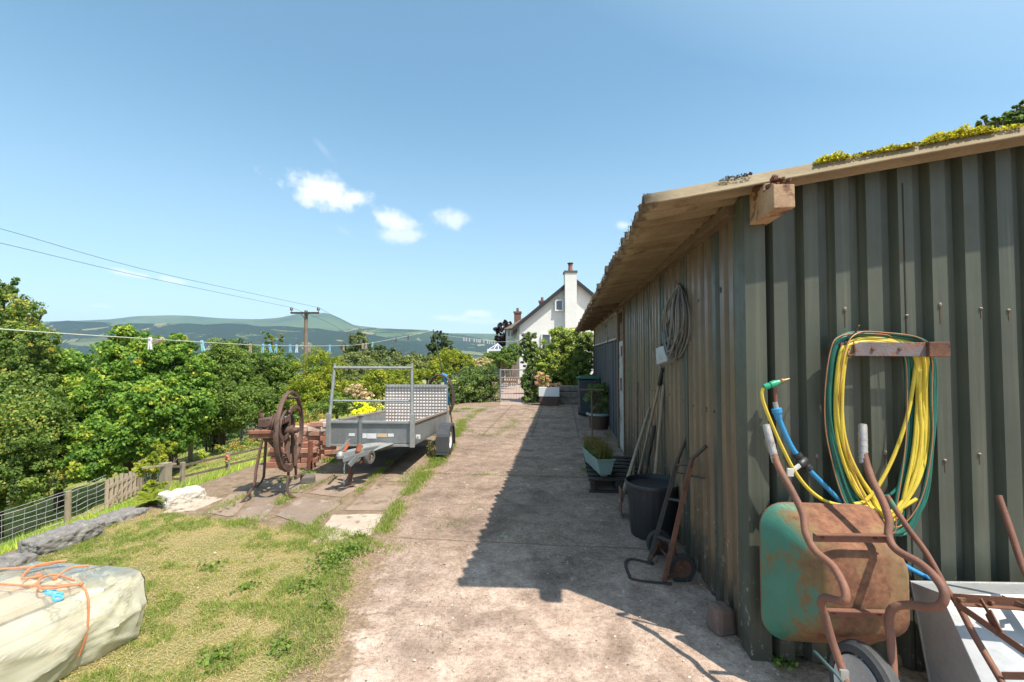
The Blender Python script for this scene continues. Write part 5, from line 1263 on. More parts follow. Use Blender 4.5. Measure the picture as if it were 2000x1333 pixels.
def peg_mesh(parent, mat, q, loc, L=.078):
    for s in (-1, 1):
        mb = MB(); pts = [Vector((s * .003, 0, .012)), Vector((s * .0065, 0, -.01)), Vector((s * .004, 0, -.028)), Vector((s * .008, 0, -L + .012))]
        for a_, b2 in zip(pts, pts[1:]): mb.bar(loc + q @ a_, loc + q @ b2, 0.0085, .0115, q @ Vector((0, 1, 0)))
        mb.build('peg_half', mat, parent, bevel=.0012)
    mb = MB(); mb.tube([loc + q @ Vector((-.008, 0, -.026)), loc + q @ Vector((.008, 0, -.026))], .004, 7); mb.build('spring', M_GALV, parent)
def at_px(px):
    best = min(range(len(LP) - 1), key=lambda i: abs(pxof((LP[i] + LP[i + 1]) / 2) - px)); return LP[best].lerp(LP[best + 1], .5)
def pxof(p):
    v = p - ORG; f = cdir(1000, 666.5); r = Vector((math.cos(YAW), math.sin(YAW), 0)); return 1000 + FPX * v.dot(r) / v.dot(f)
names = {'white': 'white plastic peg', 'aqua': 'aqua plastic peg', 'blue': 'sky blue plastic peg', 'wood': 'weathered wooden peg', 'pink': 'pinkish brown wooden peg', 'dark': 'dark plastic peg'}
PEGS = [(287, 'white', 0, 'hanging alone nearest the camera'), (314, 'pink', 70, 'lying sideways beside the white one'), (397, 'aqua', -12, 'hanging alone past the sideways wooden one'), (485, 'wood', 0, 'between the aqua peg and blue group'),
        (514, 'blue', 3, 'first of three before the pole'), (530, 'blue', -14, 'middle of three before the pole'), (540, 'blue', 5, 'last of three before the pole'),
        (572, 'blue', -4, 'first of three at the pole'), (578, 'blue', 4, 'middle of three at the pole'), (582, 'white', 0, 'touching the blue ones beside the utility pole'), (606, 'wood', 0, 'just past the utility pole'), (640, 'blue', 0, 'hanging alone past the utility pole'), (669, 'wood', 0, 'small one alone over the trailer rack'),
        (706, 'pink', 0, 'first of the far cluster'), (712, 'pink', 5, 'second of the far cluster'), (717, 'wood', -5, 'third of the far cluster'), (727, 'aqua', 5, 'last of the far cluster'), (776, 'dark', 10, 'nearer of the pair close to the prop'), (801, 'dark', 0, 'closest to the prop')]
for px, k, an, where in PEGS:
    p = at_px(px); e = empty('clothes_peg', p, names[k] + ' on washing line, ' + where, 'clothes peg', 'pegs on the near washing line')
    peg_mesh(e, PEGC[k], Quaternion((cdir(1000, 666).normalized()), R(an)) @ Quaternion((0, 0, 1), R(rnd.uniform(5, 30))), p)
# second line farther off, by the house
L2 = crom([P(860, 655, 13.5), P(905, 660, 14), P(940, 664, 15), P(975, 668, 16), P(1040, 664, 19)], 6)
mb = MB(); mb.tube(L2, .004, 5); o = mb.build('washing_line', pm('grey_line', (.6, .62, .62), None, 9, .5), None); tag(o, 'thin pale washing line far off in front of the valley by the house', 'washing line')
src = None
for i, px in enumerate((906, 911, 917, 926, 931, 935, 938, 945, 952, 956, 961, 966)):
    p = min(L2, key=lambda q: abs(pxof(q) - px)); 
    j = [k for k in range(len(L2) - 1) if pxof(L2[k]) <= px <= pxof(L2[k + 1])]
    if j: k = j[0]; f = (px - pxof(L2[k])) / (pxof(L2[k + 1]) - pxof(L2[k])); p = L2[k].lerp(L2[k + 1], f)
    if src is None:
        src = empty('clothes_peg', p, 'tiny pale peg on the far washing line by the house', 'clothes peg', 'pegs on the far washing line')
        mb = MB(); [mb.bar(p + Vector((s * .004, 0, .012)), p + Vector((s * .014, 0, -.10)), .012, .012) for s in (-1, 1)]; mb.build('peg_body', PEGC['white'], src)
    else:
        o = copy_tree(src); o.location = p
    (src if i == 0 else o)['label'] = 'tiny pale peg on the far washing line, ' + ('nearest the clothes prop', 'second from the prop', 'third from the prop', 'fourth from the prop', 'fifth from the prop', 'sixth from the prop', 'sixth from the house', 'fifth from the house', 'fourth from the house', 'third from the house', 'second from the house', 'nearest the house')[i]

# ------------------------------------------------------------------ old chaff cutter: cast flywheel on a splayed iron stand
M_IRON = pm('old_cast_iron', (.145, .085, .062), (.09, .055, .044), 8, .75, .1, .4, spot=(.24, .10, .06), spot_scale=12, spot_at=.6)
M_IRONR = pm('red_rust_iron', (.30, .13, .085), (.20, .085, .055), 9, .85, 0, .4)
WC = P(566, 841, 5.2)
fc_ = cdir(1000, 666.5); fc_ = Vector((fc_.x, fc_.y, 0)).normalized(); rc = Vector((math.cos(YAW), math.sin(YAW), 0))
an = R(-98.5); WN = (fc_ * math.cos(an) + rc * math.sin(an)).normalized()   # axle direction, pointing to the bench side
WP = Vector((0, 0, 1)).cross(WN).normalized()
mc = empty('chaff_cutter', (WC.x, WC.y, 0), 'rusty antique chaff cutter with a large iron flywheel on splayed bent legs', 'farm machine')
def MW(a_, r_, o_=0): return WC + WP * (math.cos(a_) * r_) + Vector((0, 0, math.sin(a_) * r_)) + WN * o_
RW = .435
mb = MB(); sec = [(-.014, -.022), (.010, -.024), (.016, -.010), (.016, .010), (.010, .024), (-.014, .022), (-.008, 0)]
N = 64; b0 = len(mb.v)
for i in range(N):
    a_ = 2 * math.pi * i / N
    for (dr, do) in sec: mb.v.append(MW(a_, RW + dr, do))
ns_ = len(sec)
for i in range(N):
    for k in range(ns_): mb.f.append([i * ns_ + k, i * ns_ + (k + 1) % ns_, ((i + 1) % N) * ns_ + (k + 1) % ns_, ((i + 1) % N) * ns_ + k]); mb.m.append(0)
fwh = mb.build('flywheel', M_IRON, mc, smooth=True)
for s3 in range(3):                                     # curved knife-carrying spokes
    a0 = R(100 + 120 * s3); mb = MB(); pts = [MW(a0 + R(75) * (t_ ** 1.3) - R(20), .05 + (RW - .06) * t_, .015 * math.sin(t_ * 3)) for t_ in np.linspace(0, 1, 10)]
    for i in range(9): mb.bar(pts[i], pts[i + 1], .022, .055 - .02 * abs(i - 4) / 4, WP if abs(WP.dot((pts[i + 1] - pts[i]).normalized())) < .7 else (0, 0, 1))
    mb.build('spoke', M_IRON, fwh, smooth=False)
mb = MB(); mb.lathe([(0, -.09), (.03, -.09), (.035, -.05), (.055, -.045), (.055, .045), (.035, .05), (.03, .12), (0, .12)], WC, WN, 20); mb.build('hub', M_IRON, fwh, smooth=True)
mb = MB(); mb.tube([MW(0, .0, -.10), MW(0, 0, .45)], .016, 10); mb.tube([MW(R(80), .38, .02), MW(R(80), .38, -.10)], .014, 8); mb.build('shaft', M_BLKSTEEL, mc, smooth=True)
# second, inner guard hoop, offset behind the flywheel
mb = MB(); c2 = WC + WN * .05 + Vector((0, 0, -.04)) + WP * -.03
hoop = [c2 + WP * (math.cos(t_) * .25) + Vector((0, 0, math.sin(t_) * .27)) for t_ in np.linspace(R(-250), R(80), 34)]
for i in range(len(hoop) - 1): mb.bar(hoop[i], hoop[i + 1], .045, .014, (hoop[i] - c2).normalized())
mb.build('guard_hoop', M_IRON, mc)
# gear train, mouth and bench to the side of the wheel
mb = MB()
for (off, r_, du, dz) in ((.10, .10, .0, .0), (.14, .07, .10, .09), (.19, .055, -.07, .12)):
    c = WC + WN * off + WP * du + Vector((0, 0, dz))
    mb.lathe([(0, -.018), (r_, -.018), (r_, .018), (0, .018)], c, WN, 28)
    for k in range(22): a_ = 2 * math.pi * k / 22; mb.box(c + WP * math.cos(a_) * r_ + Vector((0, 0, math.sin(a_) * r_)), (.012, .014, .012), Quaternion(WN, a_).to_matrix())
mb.build('gear', M_IRON, mc)
mb = MB(); mb.box(WC + WN * .16 + Vector((0, 0, .02)), (.12, .22, .26), Matrix.Rotation(.0, 3, 'Z'), .8); mb.box(WC + WN * .24 + Vector((0, 0, .10)), (.10, .20, .10)); mb.build('mouth_frame', M_IRON, mc, bevel=.01)
mb = MB(); mb.tube([WC + WN * .07 + WP * -.10 + Vector((0, 0, .05)), WC + WN * .07 + WP * .07 + Vector((0, 0, .13))], [.05, .035], 12); mb.build('tin_oil_cup', pm('tarry_black', (.012, .013, .016), (.03, .03, .035), 9, .35), mc, smooth=True)
mb = MB(); mb.lathe([(0, 0), (.035, .005), (.03, .03), (0, .035)], WC + WN * .06 + Vector((0, 0, .13)), (0, 0, 1), 12); mb.build('cap', M_GALV, mc, smooth=True)
tp = P(520, 842, 5.08)
mb = MB(); q = Matrix((WN, WP, Vector((0, 0, 1)))).transposed()
mb.box(tp + Vector((0, 0, 0)), (.30, .20, .035), q); mb.box(tp + WN * .02 + Vector((0, 0, -.045)), (.26, .16, .05), q, ); bt = mb.build('bench_plate', M_IRONR, mc, bevel=.004)
mb = MB()
for s in (-.11, -.04, .04, .11): mb.lathe([(.012, 0), (.012, .014), (0, .016)], tp + WN * s + WP * .05 + Vector((0, 0, .018)), (0, 0, 1), 6)
mb.build('bolt', M_IRON, bt)
mb = MB(); mb.bar(P(518, 826, 5.1), P(508, 808, 5.1), .03, .03); mb.bar(P(508, 808, 5.1), P(511, 801, 5.1), .035, .02); mb.bar(P(518, 826, 5.1), P(545, 838, 5.15), .06, .05); mb.build('feed_lever', M_IRON, mc, bevel=.004)
mb = MB()
for k in range(9): c = tp + WN * (-.06 - .02 * k) + Vector((0, 0, .03 + .012 * k)); mb.box(c, (.012, .13, .06), q)
mb.build('toothed_roller', M_IRON, mc)
mb = MB(); mb.prism([P(545, 838, 5.2), P(556, 833, 5.2), P(553, 858, 5.2), P(540, 870, 5.2), P(528, 858, 5.2)], WP * .02); mb.build('side_casting', pm('dark_plate', (.05, .05, .055), (.07, .065, .06), 9, .6), mc)
# legs
def leg(pts, w=.034, h=.022):
    mb = MB(); c = crom([P(*p) for p in pts], 6)
    for i in range(len(c) - 1): mb.bar(c[i], c[i + 1], w, h, (c[i + 1] - c[i]).cross(WP))
    mb.build('leg', M_IRON, mc, bevel=.003)
leg([(514, 852, 5.02), (506, 888, 4.98), (500, 920, 4.93), (497, 944, 4.88), (485, 966, 4.82), (470, 983, 4.78), (462, 987, 4.77)])
leg([(520, 852, 5.15), (518, 885, 5.25), (516, 920, 5.32), (514, 935, 5.34), (505, 948, 5.36), (498, 951, 5.38)])
leg([(564, 910, 5.12), (563, 930, 5.08), (561, 950, 5.03), (563, 962, 5.0), (570, 970, 4.97), (577, 973, 4.96)])
leg([(577, 905, 5.28), (578, 925, 5.38), (577, 935, 5.4), (586, 930, 5.45), (594, 926, 5.5)])
mb = MB(); mb.bar(P(514, 937, 5.33), P(562, 933, 5.1), .02, .008); mb.bar(P(562, 935, 5.08), P(592, 925, 5.45), .02, .008); mb.build('leg_brace', M_IRON, mc)
mb = MB(); mb.prism([P(557, 900, 5.15), P(572, 905, 5.15), P(572, 918, 5.15), P(560, 918, 5.15)], WP * .1); mb.bar(P(560, 850, 5.2), P(562, 912, 5.15), .05, .03); mb.bar(P(575, 850, 5.3), P(576, 910, 5.28), .04, .03); mb.bar(P(520, 855, 5.1), P(560, 900, 5.15), .03, .03); mb.build('frame_casting', M_IRON, mc)
mb = MB(); mb.bar(MW(R(-60), .30, .0), MW(R(-75), .42, .06), .03, .05); mb.tube(crom([MW(R(-50), .28, -.01), MW(R(-80), .36, -.02), MW(R(-100), .33, .0), MW(R(-120), .38, .01)], 5), .011, 8); mb.build('knife', M_IRON, mc)

# ------------------------------------------------------------------ stack of old bricks
bl = []
brick_m = [pm('brick_red', (.38, .165, .11), (.29, .125, .085), 12, .9, 0, .5, spot=(.5, .42, .36), spot_scale=12, spot_at=.66), pm('brick_orange', (.47, .25, .165), (.38, .19, .13), 12, .9, 0, .5, spot=(.55, .48, .42), spot_scale=10, spot_at=.62), pm('brick_mortared', (.62, .54, .47), (.42, .25, .18), 10, .95, 0, .5)]
bw_, bh_, bd_ = .215, .065, .1025
bmesh_src = {}
MN = ('red', 'orange', 'whitish')
ORD = ('first', 'second', 'third', 'fourth', 'fifth', 'sixth', 'seventh', 'eighth', 'ninth')
def brick(c, rz, mi, label, grp):
    if mi not in bmesh_src:
        mb = MB(); mb.box((0, 0, 0), (bw_, bd_, bh_)); o = mb.build('brick', brick_m[mi], None, bevel=.004, noise=(.004, .05)); bmesh_src[mi] = o; 
    else:
        o = bmesh_src[mi].copy(); COL.objects.link(o)
    o.location = c; o.rotation_euler = (rnd.uniform(-.03, .03), rnd.uniform(-.03, .03), rz + rnd.uniform(-.14, .14)); o.location.x += rnd.uniform(-.02, .02); o.location.y += rnd.uniform(-.015, .015); tag(o, label, 'brick', grp)
BA = P(560, 918, 6.35); BA.z = 0
for j in range(7):
    for i in range(3):
        if j >= 5 and i == 2: continue
        c = BA + Vector((-.17 + .225 * i + (.05 if j % 2 else 0), .02 * (j % 3), .035 + j * .068)); end = (i == 0 and j % 2 == 1)
        mi = 2 if (j == 6) else rnd.choice((0, 0, 1))
        brick(c, .1, mi, MN[mi] + ' brick, ' + ('leftmost', 'middle', 'rightmost')[i] + ' of the ' + ORD[j] + ' course up, stack behind the chaff cutter', 'bricks stacked behind the chaff cutter')
BB = P(625, 900, 6.9); BB.z = 0
for j in range(8):
    for i in range(3):
        for k in range(2):
            if j == 7 and i == 0: continue
            c = BB + Vector((-.32 + .225 * i + (.06 if j % 2 else 0), .24 * k, .035 + j * .068))
            mi = 2 if j >= 6 and rnd.random() < .75 else rnd.choice((0, 1, 1))
            if k == 1 and j < 6: continue
            brick(c, .35 if (j % 2 == 0) else .2, mi, MN[mi] + ' brick, ' + ('left', 'middle', 'right')[i] + (' back' if k else ' front') + ' of ' + ORD[j] + ' course up, stack beside the trailer', 'bricks stacked beside the trailer nose')
mb = MB(); mb.box(PZ(601, 945) + Vector((0, 0, .05)), (.16, .12, .10), Matrix.Rotation(.4, 3, 'Z')); o = mb.build('rubble_block', pm('dark_rubble', (.17, .15, .14), (.11, .1, .09), 12, .9, 0, .6), None, bevel=.02, noise=(.02, .06)); tag(o, 'dark stone block on the ground beside the foot of the chaff cutter', 'stone')
mb = MB(); mb.box(P(606, 880, 6.1) - Vector((0, 0, .12)), (.05, .05, .5)); o = mb.build('brick_post', pm('rusty_stake', (.24, .085, .05), (.16, .06, .04), 10, .9, 0, .5), None, bevel=.008); tag(o, 'short rust red stake in front of the brick stack', 'stake')

# ------------------------------------------------------------------ kerb stones and the pale slab
def kerb(pxs, h, label, mat, seed, name='kerb_stone', lift=0.0):
    q = [PZ(a_, b2, 0) for a_, b2 in pxs]           # near edge left, near edge right, then depth
    nl, nr = q; d = (nr - nl); L = d.length; d.normalize(); s = Vector((-d.y, d.x, 0)) 
    W_ = .25; c = (nl + nr) / 2 + s * W_ / 2
    o = rock(name, c + Vector((0, 0, h / 2 - .04 + lift)), (L * 1.02, W_, h + .08), math.atan2(d.y, d.x), mat, 9.0 if name == 'kerb_stone' else 16.0, 34, .018 if name == 'kerb_stone' else .010, .06, seed)
    md = o.modifiers.new('fine', 'DISPLACE'); tx = bpy.data.textures.new('pits', 'CLOUDS'); tx.noise_scale = .03; tx.noise_depth = 5; md.texture = tx; md.strength = .028; md.texture_coords = 'GLOBAL'
    tag(o, label, 'stone', 'rough kerb stones edging the lawn' if name == 'kerb_stone' else None); return o
M_KERB = pm('grey_pudding_stone', (.30, .285, .27), (.19, .175, .165), 16, .95, 0, .9, spot=(.42, .40, .37), spot_scale=24, spot_at=.58, bdist=.01)
M_KERB2 = pm('pale_rough_slab', (.76, .71, .64), (.50, .46, .40), 14, .95, 0, .9, spot=(.24, .21, .18), spot_scale=20, spot_at=.62, bdist=.01)
kerb([(-120, 1200), (78, 1107)], .11, 'long dark rough kerb stone cut by the photo edge, nearest the wrapped bundle', M_KERB, 1)
kerb([(84, 1090), (206, 1044)], .12, 'middle rough grey kerb stone, tallest of the row', M_KERB, 2)
kerb([(214, 1030), (292, 1000)], .05, 'low flat grey kerb stone sunk in the grass by the fern', M_KERB, 3)
mb = None
o = kerb([(326, 996), (402, 978)], .11, 'thick pale concrete slab lying by the fern and rail fence', M_KERB2, 4, 'concrete_slab', .02)
o['category'] = 'slab'

# ------------------------------------------------------------------ bundle of planks wrapped in clear polythene, tied with orange twine
# far end face near depth 2.3; runs back past the camera on the left
F0 = P(196, 1143, 2.36); F0.z = .40
F1_ = P(96, 1140, 2.42); F1_.z = .42
hd_ = R(-7.0); bd = Vector((math.sin(-hd_) * -1, -math.cos(hd_), 0))     # direction back towards the camera
bd = Vector((-math.sin(R(11)), -math.cos(R(11)), 0)); bs = Vector((math.cos(R(11)), -math.sin(R(11)), 0))
wd_ = .62; O = Vector((F0.x, F0.y, 0)) - bs * wd_
bun = empty('wrapped_bundle', (O.x + bs.x * wd_ / 2, O.y + bs.y * wd_ / 2, 0), 'planks wrapped in creased clear polythene and tied with orange twine on the lawn', 'bundle')
def BP(u, v, z): return O + bs * u + bd * (v - .11 * u / wd_) + Vector((0, 0, z))
M_PLANK = pm('pale_planks', (.72, .58, .43), (.60, .47, .34), 3, .8, 0, .3, (12, 1.2, 6)); M_PLANK2 = pm('grey_planks', (.62, .58, .50), (.50, .47, .40), 3, .8, 0, .3, (12, 1.2, 6))
u = .0; k = 0
for lay, z in enumerate((.08, .15, .22, .28)):
    u = .02
    for j in range(3 + (lay % 2)):
        w_ = (.57 / (3 + lay % 2)) - .012; mb = MB(); c = BP(u + w_ / 2, .95, z); mb.box(c, (w_, 1.8 - .04 * ((j + lay) % 3), .045), Matrix.Rotation(-R(11), 3, 'Z')); mb.build('plank', M_PLANK if (j + lay) % 3 else M_PLANK2, bun, bevel=.004); u += w_ + .012
for (uu, zz) in ((.15, .335), (.40, .338)):
    mb = MB(); mb.box(BP(uu, 1.0, zz), (.19, 1.84, .04), Matrix.Rotation(-R(11), 3, 'Z')); mb.build('plank', M_PLANK, bun, bevel=.004)
def film():
    m, t, b = nodes('creased_polythene'); co = objco(t)
    n1 = noise_node(t, 2.6, 5, .55, objco(t, (2.6, 1.0, 2.0)), 1.6); n2 = noise_node(t, 11, 4, .55, objco(t, (2.0, .6, 1.2)), .8)
    b.inputs['Base Color'].default_value = (.93, .91, .74, 1); b.inputs['Roughness'].default_value = .10; b.inputs['Specular IOR Level'].default_value = 1.0
    bump(t, b, nmath(t, 'ADD', n1, nmath(t, 'MULTIPLY', n2, .25)), .22, .03)
    tr = t.nodes.new('ShaderNodeBsdfTransparent'); tr.inputs[0].default_value = (.97, .97, .93, 1)
    tl_ = t.nodes.new('ShaderNodeBsdfTranslucent'); tl_.inputs[0].default_value = (.90, .90, .74, 1)
    m1 = t.nodes.new('ShaderNodeMixShader'); m1.inputs[0].default_value = .28; t.links.new(b.outputs[0], m1.inputs[1]); t.links.new(tl_.outputs[0], m1.inputs[2])
    geo = t.nodes.new('ShaderNodeNewGeometry'); sx = t.nodes.new('ShaderNodeSeparateXYZ'); t.links.new(geo.outputs['True Normal'], sx.inputs[0])
    up = nmath(t, 'MULTIPLY', nmath(t, 'ABSOLUTE', sx.outputs[2]), .45)
    fac = nmath(t, 'ADD', ramp(t, n1, [(.35, .16), (.7, .34)]), up)
    gl = t.nodes.new('ShaderNodeBsdfGlossy'); gl.inputs['Roughness'].default_value = .09; gl.inputs['Color'].default_value = (.9, .9, .9, 1)
    t.links.new(b.inputs['Normal'].links[0].from_socket, gl.inputs['Normal'])
    fr = t.nodes.new('ShaderNodeFresnel'); fr.inputs['IOR'].default_value = 1.45
    m2 = t.nodes.new('ShaderNodeMixShader'); t.links.new(fac, m2.inputs[0]); t.links.new(m1.outputs[0], m2.inputs[1]); t.links.new(tr.outputs[0], m2.inputs[2])
    m3 = t.nodes.new('ShaderNodeMixShader'); t.links.new(fr.outputs[0], m3.inputs[0]); t.links.new(m2.outputs[0], m3.inputs[1]); t.links.new(gl.outputs[0], m3.inputs[2])
    t.links.new(m3.outputs[0], t.nodes['Material Output'].inputs['Surface']); return m
mb = MB(); NU, NV = 110, 90
def skin(s, v):
    """s runs round the section from the far left foot over the top to the right foot; v along the bundle"""
    L_ = 1.95; y = -.045 + v * L_
    h = .385 + .012 * math.sin(y * 5); w2 = wd_ + .07
    # unrolled length: left side, top, right side
    a_ = .40; tot = a_ * 2 + w2; q = s * tot
    if q < a_: u, z = -.035, q / a_ * h; nrm = (-1, 0)
    elif q < a_ + w2: u, z = -.035 + (q - a_), h; nrm = (0, 1)
    else: u, z = -.035 + w2, h * (1 - (q - a_ - w2) / a_); nrm = (1, 0)
    # taut from shoulder to foot with loose swags, cinched by the twine at v ~ .4
    e1 = abs(q - a_); e2 = abs(q - a_ - w2); rr = .05
    for e in (e1, e2):
        if e < rr: z -= (rr - e) * .25; 
    f = float(fbm(y * 1.6 + z * .9, u * 1.2 - z * .8 + 7, .5, 51, 2)) - .5
    off = 0.0
    if nrm[1] == 0:                                  # taut creases fan out from the corner and from the tie
        for (cy_, cz_, kf, ph, am) in ((-.02, h + .02, 8.0, .6, .017), (.24, h * .35, 5.0, 2.0, .013), (.9, h + .05, 9.0, 1.1, .014), (1.5, h * .2, 6.0, .2, .010)):
            ang = math.atan2(cz_ - z, (y - cy_) * 1.0); rad = math.hypot(cz_ - z, y - cy_)
            cr_ = (1 - abs(math.sin(ang * kf + ph + .5 * f))) ** 2.2; off += am * cr_ * math.exp(-((rad - .22) / .24) ** 2)
        off += f * .05
    else:
        off += f * .006 + .004 * (1 - abs(math.sin(u * 14 + y * 3))) ** 3
    tie = math.exp(-((y - .21) / .05) ** 2); off -= tie * (.012 if nrm[1] else .03)
    if nrm[1] == 0: off += .05 * math.sin(min(1, z / h) * math.pi) * (1 if nrm[0] > 0 else .5)
    u += nrm[0] * off; z += nrm[1] * off
    return BP(u, y, max(z, .006))
mb.grid(lambda a_, b2: skin(a_, b2), NU, NV)
def endcap(s, t_):
    p = skin(s, 0); c = BP(wd_ / 2, -.05, .18); q = p.lerp(c, t_)
    f = (float(fbm(q.x * 3 + 5, q.z * 4, .22, 61, 4)) - .5) * .10 * math.sin(t_ * math.pi * .9 + .2)
    return q + bd * -1 * (.02 * math.sin(min(1, t_ * 1.6) * math.pi / 2) + f)
mb.grid(lambda a_, b2: endcap(a_, b2), NU, 22)
fl = mb.build('polythene_cover', film(), bun, smooth=True)
M_TWINE = pm('orange_twine', (.68, .27, .13), (.55, .20, .09), 60, .7, 0, .4)
def onf(u, y, lift=.008): 
    w2 = wd_ + .07; s = (.40 + (u + .035)) / (.8 + w2); v = (y + .045) / 1.95; return skin(s, v) + Vector((0, 0, lift))
mb = MB(); tw1 = [onf(uu, .20 + .03 * math.sin(uu * 6), .012) for uu in np.linspace(-.03, wd_ + .03, 16)]
side = [skin(1 - (1 - k / 9) * .40 / (.8 + wd_ + .07), (.20 + .05 * k / 9 + .045) / 1.95) + bs * .01 for k in range(1, 9)]
mb.tube(crom((tw1 + side)[::2], 4), .0048, 7); tww = mb.build('twine', M_TWINE, bun, smooth=True)
mb = MB(); k0 = onf(wd_ * .99, .19, .02)
mb.tube(crom([k0, k0 + bs * -.10 + bd * .10 + Vector((0, 0, .01)), k0 + bs * -.22 + bd * .05 + Vector((0, 0, .015)), k0 + bs * -.23 + bd * -.02 + Vector((0, 0, .005)), k0 + bs * -.05 + Vector((0, 0, .01))], 7), .005, 7)
mb.tube(crom([k0 + bs * -.20, k0 + bs * -.21 + bd * -.07 + Vector((0, 0, .02)), k0 + bs * -.17 + bd * -.13 + Vector((0, 0, .012))], 6), .0055, 7)
mb.tube(crom([k0 + bs * -.30, k0 + bs * -.36 + bd * .05, k0 + bs * -.42 + bd * -.03 + Vector((0, 0, .02)), k0 + bs * -.34 + bd * -.12 + Vector((0, 0, .02)), k0 + bs * -.46 + bd * -.06, k0 + bs * -.6 + bd * .02], 7), .0055, 7)
for c_ in (k0, k0 + bs * -.20, k0 + bs * -.33): mb.lathe([(0, -.012), (.010, -.007), (.011, 0), (.009, .008), (0, .012)], c_, bs, 10)
mb.build('knot', M_TWINE, tww, smooth=True)
M_BLUEINK = pm('blue_print', (.10, .42, .62), (.16, .48, .66), 20, .4)
mb = MB()
for (uu, yy, r_) in ((wd_ * .84, .25, .022), (wd_ * .90, .27, .018), (wd_ * .97, .28, .022), (wd_ * 1.03, .30, .018)):
    pts = [onf(uu + math.cos(t_) * r_, yy + math.sin(t_) * r_ * .8, .003) for t_ in np.linspace(0, 2 * math.pi, 14)[:-1]]; mb.tube(pts, .006, 5, closed=True)
mb.build('blue_lettering', M_BLUEINK, fl)
# ------------------------------------------------------------------ fences on the slope
M_POST = pm('silvered_post', (.36, .30, .23), (.25, .20, .15), 5, .85, 0, .5, (4, 4, 1), fine=.5)
M_WIRE = pm('fence_wire', (.42, .43, .44), (.30, .31, .32), 30, .5, .3)
FP = []                                            # posts of the wire fence
for (px, py, d) in ((-70, 1062, 8.7), (131, 1035, 9.7), (205, 1000, 10.4), (272, 972, 11.4), (372, 903, 14.0), (426, 884, 16.0), (471, 860, 18.0), (522, 845, 20.5)):
    p = P(px, py, d); p.z = gzf(p.x, p.y); FP.append(p)
ff = empty('wire_fence', FP[1], 'square mesh wire stock fence on grey posts along the foot of the slope', 'fence')
FH = .74
for i, p in enumerate(FP):
    if i == 2: continue
    mb = MB(); mb.tube([p - Vector((0, 0, .1)), p + Vector((rnd.uniform(-.02, .02), 0, FH + .05))], [.062, .056], 9); mb.build('post', M_POST, ff, smooth=True)
for i in range(len(FP) - 1):
    if i == 2: continue                             # the picket gate fills this bay
    a, b_ = FP[i], FP[i + 1]; L = (b_ - a).length; mb = MB(); n = max(3, int(L / .16))
    for k in range(7):
        h = .06 + k * .112; mb.tube([a.lerp(b_, t_) + Vector((0, 0, h + .012 * math.sin(t_ * 9 + k))) for t_ in np.linspace(0, 1, 9)], .0055 if k in (0, 6) else .0045, 4, caps=False)
    for k in range(n + 1):
        t_ = k / n; c = a.lerp(b_, t_); w_ = rnd.uniform(-.015, .015); mb.tube([c + Vector((0, 0, .06)), c + Vector((w_, w_, .4)), c + Vector((0, 0, .74))], .0045, 4, caps=False)
    mb.tube([a + Vector((0, 0, .80)), b_ + Vector((0, 0, .80))], .004, 4)
    mb.build('wire_mesh', M_WIRE, ff)
# picket gate
a, b_ = FP[2], FP[3]; pg = empty('picket_gate', a.lerp(b_, .5), 'small weathered grey picket gate set in the wire fence beyond the kerb stones', 'gate')
M_PICK = pm('weathered_picket', (.44, .36, .29), (.31, .25, .19), 6, .85, 0, .4, (5, 5, 1), spot=(.62, .58, .52), spot_scale=6, spot_at=.64)
for k in range(8):
    t_ = .03 + .94 * k / 7; c = a.lerp(b_, t_); mb = MB(); h = .66 + rnd.uniform(-.03, .03); mb.bar(c + Vector((0, 0, .02)), c + Vector((rnd.uniform(-.01, .01), 0, h)), .07, .02, (.8, -.6, 0)); mb.build('picket', M_PICK, pg)
for h in (.14, .50): mb = MB(); mb.bar(a + Vector((0, .03, h)), b_ + Vector((0, .03, h)), .025, .07); mb.build('rail', M_PICK, pg)
mb = MB(); mb.bar(a + Vector((0, .03, .14)), b_ + Vector((0, .03, .5)), .02, .06); mb.build('brace', M_PICK, pg)
# post and rail fence near the chaff cutter
RP = []
for (px, d) in ((324, 6.3), (357, 6.7), (445, 7.9), (520, 9.2), (600, 10.6)):
    v = cdir(px, 900); p = ORG + v * d; p.z = gzf(p.x, p.y); RP.append(p)
rf = empty('rail_fence', RP[0], 'low three rail timber fence with thin posts behind the chaff cutter', 'fence')
M_RAIL = pm('dark_rail', (.20, .15, .11), (.12, .09, .07), 6, .85, 0, .5, (1, 1, 1), spot=(.36, .31, .25), spot_scale=9, spot_at=.62)
def topz(px, py, d): return P(px, py, d).z
tops = [topz(324, 904, 6.3), topz(357, 903, 6.7), topz(445, 884, 7.9), topz(520, 868, 9.2), topz(600, 850, 10.6)]
for i, p in enumerate(RP):
    mb = MB(); r_ = .052 if i == 0 else .026; mb.box((p.x, p.y, (p.z - .1 + tops[i]) / 2), (r_ * 2, r_ * 2, tops[i] - p.z + .1)); mb.build('post', M_POST, rf, bevel=.004)
for i in range(len(RP) - 1):
    for k, (dz) in enumerate((.03, .19, .35)):
        a = Vector((RP[i].x, RP[i].y - .03, tops[i] - dz - .02)); b_ = Vector((RP[i + 1].x, RP[i + 1].y - .03, tops[i + 1] - dz * 1.15 - .02))
        mb = MB(); mb.bar(a, b_, .018, .035); mb.build('rail', M_RAIL, rf)
mb = MB(); mb.bar(P(279, 915, 6.0), P(343, 906, 6.4), .035, .022); mb.build('rail', M_POST, rf)

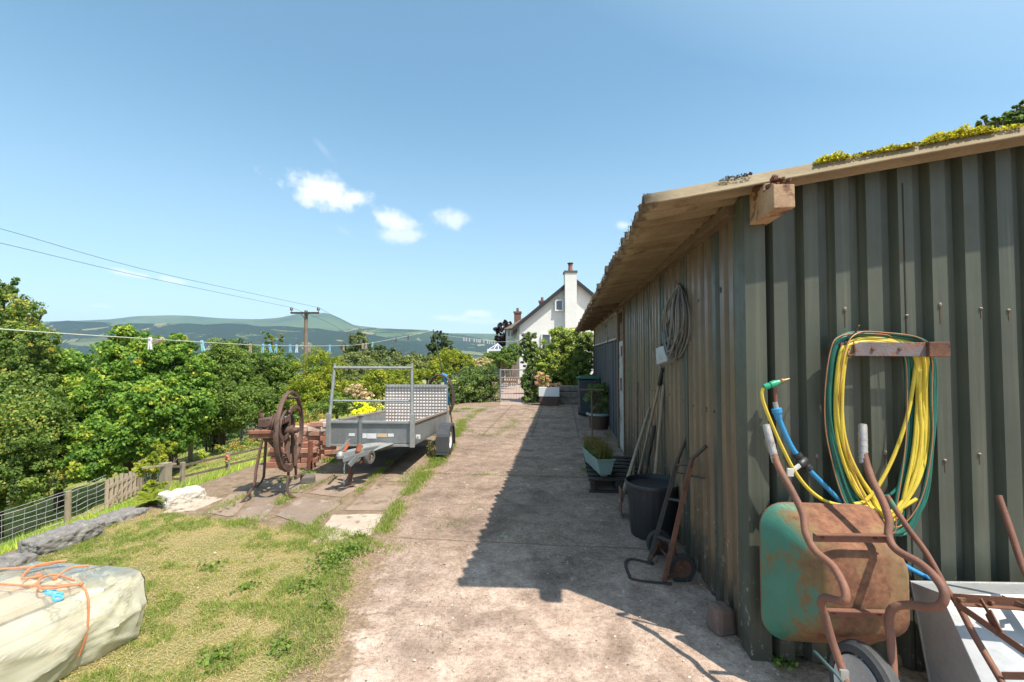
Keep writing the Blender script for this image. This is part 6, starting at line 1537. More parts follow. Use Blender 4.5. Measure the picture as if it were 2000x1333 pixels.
# ------------------------------------------------------------------ gates, path and the house
M_GATE = pm('galvanised_gate', (.34, .37, .37), (.27, .30, .30), 9, .4, .4, .05)
GD = 15.2
ga, gb2 = P(977, 788, GD), P(1025, 788, GD); gh_ = P(977, 723, GD).z
gt = empty('metal_gate', ((ga.x + gb2.x) / 2, ga.y, 0), 'narrow galvanised bar gate between the hedges at the end of the driveway', 'gate')
for s, p in enumerate((ga, gb2)):
    mb = MB(); mb.tube([(p.x, p.y, 0), (p.x, p.y, gh_ + .03)], .03, 10); mb.build('stile', M_GATE, gt, smooth=True)
for k, py in enumerate((723, 738, 751, 769, 786)):
    z = P(1000, py, GD).z; mb = MB(); mb.tube([(ga.x, ga.y, z), (gb2.x, gb2.y, z)], .018, 8); mb.build('bar', M_GATE, gt, smooth=True)
mb = MB(); [mb.tube([(ga.x + (gb2.x - ga.x) * k / 9, ga.y, .1), (ga.x + (gb2.x - ga.x) * k / 9, ga.y, gh_ - .1)], .003, 4) for k in range(1, 9)]; mb.build('wire_infill', M_GATE, gt)
pathp = [PZ(976, 792, 0), PZ(1030, 792, 0), PZ(1012, 737, 0), PZ(980, 737, 0)]
M_PATH = pm('pinkish_path', (.40, .30, .25), (.32, .235, .195), 5, .9, 0, .4)
tag(sheet('path', pathp, .012, M_PATH, .04, 90, .04, .3), kind='structure')
wga, wgb = P(980, 735, 21.0), P(1010, 735, 21.0)
wg = empty('wooden_gate', ((wga.x + wgb.x) / 2, wga.y, 0), 'brown vertical slatted wooden gate across the path beyond the metal gate', 'gate')
M_WG = pm('brown_gate_wood', (.30, .21, .15), (.22, .15, .11), 9, .8, 0, .3)
z0, z1 = .15, P(990, 704, 21.0).z
for k in range(8): mb = MB(); x = wga.x + (wgb.x - wga.x) * k / 7; mb.box((x, wga.y, (z0 + z1) / 2 + .06 * (k in (0, 7))), (.055 + .04 * (k in (0, 7)), .03, z1 - z0)); mb.build('slat', M_WG, wg)
for z in (.35, 1.15): mb = MB(); mb.box(((wga.x + wgb.x) / 2, wga.y + .03, z), (wgb.x - wga.x, .03, .09)); mb.build('rail', M_WG, wg)

HD_ = 30.0
def H(px, py, d=HD_): return P(px, py, d)
hfw = cdir(1000, 666.5); hfw = Vector((hfw.x, hfw.y, 0)).normalized(); hrt = Vector((math.cos(YAW), math.sin(YAW), 0))
M_REND = pm('white_render', (.80, .80, .78), (.72, .72, .70), 1.5, .9, 0, .4, bdist=.02, spot=(.60, .60, .56), spot_scale=1.3, spot_at=.68)
M_SLATE = pm('dark_slate', (.085, .08, .08), (.055, .052, .055), 9, .7, 0, .4)
M_FRAME = pm('white_upvc', (.80, .80, .80), (.72, .72, .72), 9, .4, 0, .02)
gm2, gt2, gb_ = nodes('window_glass'); gb_.inputs['Base Color'].default_value = (.06, .08, .11, 1); gb_.inputs['Roughness'].default_value = .06; gb_.inputs['Specular IOR Level'].default_value = 1.0
ho = empty('house', (H(1060, 700).x, H(1060, 700).y, 0), 'white rendered gabled house with a tall white chimney breast beyond the hedge', 'house')
def hq(px, z=None, py=None, d=HD_): p = P(px, py if py else 700, d); return Vector((p.x, p.y, z if z is not None else p.z))
depth_ = hfw * 9
ez, az = H(1012, 637).z, H(1120, 548).z
L_, A_, R_ = hq(1012, ez), hq(1120, az), hq(1228, ez)
mb = MB(); mb.prism([hq(1012, -.5), hq(1228, -.5), R_, A_, L_], depth_); mb.build('wall', M_REND, ho)
mb = MB()
for (e_, s_) in ((L_, -1), (R_, 1)):
    o_ = (e_ - A_).normalized(); up = Vector((0, 0, .14)); e2 = e_ + o_ * .45
    mb.prism([A_ - hfw * .3 + up * .2, e2 - hfw * .3 + up * .2, e2 - hfw * .3 + up * 1.5, A_ - hfw * .3 + up * 1.6], depth_ + hfw * .6)
rf_ = mb.build('roof', M_SLATE, ho)
mb = MB(); 
for e_ in (L_, R_): o_ = (e_ - A_).normalized(); mb.bar(A_ - hfw * .32 + Vector((0, 0, .05)), e_ + o_ * .45 - hfw * .32 + Vector((0, 0, .05)), .04, .22)
mb.build('barge_board', pm('black_barge', (.03, .03, .032), None, 9, .5), rf_)
c0, c1 = hq(1104, 0, d=29.5), hq(1127, 0, d=29.5); cz1 = P(1115, 532, 29.5).z; cw_ = (c1 - c0).length
cm = (c0 + c1) / 2 + hfw * .35
mb = MB(); q = Matrix((hrt, hfw, Vector((0, 0, 1)))).transposed()
mb.box(cm + Vector((0, 0, cz1 / 2)), (cw_, .8, cz1), q); ch = mb.build('chimney', M_REND, ho)
mb = MB(); mb.box(cm + Vector((0, 0, cz1 + .06)), (cw_ + .1, .9, .13), q); mb.build('chimney_cap', pm('dark_cap', (.13, .10, .09), None, 5), ch)
mb = MB(); mb.lathe([(.17, 0), (.15, .1), (.13, .42), (.16, .44), (.16, .5), (.1, .5)], cm + Vector((.02, 0, cz1 + .12)), n=16); mb.build('chimney_pot', pm('clay_pot', (.34, .14, .09), (.25, .10, .07), 6), ch, smooth=True)
mb = MB(); mb.lathe([(.2, 0), (.2, .04), (0, .05)], cm + Vector((.02, 0, cz1 + .66)), n=16); mb.tube([cm + Vector((.02, 0, cz1 + .6)), cm + Vector((.02, 0, cz1 + .67))], .03, 6); mb.build('cowl', M_BLKSTEEL, ch)
def window(px0, px1, py0, py1, parent, d=HD_, mull=1, name='window'):
    a, b_ = P(px0, py1, d), P(px1, py0, d); w_ = (Vector((b_.x, b_.y, 0)) - Vector((a.x, a.y, 0))).length; h_ = b_.z - a.z; c = Vector(((a.x + b_.x) / 2, (a.y + b_.y) / 2, (a.z + b_.z) / 2)) - hfw * .03
    mb = MB(); t_ = .09
    mb.box(c + Vector((0, 0, h_ / 2)), (w_, .10, t_), q); mb.box(c - Vector((0, 0, h_ / 2)), (w_ + .1, .16, t_), q)
    for s in range(mull + 1): mb.box(c + hrt * (w_ * (s / mull - .5)), (t_, .10, h_), q)
    f_ = mb.build(name, M_FRAME, parent); mb = MB(); mb.box(c + hfw * .02, (w_, .02, h_), q); mb.build('pane', gm2, f_)
mb = MB(); mb.tube([L_ - hfw * .1 + Vector((0, 0, -.05)), L_ + depth_ + Vector((0, 0, -.05))], .06, 8); mb.tube([L_ - hfw * .08 + hrt * .05, Vector((L_.x, L_.y, 0)) - hfw * .08 + hrt * .05], .04, 8); mb.build('downpipe', pm('grey_gutter', (.25, .26, .27), None, 9, .5), ho)
window(1085, 1099, 587, 607, ho); window(1058, 1092, 653, 680, ho, mull=2)
# lower wing to the left, seen end on
w2_ = empty('side_house', (H(1000, 700, 36).x, H(1000, 700, 36).y, 0), 'neighbouring white house with low brown roof and brick chimney behind the gabled house', 'house')
mb = MB(); mb.prism([hq(988, -.5, d=37), hq(1012, -.5, d=37), hq(1012, P(1012, 636, 37).z, d=37), hq(988, P(988, 641, 37).z, d=37)], hfw * 8); mb.prism([hq(1006, -.5, d=36.5), hq(1040, -.5, d=36.5), hq(1040, P(1, 640, 36.5).z, d=36.5), hq(1006, P(1, 637, 36.5).z, d=36.5)], hfw * 8); mb.build('wall', M_REND, w2_)
ra_, rb_, rc_ = P(984, 643, 36.2), P(1036, 613, 37), P(1060, 636, 37)
mb = MB(); mb.prism([ra_, rb_, rc_, P(1006, 641, 36.2)], hfw * 8 + Vector((0, 0, .12))); mb.build('roof', pm('brown_tile', (.20, .13, .10), (.14, .1, .08), 9, .8, 0, .3), w2_)
window(991, 1003, 646, 659, w2_, d=36.9, mull=2)
for (px, py0, py1, w_) in ((1011, 609, 630, .55), (1059, 588, 612, .5)):
    c = P(px, py0, 39); b2 = P(px, py1 + 30, 39); mb = MB(); mb.box(((c.x), c.y, (c.z + b2.z) / 2), (w_, .6, c.z - b2.z)); mb.lathe([(.12, 0), (.1, .3)], (c.x, c.y, c.z), n=10); mb.box((c.x, c.y, c.z - .08), (w_ + .12, .7, .14)); mb.build('chimney', pm('brick_chimney', (.24, .12, .09), (.17, .09, .07), 6), w2_)
# conservatory roof
cs = empty('conservatory', (P(969, 690, 27).x, P(969, 690, 27).y, 0), 'white framed glass conservatory roof rising over the garden hedge', 'conservatory')
ap = P(972, 672, 28.5); cl_, cr_ = P(953, 684, 27), P(985, 684, 27)
mb = MB(); 
back = [cl_ + hfw * 3, cr_ + hfw * 3]
for p in (cl_, cl_.lerp(cr_, .33), cl_.lerp(cr_, .66), cr_): mb.bar(p, ap, .04, .04)
for p in back: mb.bar(p, ap, .04, .04)
mb.bar(cl_, cr_, .08, .12); mb.bar(cl_, back[0], .08, .12); mb.bar(cr_, back[1], .08, .12)
for p in (cl_, cr_): mb.bar((p.x, p.y, -.3), p, .1, .1, (0, 1, 0))
mb.build('frame', M_FRAME, cs)
mb = MB(); mb.add([cl_, cr_, ap], [(0, 1, 2)]); mb.add([cl_, back[0], ap], [(0, 1, 2)]); mb.add([cr_, back[1], ap], [(0, 1, 2)]); mb.prism([cl_ - Vector((0, 0, .1)), cr_ - Vector((0, 0, .1)), Vector((cr_.x, cr_.y, 0)), Vector((cl_.x, cl_.y, 0))], hfw * .03); mb.build('glazing', gm2, cs)

# ------------------------------------------------------------------ utility poles and overhead wires
def upole(px, pytop, d, arm_px, lbl, gdrop):
    t_ = P(px, pytop, d); bz = gzf(t_.x, t_.y); e = empty('utility_pole', (t_.x, t_.y, bz), lbl, 'utility pole')
    mb = MB(); mb.tube([(t_.x, t_.y, bz - .3), (t_.x, t_.y, t_.z)], [.15, .10], 12); mb.build('pole', pm('creosoted_pole', (.27, .20, .15), (.19, .14, .105), 4, .85, 0, .4, (3, 3, .6)), e, smooth=True)
    za = t_.z - .16 * d / 28; aw = arm_px / FPX * d / 2
    mb = MB(); mb.box((t_.x, t_.y - .14, za), (aw * 2, .09, .11), Matrix.Rotation(YAW, 3, 'Z')); mb.bar((t_.x - aw * .3, t_.y - .14, za), (t_.x, t_.y - .1, za - .4), .03, .03); mb.bar((t_.x + aw * .3, t_.y - .14, za), (t_.x, t_.y - .1, za - .4), .03, .03); mb.build('crossarm', M_BLKSTEEL, e)
    for s in (-1, 1):
        c = Vector((t_.x, t_.y - .14, za + .06)) + hrt * (aw * .95 * s)
        mb = MB(); mb.tube([c, c + Vector((0, 0, .12))], .02, 6); mb.lathe([(.05, .08), (.10, .10), (.07, .15), (.10, .18), (.06, .26), (.03, .30), (0, .3)], c, n=12); mb.build('insulator', pm('dark_insulator', (.07, .055, .05), None, 9, .3), e, smooth=True)
    return t_, za, aw
T1, za, aw = upole(598, 607, 28, 55, 'wooden utility pole with a dark crossarm and two insulators rising over the trees', 0)
upole(804, 689, 60, 24, 'small distant utility pole above the dark bushes near the conifer', 0)
iL = Vector((T1.x, T1.y - .14, za + .33)) + hrt * (-aw * .95); iR = Vector((T1.x, T1.y - .14, za + .33)) + hrt * (aw * .95)
M_LINE = pm('overhead_wire', (.06, .06, .065), None, 9, .5)
def wire(pts, lbl, r=.011):
    mb = MB(); mb.tube(crom(pts, 10), r, 5); o = mb.build('overhead_wire', M_LINE, None); tag(o, lbl, 'wire')
wire([P(-500, 372, 10.5), P(-200, 433, 12.5), P(0, 475, 14.2), P(280, 541, 18.5), iL], 'lower overhead wire running from the pole over the trees to the photo edge', .008)
wire([P(-500, 330, 10.5), P(-200, 400, 12.5), P(0, 447, 14.2), P(300, 531, 18.5), iR], 'upper overhead wire running from the pole over the trees to the photo edge', .008)
wire([iR, P(665, 624, 34), P(700, 641, 40), P(804, 686, 60)], 'overhead wire dropping from the near pole to the distant one', .01)
wire([iL, P(640, 630, 35), P(700, 660, 45), P(798, 690, 60)], 'lower overhead wire between the near and the distant utility pole', .01)

# ------------------------------------------------------------------ trees and bushes
G_MAPLE = leaf_mat('maple_leaf', [(0, (.028, .050, .010)), (.35, (.050, .105, .018)), (.6, (.095, .18, .028)), (.85, (.19, .26, .04)), (1, (.36, .32, .05))], .48)
G_ASH = leaf_mat('ash_leaf', [(0, (.030, .05, .016)), (.4, (.068, .112, .026)), (.75, (.125, .18, .038)), (1, (.30, .25, .05))], .45)
G_HAZEL = leaf_mat('hazel_leaf', [(0, (.028, .048, .014)), (.4, (.065, .105, .022)), (.75, (.11, .165, .03)), (1, (.18, .22, .04))], .45)
G_YELL = leaf_mat('golden_leaf', [(0, (.08, .12, .015)), (.4, (.19, .25, .025)), (.75, (.34, .36, .035)), (1, (.50, .46, .05))], .4, .55, .3, 1.2)
G_DARK = leaf_mat('evergreen_leaf', [(0, (.014, .024, .010)), (.5, (.035, .055, .018)), (1, (.07, .095, .03))], .15)
G_OLIVE = leaf_mat('olive_leaf', [(0, (.04, .05, .018)), (.5, (.085, .105, .03)), (1, (.14, .15, .045))], .3)
G_COPPER = leaf_mat('copper_leaf', [(0, (.02, .012, .014)), (.5, (.05, .025, .03)), (1, (.10, .05, .05))], .3, .55, .3, 1.0)
G_IVY = leaf_mat('ivy_leaf', [(0, (.022, .04, .013)), (.5, (.055, .09, .022)), (.85, (.11, .15, .03)), (1, (.25, .27, .06))], .25)
M_BARK = pm('bark', (.13, .10, .075), (.08, .062, .048), 6, .9, 0, .6, (3, 3, .7))
seed_ = [100]
def tree(name, label, cat, blobs, base, n, size, mat, group=None, trunk=.10, limbs=True, sub=.23, per=55, yl=0.0, droop=.25, aspect=.62):
    seed_[0] += 1; rg = np.random.default_rng(seed_[0]); base = Vector(base)
    e = empty(name, base, label, cat, group)
    C, N, T = crown_pts(rg, blobs, n, sub, .75, per)
    if yl: T = np.clip(T + yl * (rg.random(len(T)) < .5), 0, 1)
    quads_mesh('crown', leaf_quads(rg, C, N, size, aspect, droop), mat, T, parent=e)
    if trunk:
        mb = MB(); zc = np.mean([b[2] for b in blobs]); cx_ = np.mean([b[0] for b in blobs]); cy_ = np.mean([b[1] for b in blobs])
        top = Vector((cx_, cy_, zc)); ns_ = 1 if limbs else 0
        stems = 1 if name.endswith('tree') else 4
        for s in range(stems):
            o_ = Vector((rg.uniform(-.25, .25), rg.uniform(-.25, .25), 0)) if stems > 1 else Vector((0, 0, 0))
            mb.tube(crom([base + o_ - Vector((0, 0, .15)), base.lerp(top, .4) + o_ * 1.5 + Vector((rg.uniform(-.15, .15), rg.uniform(-.15, .15), 0)), top + o_ * 2], 5), [trunk, trunk * .4], 9)
        if limbs:
            for b in blobs:
                for s in range(3):
                    st_ = base.lerp(top, rg.uniform(.3, .75)); en = Vector(b[:3]) + Vector((rg.uniform(-.6, .6) * b[3], rg.uniform(-.6, .6) * b[4], rg.uniform(-.2, .7) * b[5]))
                    mb.tube(crom([st_, st_.lerp(en, .5) + Vector((0, 0, -.1 * (en - st_).length * .3)), en], 4), [trunk * .42, trunk * .08], 6)
        mb.build('trunk', M_BARK, e, smooth=True)
    return e
def blob(px, py, d, rpx, rpy=None, rd=None):
    """crown mass centred on a sight line at depth d with its apparent radii turned into metres"""
    p = P(px, py, d); r = rpx / FPX * d; rz = (rpy or rpx) / FPX * d
    return (p.x, p.y, p.z, r, rd if rd else r, rz)
def gbase(px, d):
    v = P(px, 700, d); return Vector((v.x, v.y, gzf(v.x, v.y)))
tg = 'broadleaf trees along the bottom fence'
tree('ash_tree', 'tall ash tree with thin airy top rising above the skyline at the photo edge', 'tree',
     [blob(-40, 700, 12.5, 100, 90), blob(20, 650, 12.2, 60, 50), blob(10, 600, 12.2, 50, 44), blob(60, 730, 11.8, 56, 60), blob(5, 560, 12.2, 26, 22), blob(-60, 620, 12.5, 70, 60), blob(45, 690, 11.8, 52, 60), blob(62, 615, 12.0, 20, 17), blob(85, 670, 11.5, 26, 30), blob(20, 780, 11.5, 90, 70)], gbase(0, 12.8), 70000, .075, G_ASH, tg, .16, yl=.12)
tree('shrubby_tree', 'loose yellowing tree filling the lower edge of the photo beyond the wire fence', 'tree',
     [blob(-30, 880, 10.6, 90, 80), blob(70, 830, 11.0, 75, 75), blob(-80, 960, 10.2, 80, 70), blob(60, 930, 10.8, 60, 60)], gbase(10, 11.2), 40000, .07, G_ASH, tg, .10, yl=.15)
tree('maple_tree', 'field maple with dark leaves just past the ash tree', 'tree',
     [blob(125, 735, 12.6, 55, 55), blob(150, 800, 12.2, 62, 60), blob(110, 870, 11.9, 60, 60)], gbase(125, 12.6), 32000, .09, G_MAPLE, tg, .12)
tree('maple_tree', 'tallest field maple with bright yellow shoots under the white peg', 'tree',
     [blob(255, 705, 12.6, 55, 62), blob(245, 660, 12.6, 26, 22), blob(225, 770, 12.2, 68, 65), blob(285, 800, 12.0, 60, 62), blob(215, 860, 11.6, 62, 55), blob(182, 905, 11.2, 48, 40)], gbase(255, 12.9), 54000, .09, G_MAPLE, tg, .15, yl=.16)
tree('maple_tree', 'field maple with yellow tipped crown below the aqua peg', 'tree',
     [blob(340, 715, 13.2, 50, 52), blob(345, 672, 13.2, 28, 20), blob(350, 790, 12.8, 60, 62), blob(310, 855, 12.4, 56, 38), blob(385, 730, 13.2, 34, 42)], gbase(345, 13.3), 44000, .09, G_MAPLE, tg, .14, yl=.10)
tree('hazel_tree', 'rounded mid green hazel beside the yellow tipped maple', 'tree',
     [blob(438, 715, 15.0, 45, 55), blob(450, 790, 14.5, 56, 50), blob(410, 810, 14.2, 46, 40)], gbase(435, 15.2), 34000, .08, G_HAZEL, tg, .12)
tree('hazel_tree', 'wide mid green hazel behind the chaff cutter', 'tree',
     [blob(505, 730, 16.5, 50, 48), blob(520, 790, 16.0, 60, 42), blob(560, 745, 17.0, 40, 52), blob(475, 690, 17, 30, 25)], gbase(520, 16.8), 36000, .08, G_HAZEL, tg, .12)
tree('willow_bush', 'yellow green feathery willow bush behind the trailer rack', 'bush',
     [blob(622, 718, 15.5, 48, 34), blob(620, 762, 15.0, 55, 38), blob(650, 745, 15.2, 34, 42), blob(610, 790, 14.5, 44, 26)], gbase(625, 15.4), 17000, .085, G_YELL, None, .08, droop=.5, aspect=.4)
tree('sapling_tree', 'thin young tree with yellow leaves sticking up left of the utility pole', 'tree',
     [blob(522, 662, 19, 15, 16), blob(545, 660, 19, 10, 10), blob(530, 690, 19, 26, 18)], gbase(528, 19.2), 2600, .09, G_ASH, None, .05, yl=.2)
bg = 'trees of the wood behind the bottom fence'
for (px, py, d, r, n, lb) in ((60, 760, 17, 95, 9000, 'shaded tree in the wood directly behind the ash tree'), (180, 790, 18, 90, 9000, 'shaded tree in the wood behind the darkest maple'), (290, 790, 19, 90, 9000, 'shaded tree in the wood behind the tallest maple'),
                          (390, 775, 20, 80, 9000, 'shaded tree in the wood behind the yellow tipped maple'), (470, 770, 22, 75, 9000, 'shaded tree in the wood behind the rounded hazel'), (560, 765, 24, 70, 9000, 'shaded tree in the wood behind the chaff cutter hazel'), (640, 740, 26, 50, 6000, 'shaded tree behind the willow bush')):
    tree('wood_tree', lb, 'tree', [blob(px, py, d, r, r * .8), blob(px + 20, py + 70, d - .5, r * .9, r * .8), blob(px - 30, py + 40, d, r * .8, r * .7)], gbase(px, d + .3), n, .17, G_MAPLE, bg, .16, per=50)
# low shrubs along the slope foot that close the dark gap
tree('elder_bush', 'bright green elder bush over the picket gate', 'bush', [blob(300, 905, 10.6, 24, 22), blob(320, 880, 11.5, 20, 18)], gbase(300, 10.8), 3200, .09, G_YELL, None, .03)
tree('elder_bush', 'leafy bush by the wire fence behind the rail fence', 'bush', [blob(412, 850, 15.5, 16, 24), blob(425, 815, 15.8, 18, 30)], gbase(415, 15.8), 3000, .08, G_HAZEL, None, .03)
# middle distance thickets behind the trailer
mg = 'thickets in the valley garden behind the trailer'
tree('olive_bush', 'broad dull olive thicket seen through the trailer rack', 'bush', [blob(720, 735, 24, 62, 34), blob(700, 705, 26, 42, 22), blob(780, 720, 26, 48, 28), blob(680, 760, 22, 40, 30)], gbase(720, 24), 18000, .13, G_OLIVE, mg, .08)
tree('dark_tree', 'small dark tree just past the last near pegs', 'tree', [blob(687, 678, 34, 22, 20), blob(740, 690, 34, 30, 18), blob(765, 690, 35, 18, 12)], gbase(700, 34), 6000, .17, G_DARK, mg, .12)
tree('brown_green_tree', 'distant rounded brownish tree above the olive thicket', 'tree', [blob(700, 668, 40, 20, 18)], gbase(702, 40), 2500, .18, G_OLIVE, mg, .12)
tree('olive_bush', 'dull green thicket running along behind the ramp', 'bush', [blob(820, 712, 28, 42, 22), blob(770, 745, 22, 40, 26), blob(850, 730, 24, 35, 24)], gbase(815, 26), 11000, .13, G_OLIVE, mg, .08)
tree('yew_tree', 'dark rounded conifer breaking the skyline left of the house', 'tree', [blob(858, 668, 30, 22, 20), blob(845, 684, 30, 18, 16), blob(874, 682, 30, 16, 18), blob(858, 655, 30, 12, 10), blob(858, 700, 30, 28, 16)], gbase(858, 30.3), 9000, .11, G_DARK, None, .15)
hg = 'garden bushes behind the trailer ramp'
tree('privet_bush', 'golden privet bush above the ramp corner', 'bush', [blob(880, 702, 18, 36, 24), blob(905, 712, 18, 30, 22), blob(858, 725, 17, 30, 24)], gbase(880, 17.5), 12000, .065, G_YELL, hg, .04)
tree('privet_bush', 'bright yellow green bush seen between the rack and the ramp', 'bush', [blob(755, 745, 14.5, 50, 28), blob(715, 765, 14, 34, 26), blob(795, 740, 15, 40, 26)], gbase(755, 14.3), 14000, .065, G_YELL, hg, .04)
tree('laurel_bush', 'low leafy green bush left of the yellow flowers', 'bush', [blob(660, 790, 13, 32, 22), blob(625, 800, 13.5, 30, 20)], gbase(650, 13.2), 6000, .07, G_HAZEL, hg, .03)
tree('pink_bush', 'small bush with dry pinkish plumes behind the flowers', 'bush', [blob(695, 762, 12, 18, 14), blob(712, 772, 12, 16, 10)], gbase(700, 12), 2200, .05, leaf_mat('pink_plume', [(0, (.16, .15, .06)), (.5, (.36, .26, .17)), (1, (.55, .42, .32))], .3), None, .02)
# clipped hedge by the gate, arch and climbing wall on the right
tree('hedge', 'dense dark ivy hedge left of the metal gate', 'hedge', [blob(900, 762, 15.2, 34, 34), blob(935, 760, 15.4, 34, 38), blob(955, 748, 15.6, 22, 42), blob(880, 775, 14.6, 22, 26), blob(925, 735, 16, 34, 22)], gbase(925, 15.3), 26000, .055, G_IVY, None, .04, per=60, sub=.24)
tree('heather_bush', 'pinkish topped bush behind the ivy hedge', 'bush', [blob(935, 712, 19, 26, 12), blob(950, 705, 20, 14, 8)], gbase(940, 19), 3000, .07, leaf_mat('heather_leaf', [(0, (.10, .12, .04)), (.5, (.26, .24, .10)), (1, (.42, .28, .22))], .3), None, .03)
tree('garden_bush', 'green round bush in front of the conservatory', 'bush', [blob(962, 700, 23, 24, 14), blob(1006, 684, 22, 20, 17), blob(1000, 705, 19, 14, 16), blob(992, 690, 22, 18, 14), blob(985, 704, 21, 24, 16), blob(962, 712, 22, 22, 14), blob(978, 696, 23, 20, 12)], gbase(985, 23), 15000, .085, G_HAZEL, None, .03)
tree('copper_beech_tree', 'dark purple copper beech beside the white houses', 'tree', [blob(982, 650, 44, 18, 20), blob(975, 668, 44, 12, 12), blob(992, 632, 45, 10, 9)], gbase(983, 44.5), 4500, .2, G_COPPER, None, .2)
tree('ivy_pillar', 'upright ivy covered pillar on the right of the metal gate', 'hedge', [blob(1034, 668, 15.4, 17, 20), blob(1036, 700, 15.4, 19, 30), blob(1037, 745, 15.2, 18, 38), blob(1036, 775, 15.0, 17, 22)], gbase(1034, 15.3), 20000, .055, G_IVY, None, .06, per=60)
tree('climbing_hedge', 'tall yellow green climber covering the wall right of the gate', 'hedge', [blob(1065, 725, 15.2, 24, 36), blob(1095, 725, 15.3, 34, 36), blob(1072, 690, 15.3, 26, 26), blob(1150, 665, 15.8, 22, 20), blob(1105, 655, 15.6, 34, 16), blob(1075, 715, 15.2, 32, 30), blob(1060, 745, 15.0, 26, 30), blob(1100, 680, 15.5, 32, 28), blob(1125, 690, 15.5, 30, 34), blob(1118, 740, 15.4, 34, 44), blob(1085, 760, 15.2, 24, 26)], gbase(1095, 15.5), 60000, .06, leaf_mat('variegated_leaf', [(0, (.03, .05, .014)), (.35, (.07, .11, .025)), (.6, (.17, .22, .035)), (.85, (.36, .36, .06)), (1, (.55, .5, .14))], .35), None, .06, per=60)
tree('climbing_hedge', 'dark leafy climber at the far end of the shed', 'hedge', [blob(1145, 690, 14.8, 18, 36), blob(1148, 745, 14.8, 14, 40), blob(1135, 730, 15.0, 18, 46)], gbase(1150, 14.9), 12000, .06, G_IVY, None, .05, per=60)
tree('far_oak_tree', 'leafy tree top showing over the shed roof in the photo corner', 'tree', [blob(1985, 240, 7.2, 26, 34), blob(1945, 235, 7.2, 16, 14), blob(1918, 238, 7.3, 14, 9), blob(2040, 235, 7.2, 50, 55), blob(1990, 212, 7.2, 12, 12)], (8.6, 8.2, 0), 8000, .06, G_HAZEL, None, .16, per=40)

# flowers
def flowers(name, label, blobs, n, size, stops, base, cat='flowering plant'):
    seed_[0] += 1; rg = np.random.default_rng(seed_[0]); e = empty(name, base, label, cat)
    C, N, T = crown_pts(rg, blobs, n, .4, .8, 60); k = int(n * .35)
    quads_mesh('foliage', leaf_quads(rg, C[:k] - np.array([0, 0, .04]), N[:k], size), G_HAZEL, T[:k], parent=e)
    quads_mesh('blooms', leaf_quads(rg, C[k:], N[k:], size * .8, .9, .1), leaf_mat(name + '_petal', stops, .3), T[k:], parent=e)
    return e
Y_ = [(0, (.62, .46, .01)), (.5, (.85, .68, .015)), (1, (.95, .82, .04))]
flowers('yellow_flowers', 'bright yellow flowering mound behind the trailer side', [blob(704, 792, 9.6, 15, 12), blob(718, 802, 9.5, 14, 10), blob(698, 806, 9.4, 12, 9)], 3800, .045, Y_, gbase(705, 9.6))
flowers('yellow_flowers', 'sparse yellow blooms on grey foliage between the bright mound and the ramp', [blob(735, 792, 10.5, 22, 14)], 900, .045, [(0, (.12, .13, .06)), (.6, (.30, .28, .10)), (1, (.85, .68, .03))], gbase(735, 10.5))
flowers('red_valerian', 'red and yellow flowering plants on the bank between brick stack and bushes', [blob(610, 815, 9.5, 26, 14), blob(640, 822, 9.2, 20, 12), blob(595, 830, 9.2, 20, 10)], 3000, .035, [(0, (.08, .11, .03)), (.5, (.18, .17, .04)), (.8, (.36, .10, .04)), (1, (.42, .08, .04))], gbase(615, 9.4))
flowers('red_valerian', 'drift of orange red flowers on the bank behind the rail fence', [blob(470, 868, 12, 30, 10), blob(505, 862, 11.5, 20, 10), blob(440, 872, 12.5, 22, 8)], 2400, .035, [(0, (.09, .13, .03)), (.55, (.20, .20, .04)), (.8, (.38, .13, .05)), (1, (.42, .09, .05))], gbase(475, 12))
flowers('yellow_flowers', 'small yellow flowers by the wire fence above the rail fence', [blob(400, 886, 12.5, 16, 7)], 420, .04, [(0, (.12, .18, .03)), (.6, (.25, .28, .04)), (1, (.7, .45, .03))], gbase(400, 12.5))
flowers('red_flower', 'single coral flower spike on the rail fence', [blob(443, 893, 7.8, 4, 10)], 160, .03, [(0, (.5, .12, .08)), (1, (.7, .22, .16))], gbase(443, 7.8))
# fern and weeds by the pale slab
def frond_plant(name, label, c, n, L, mat, cat='fern'):
    seed_[0] += 1; rg = np.random.default_rng(seed_[0]); e = empty(name, c, label, cat); V = []
    for f in range(n):
        a = rg.uniform(0, 2 * np.pi); ln = L * rg.uniform(.6, 1.1); el = rg.uniform(.5, 1.2)
        d = np.array([math.cos(a), math.sin(a), 0])
        for k in range(26):
            t_ = k / 26; p = np.array(c) + d * ln * t_ * math.cos(el * .5) + np.array([0, 0, ln * (math.sin(el) * t_ - .55 * t_ * t_)])
            w = .16 * ln * math.sin(math.pi * min(1, t_ * .85 + .15)) ; s = np.cross(d, [0, 0, 1])
            for sg in (-1, 1):
                q_ = p + s * sg * w + d * .03 * ln; V.append([p, p + d * .012, q_, p - d * .012])
    V = np.array(V); quads_mesh('fronds', V, mat, rg.uniform(.2, .9, len(V)), parent=e); return e
c = hit(300, 985); frond_plant('fern', 'bright green fern clump beside the pale concrete slab', Vector((c.x, c.y, c.z)), 26, .34, G_YELL)
c = hit(272, 950); frond_plant('fern', 'fern growing beside the picket gate', Vector((c.x, c.y, c.z)), 16, .45, G_HAZEL)
tree('bramble', 'bramble and weeds spilling behind the pale concrete slab', 'bush', [blob(300, 955, 5.9, 26, 18), blob(285, 915, 7.2, 24, 14), blob(330, 965, 5.4, 10, 10)], gbase(300, 6.0), 2600, .045, G_YELL, None, .008)

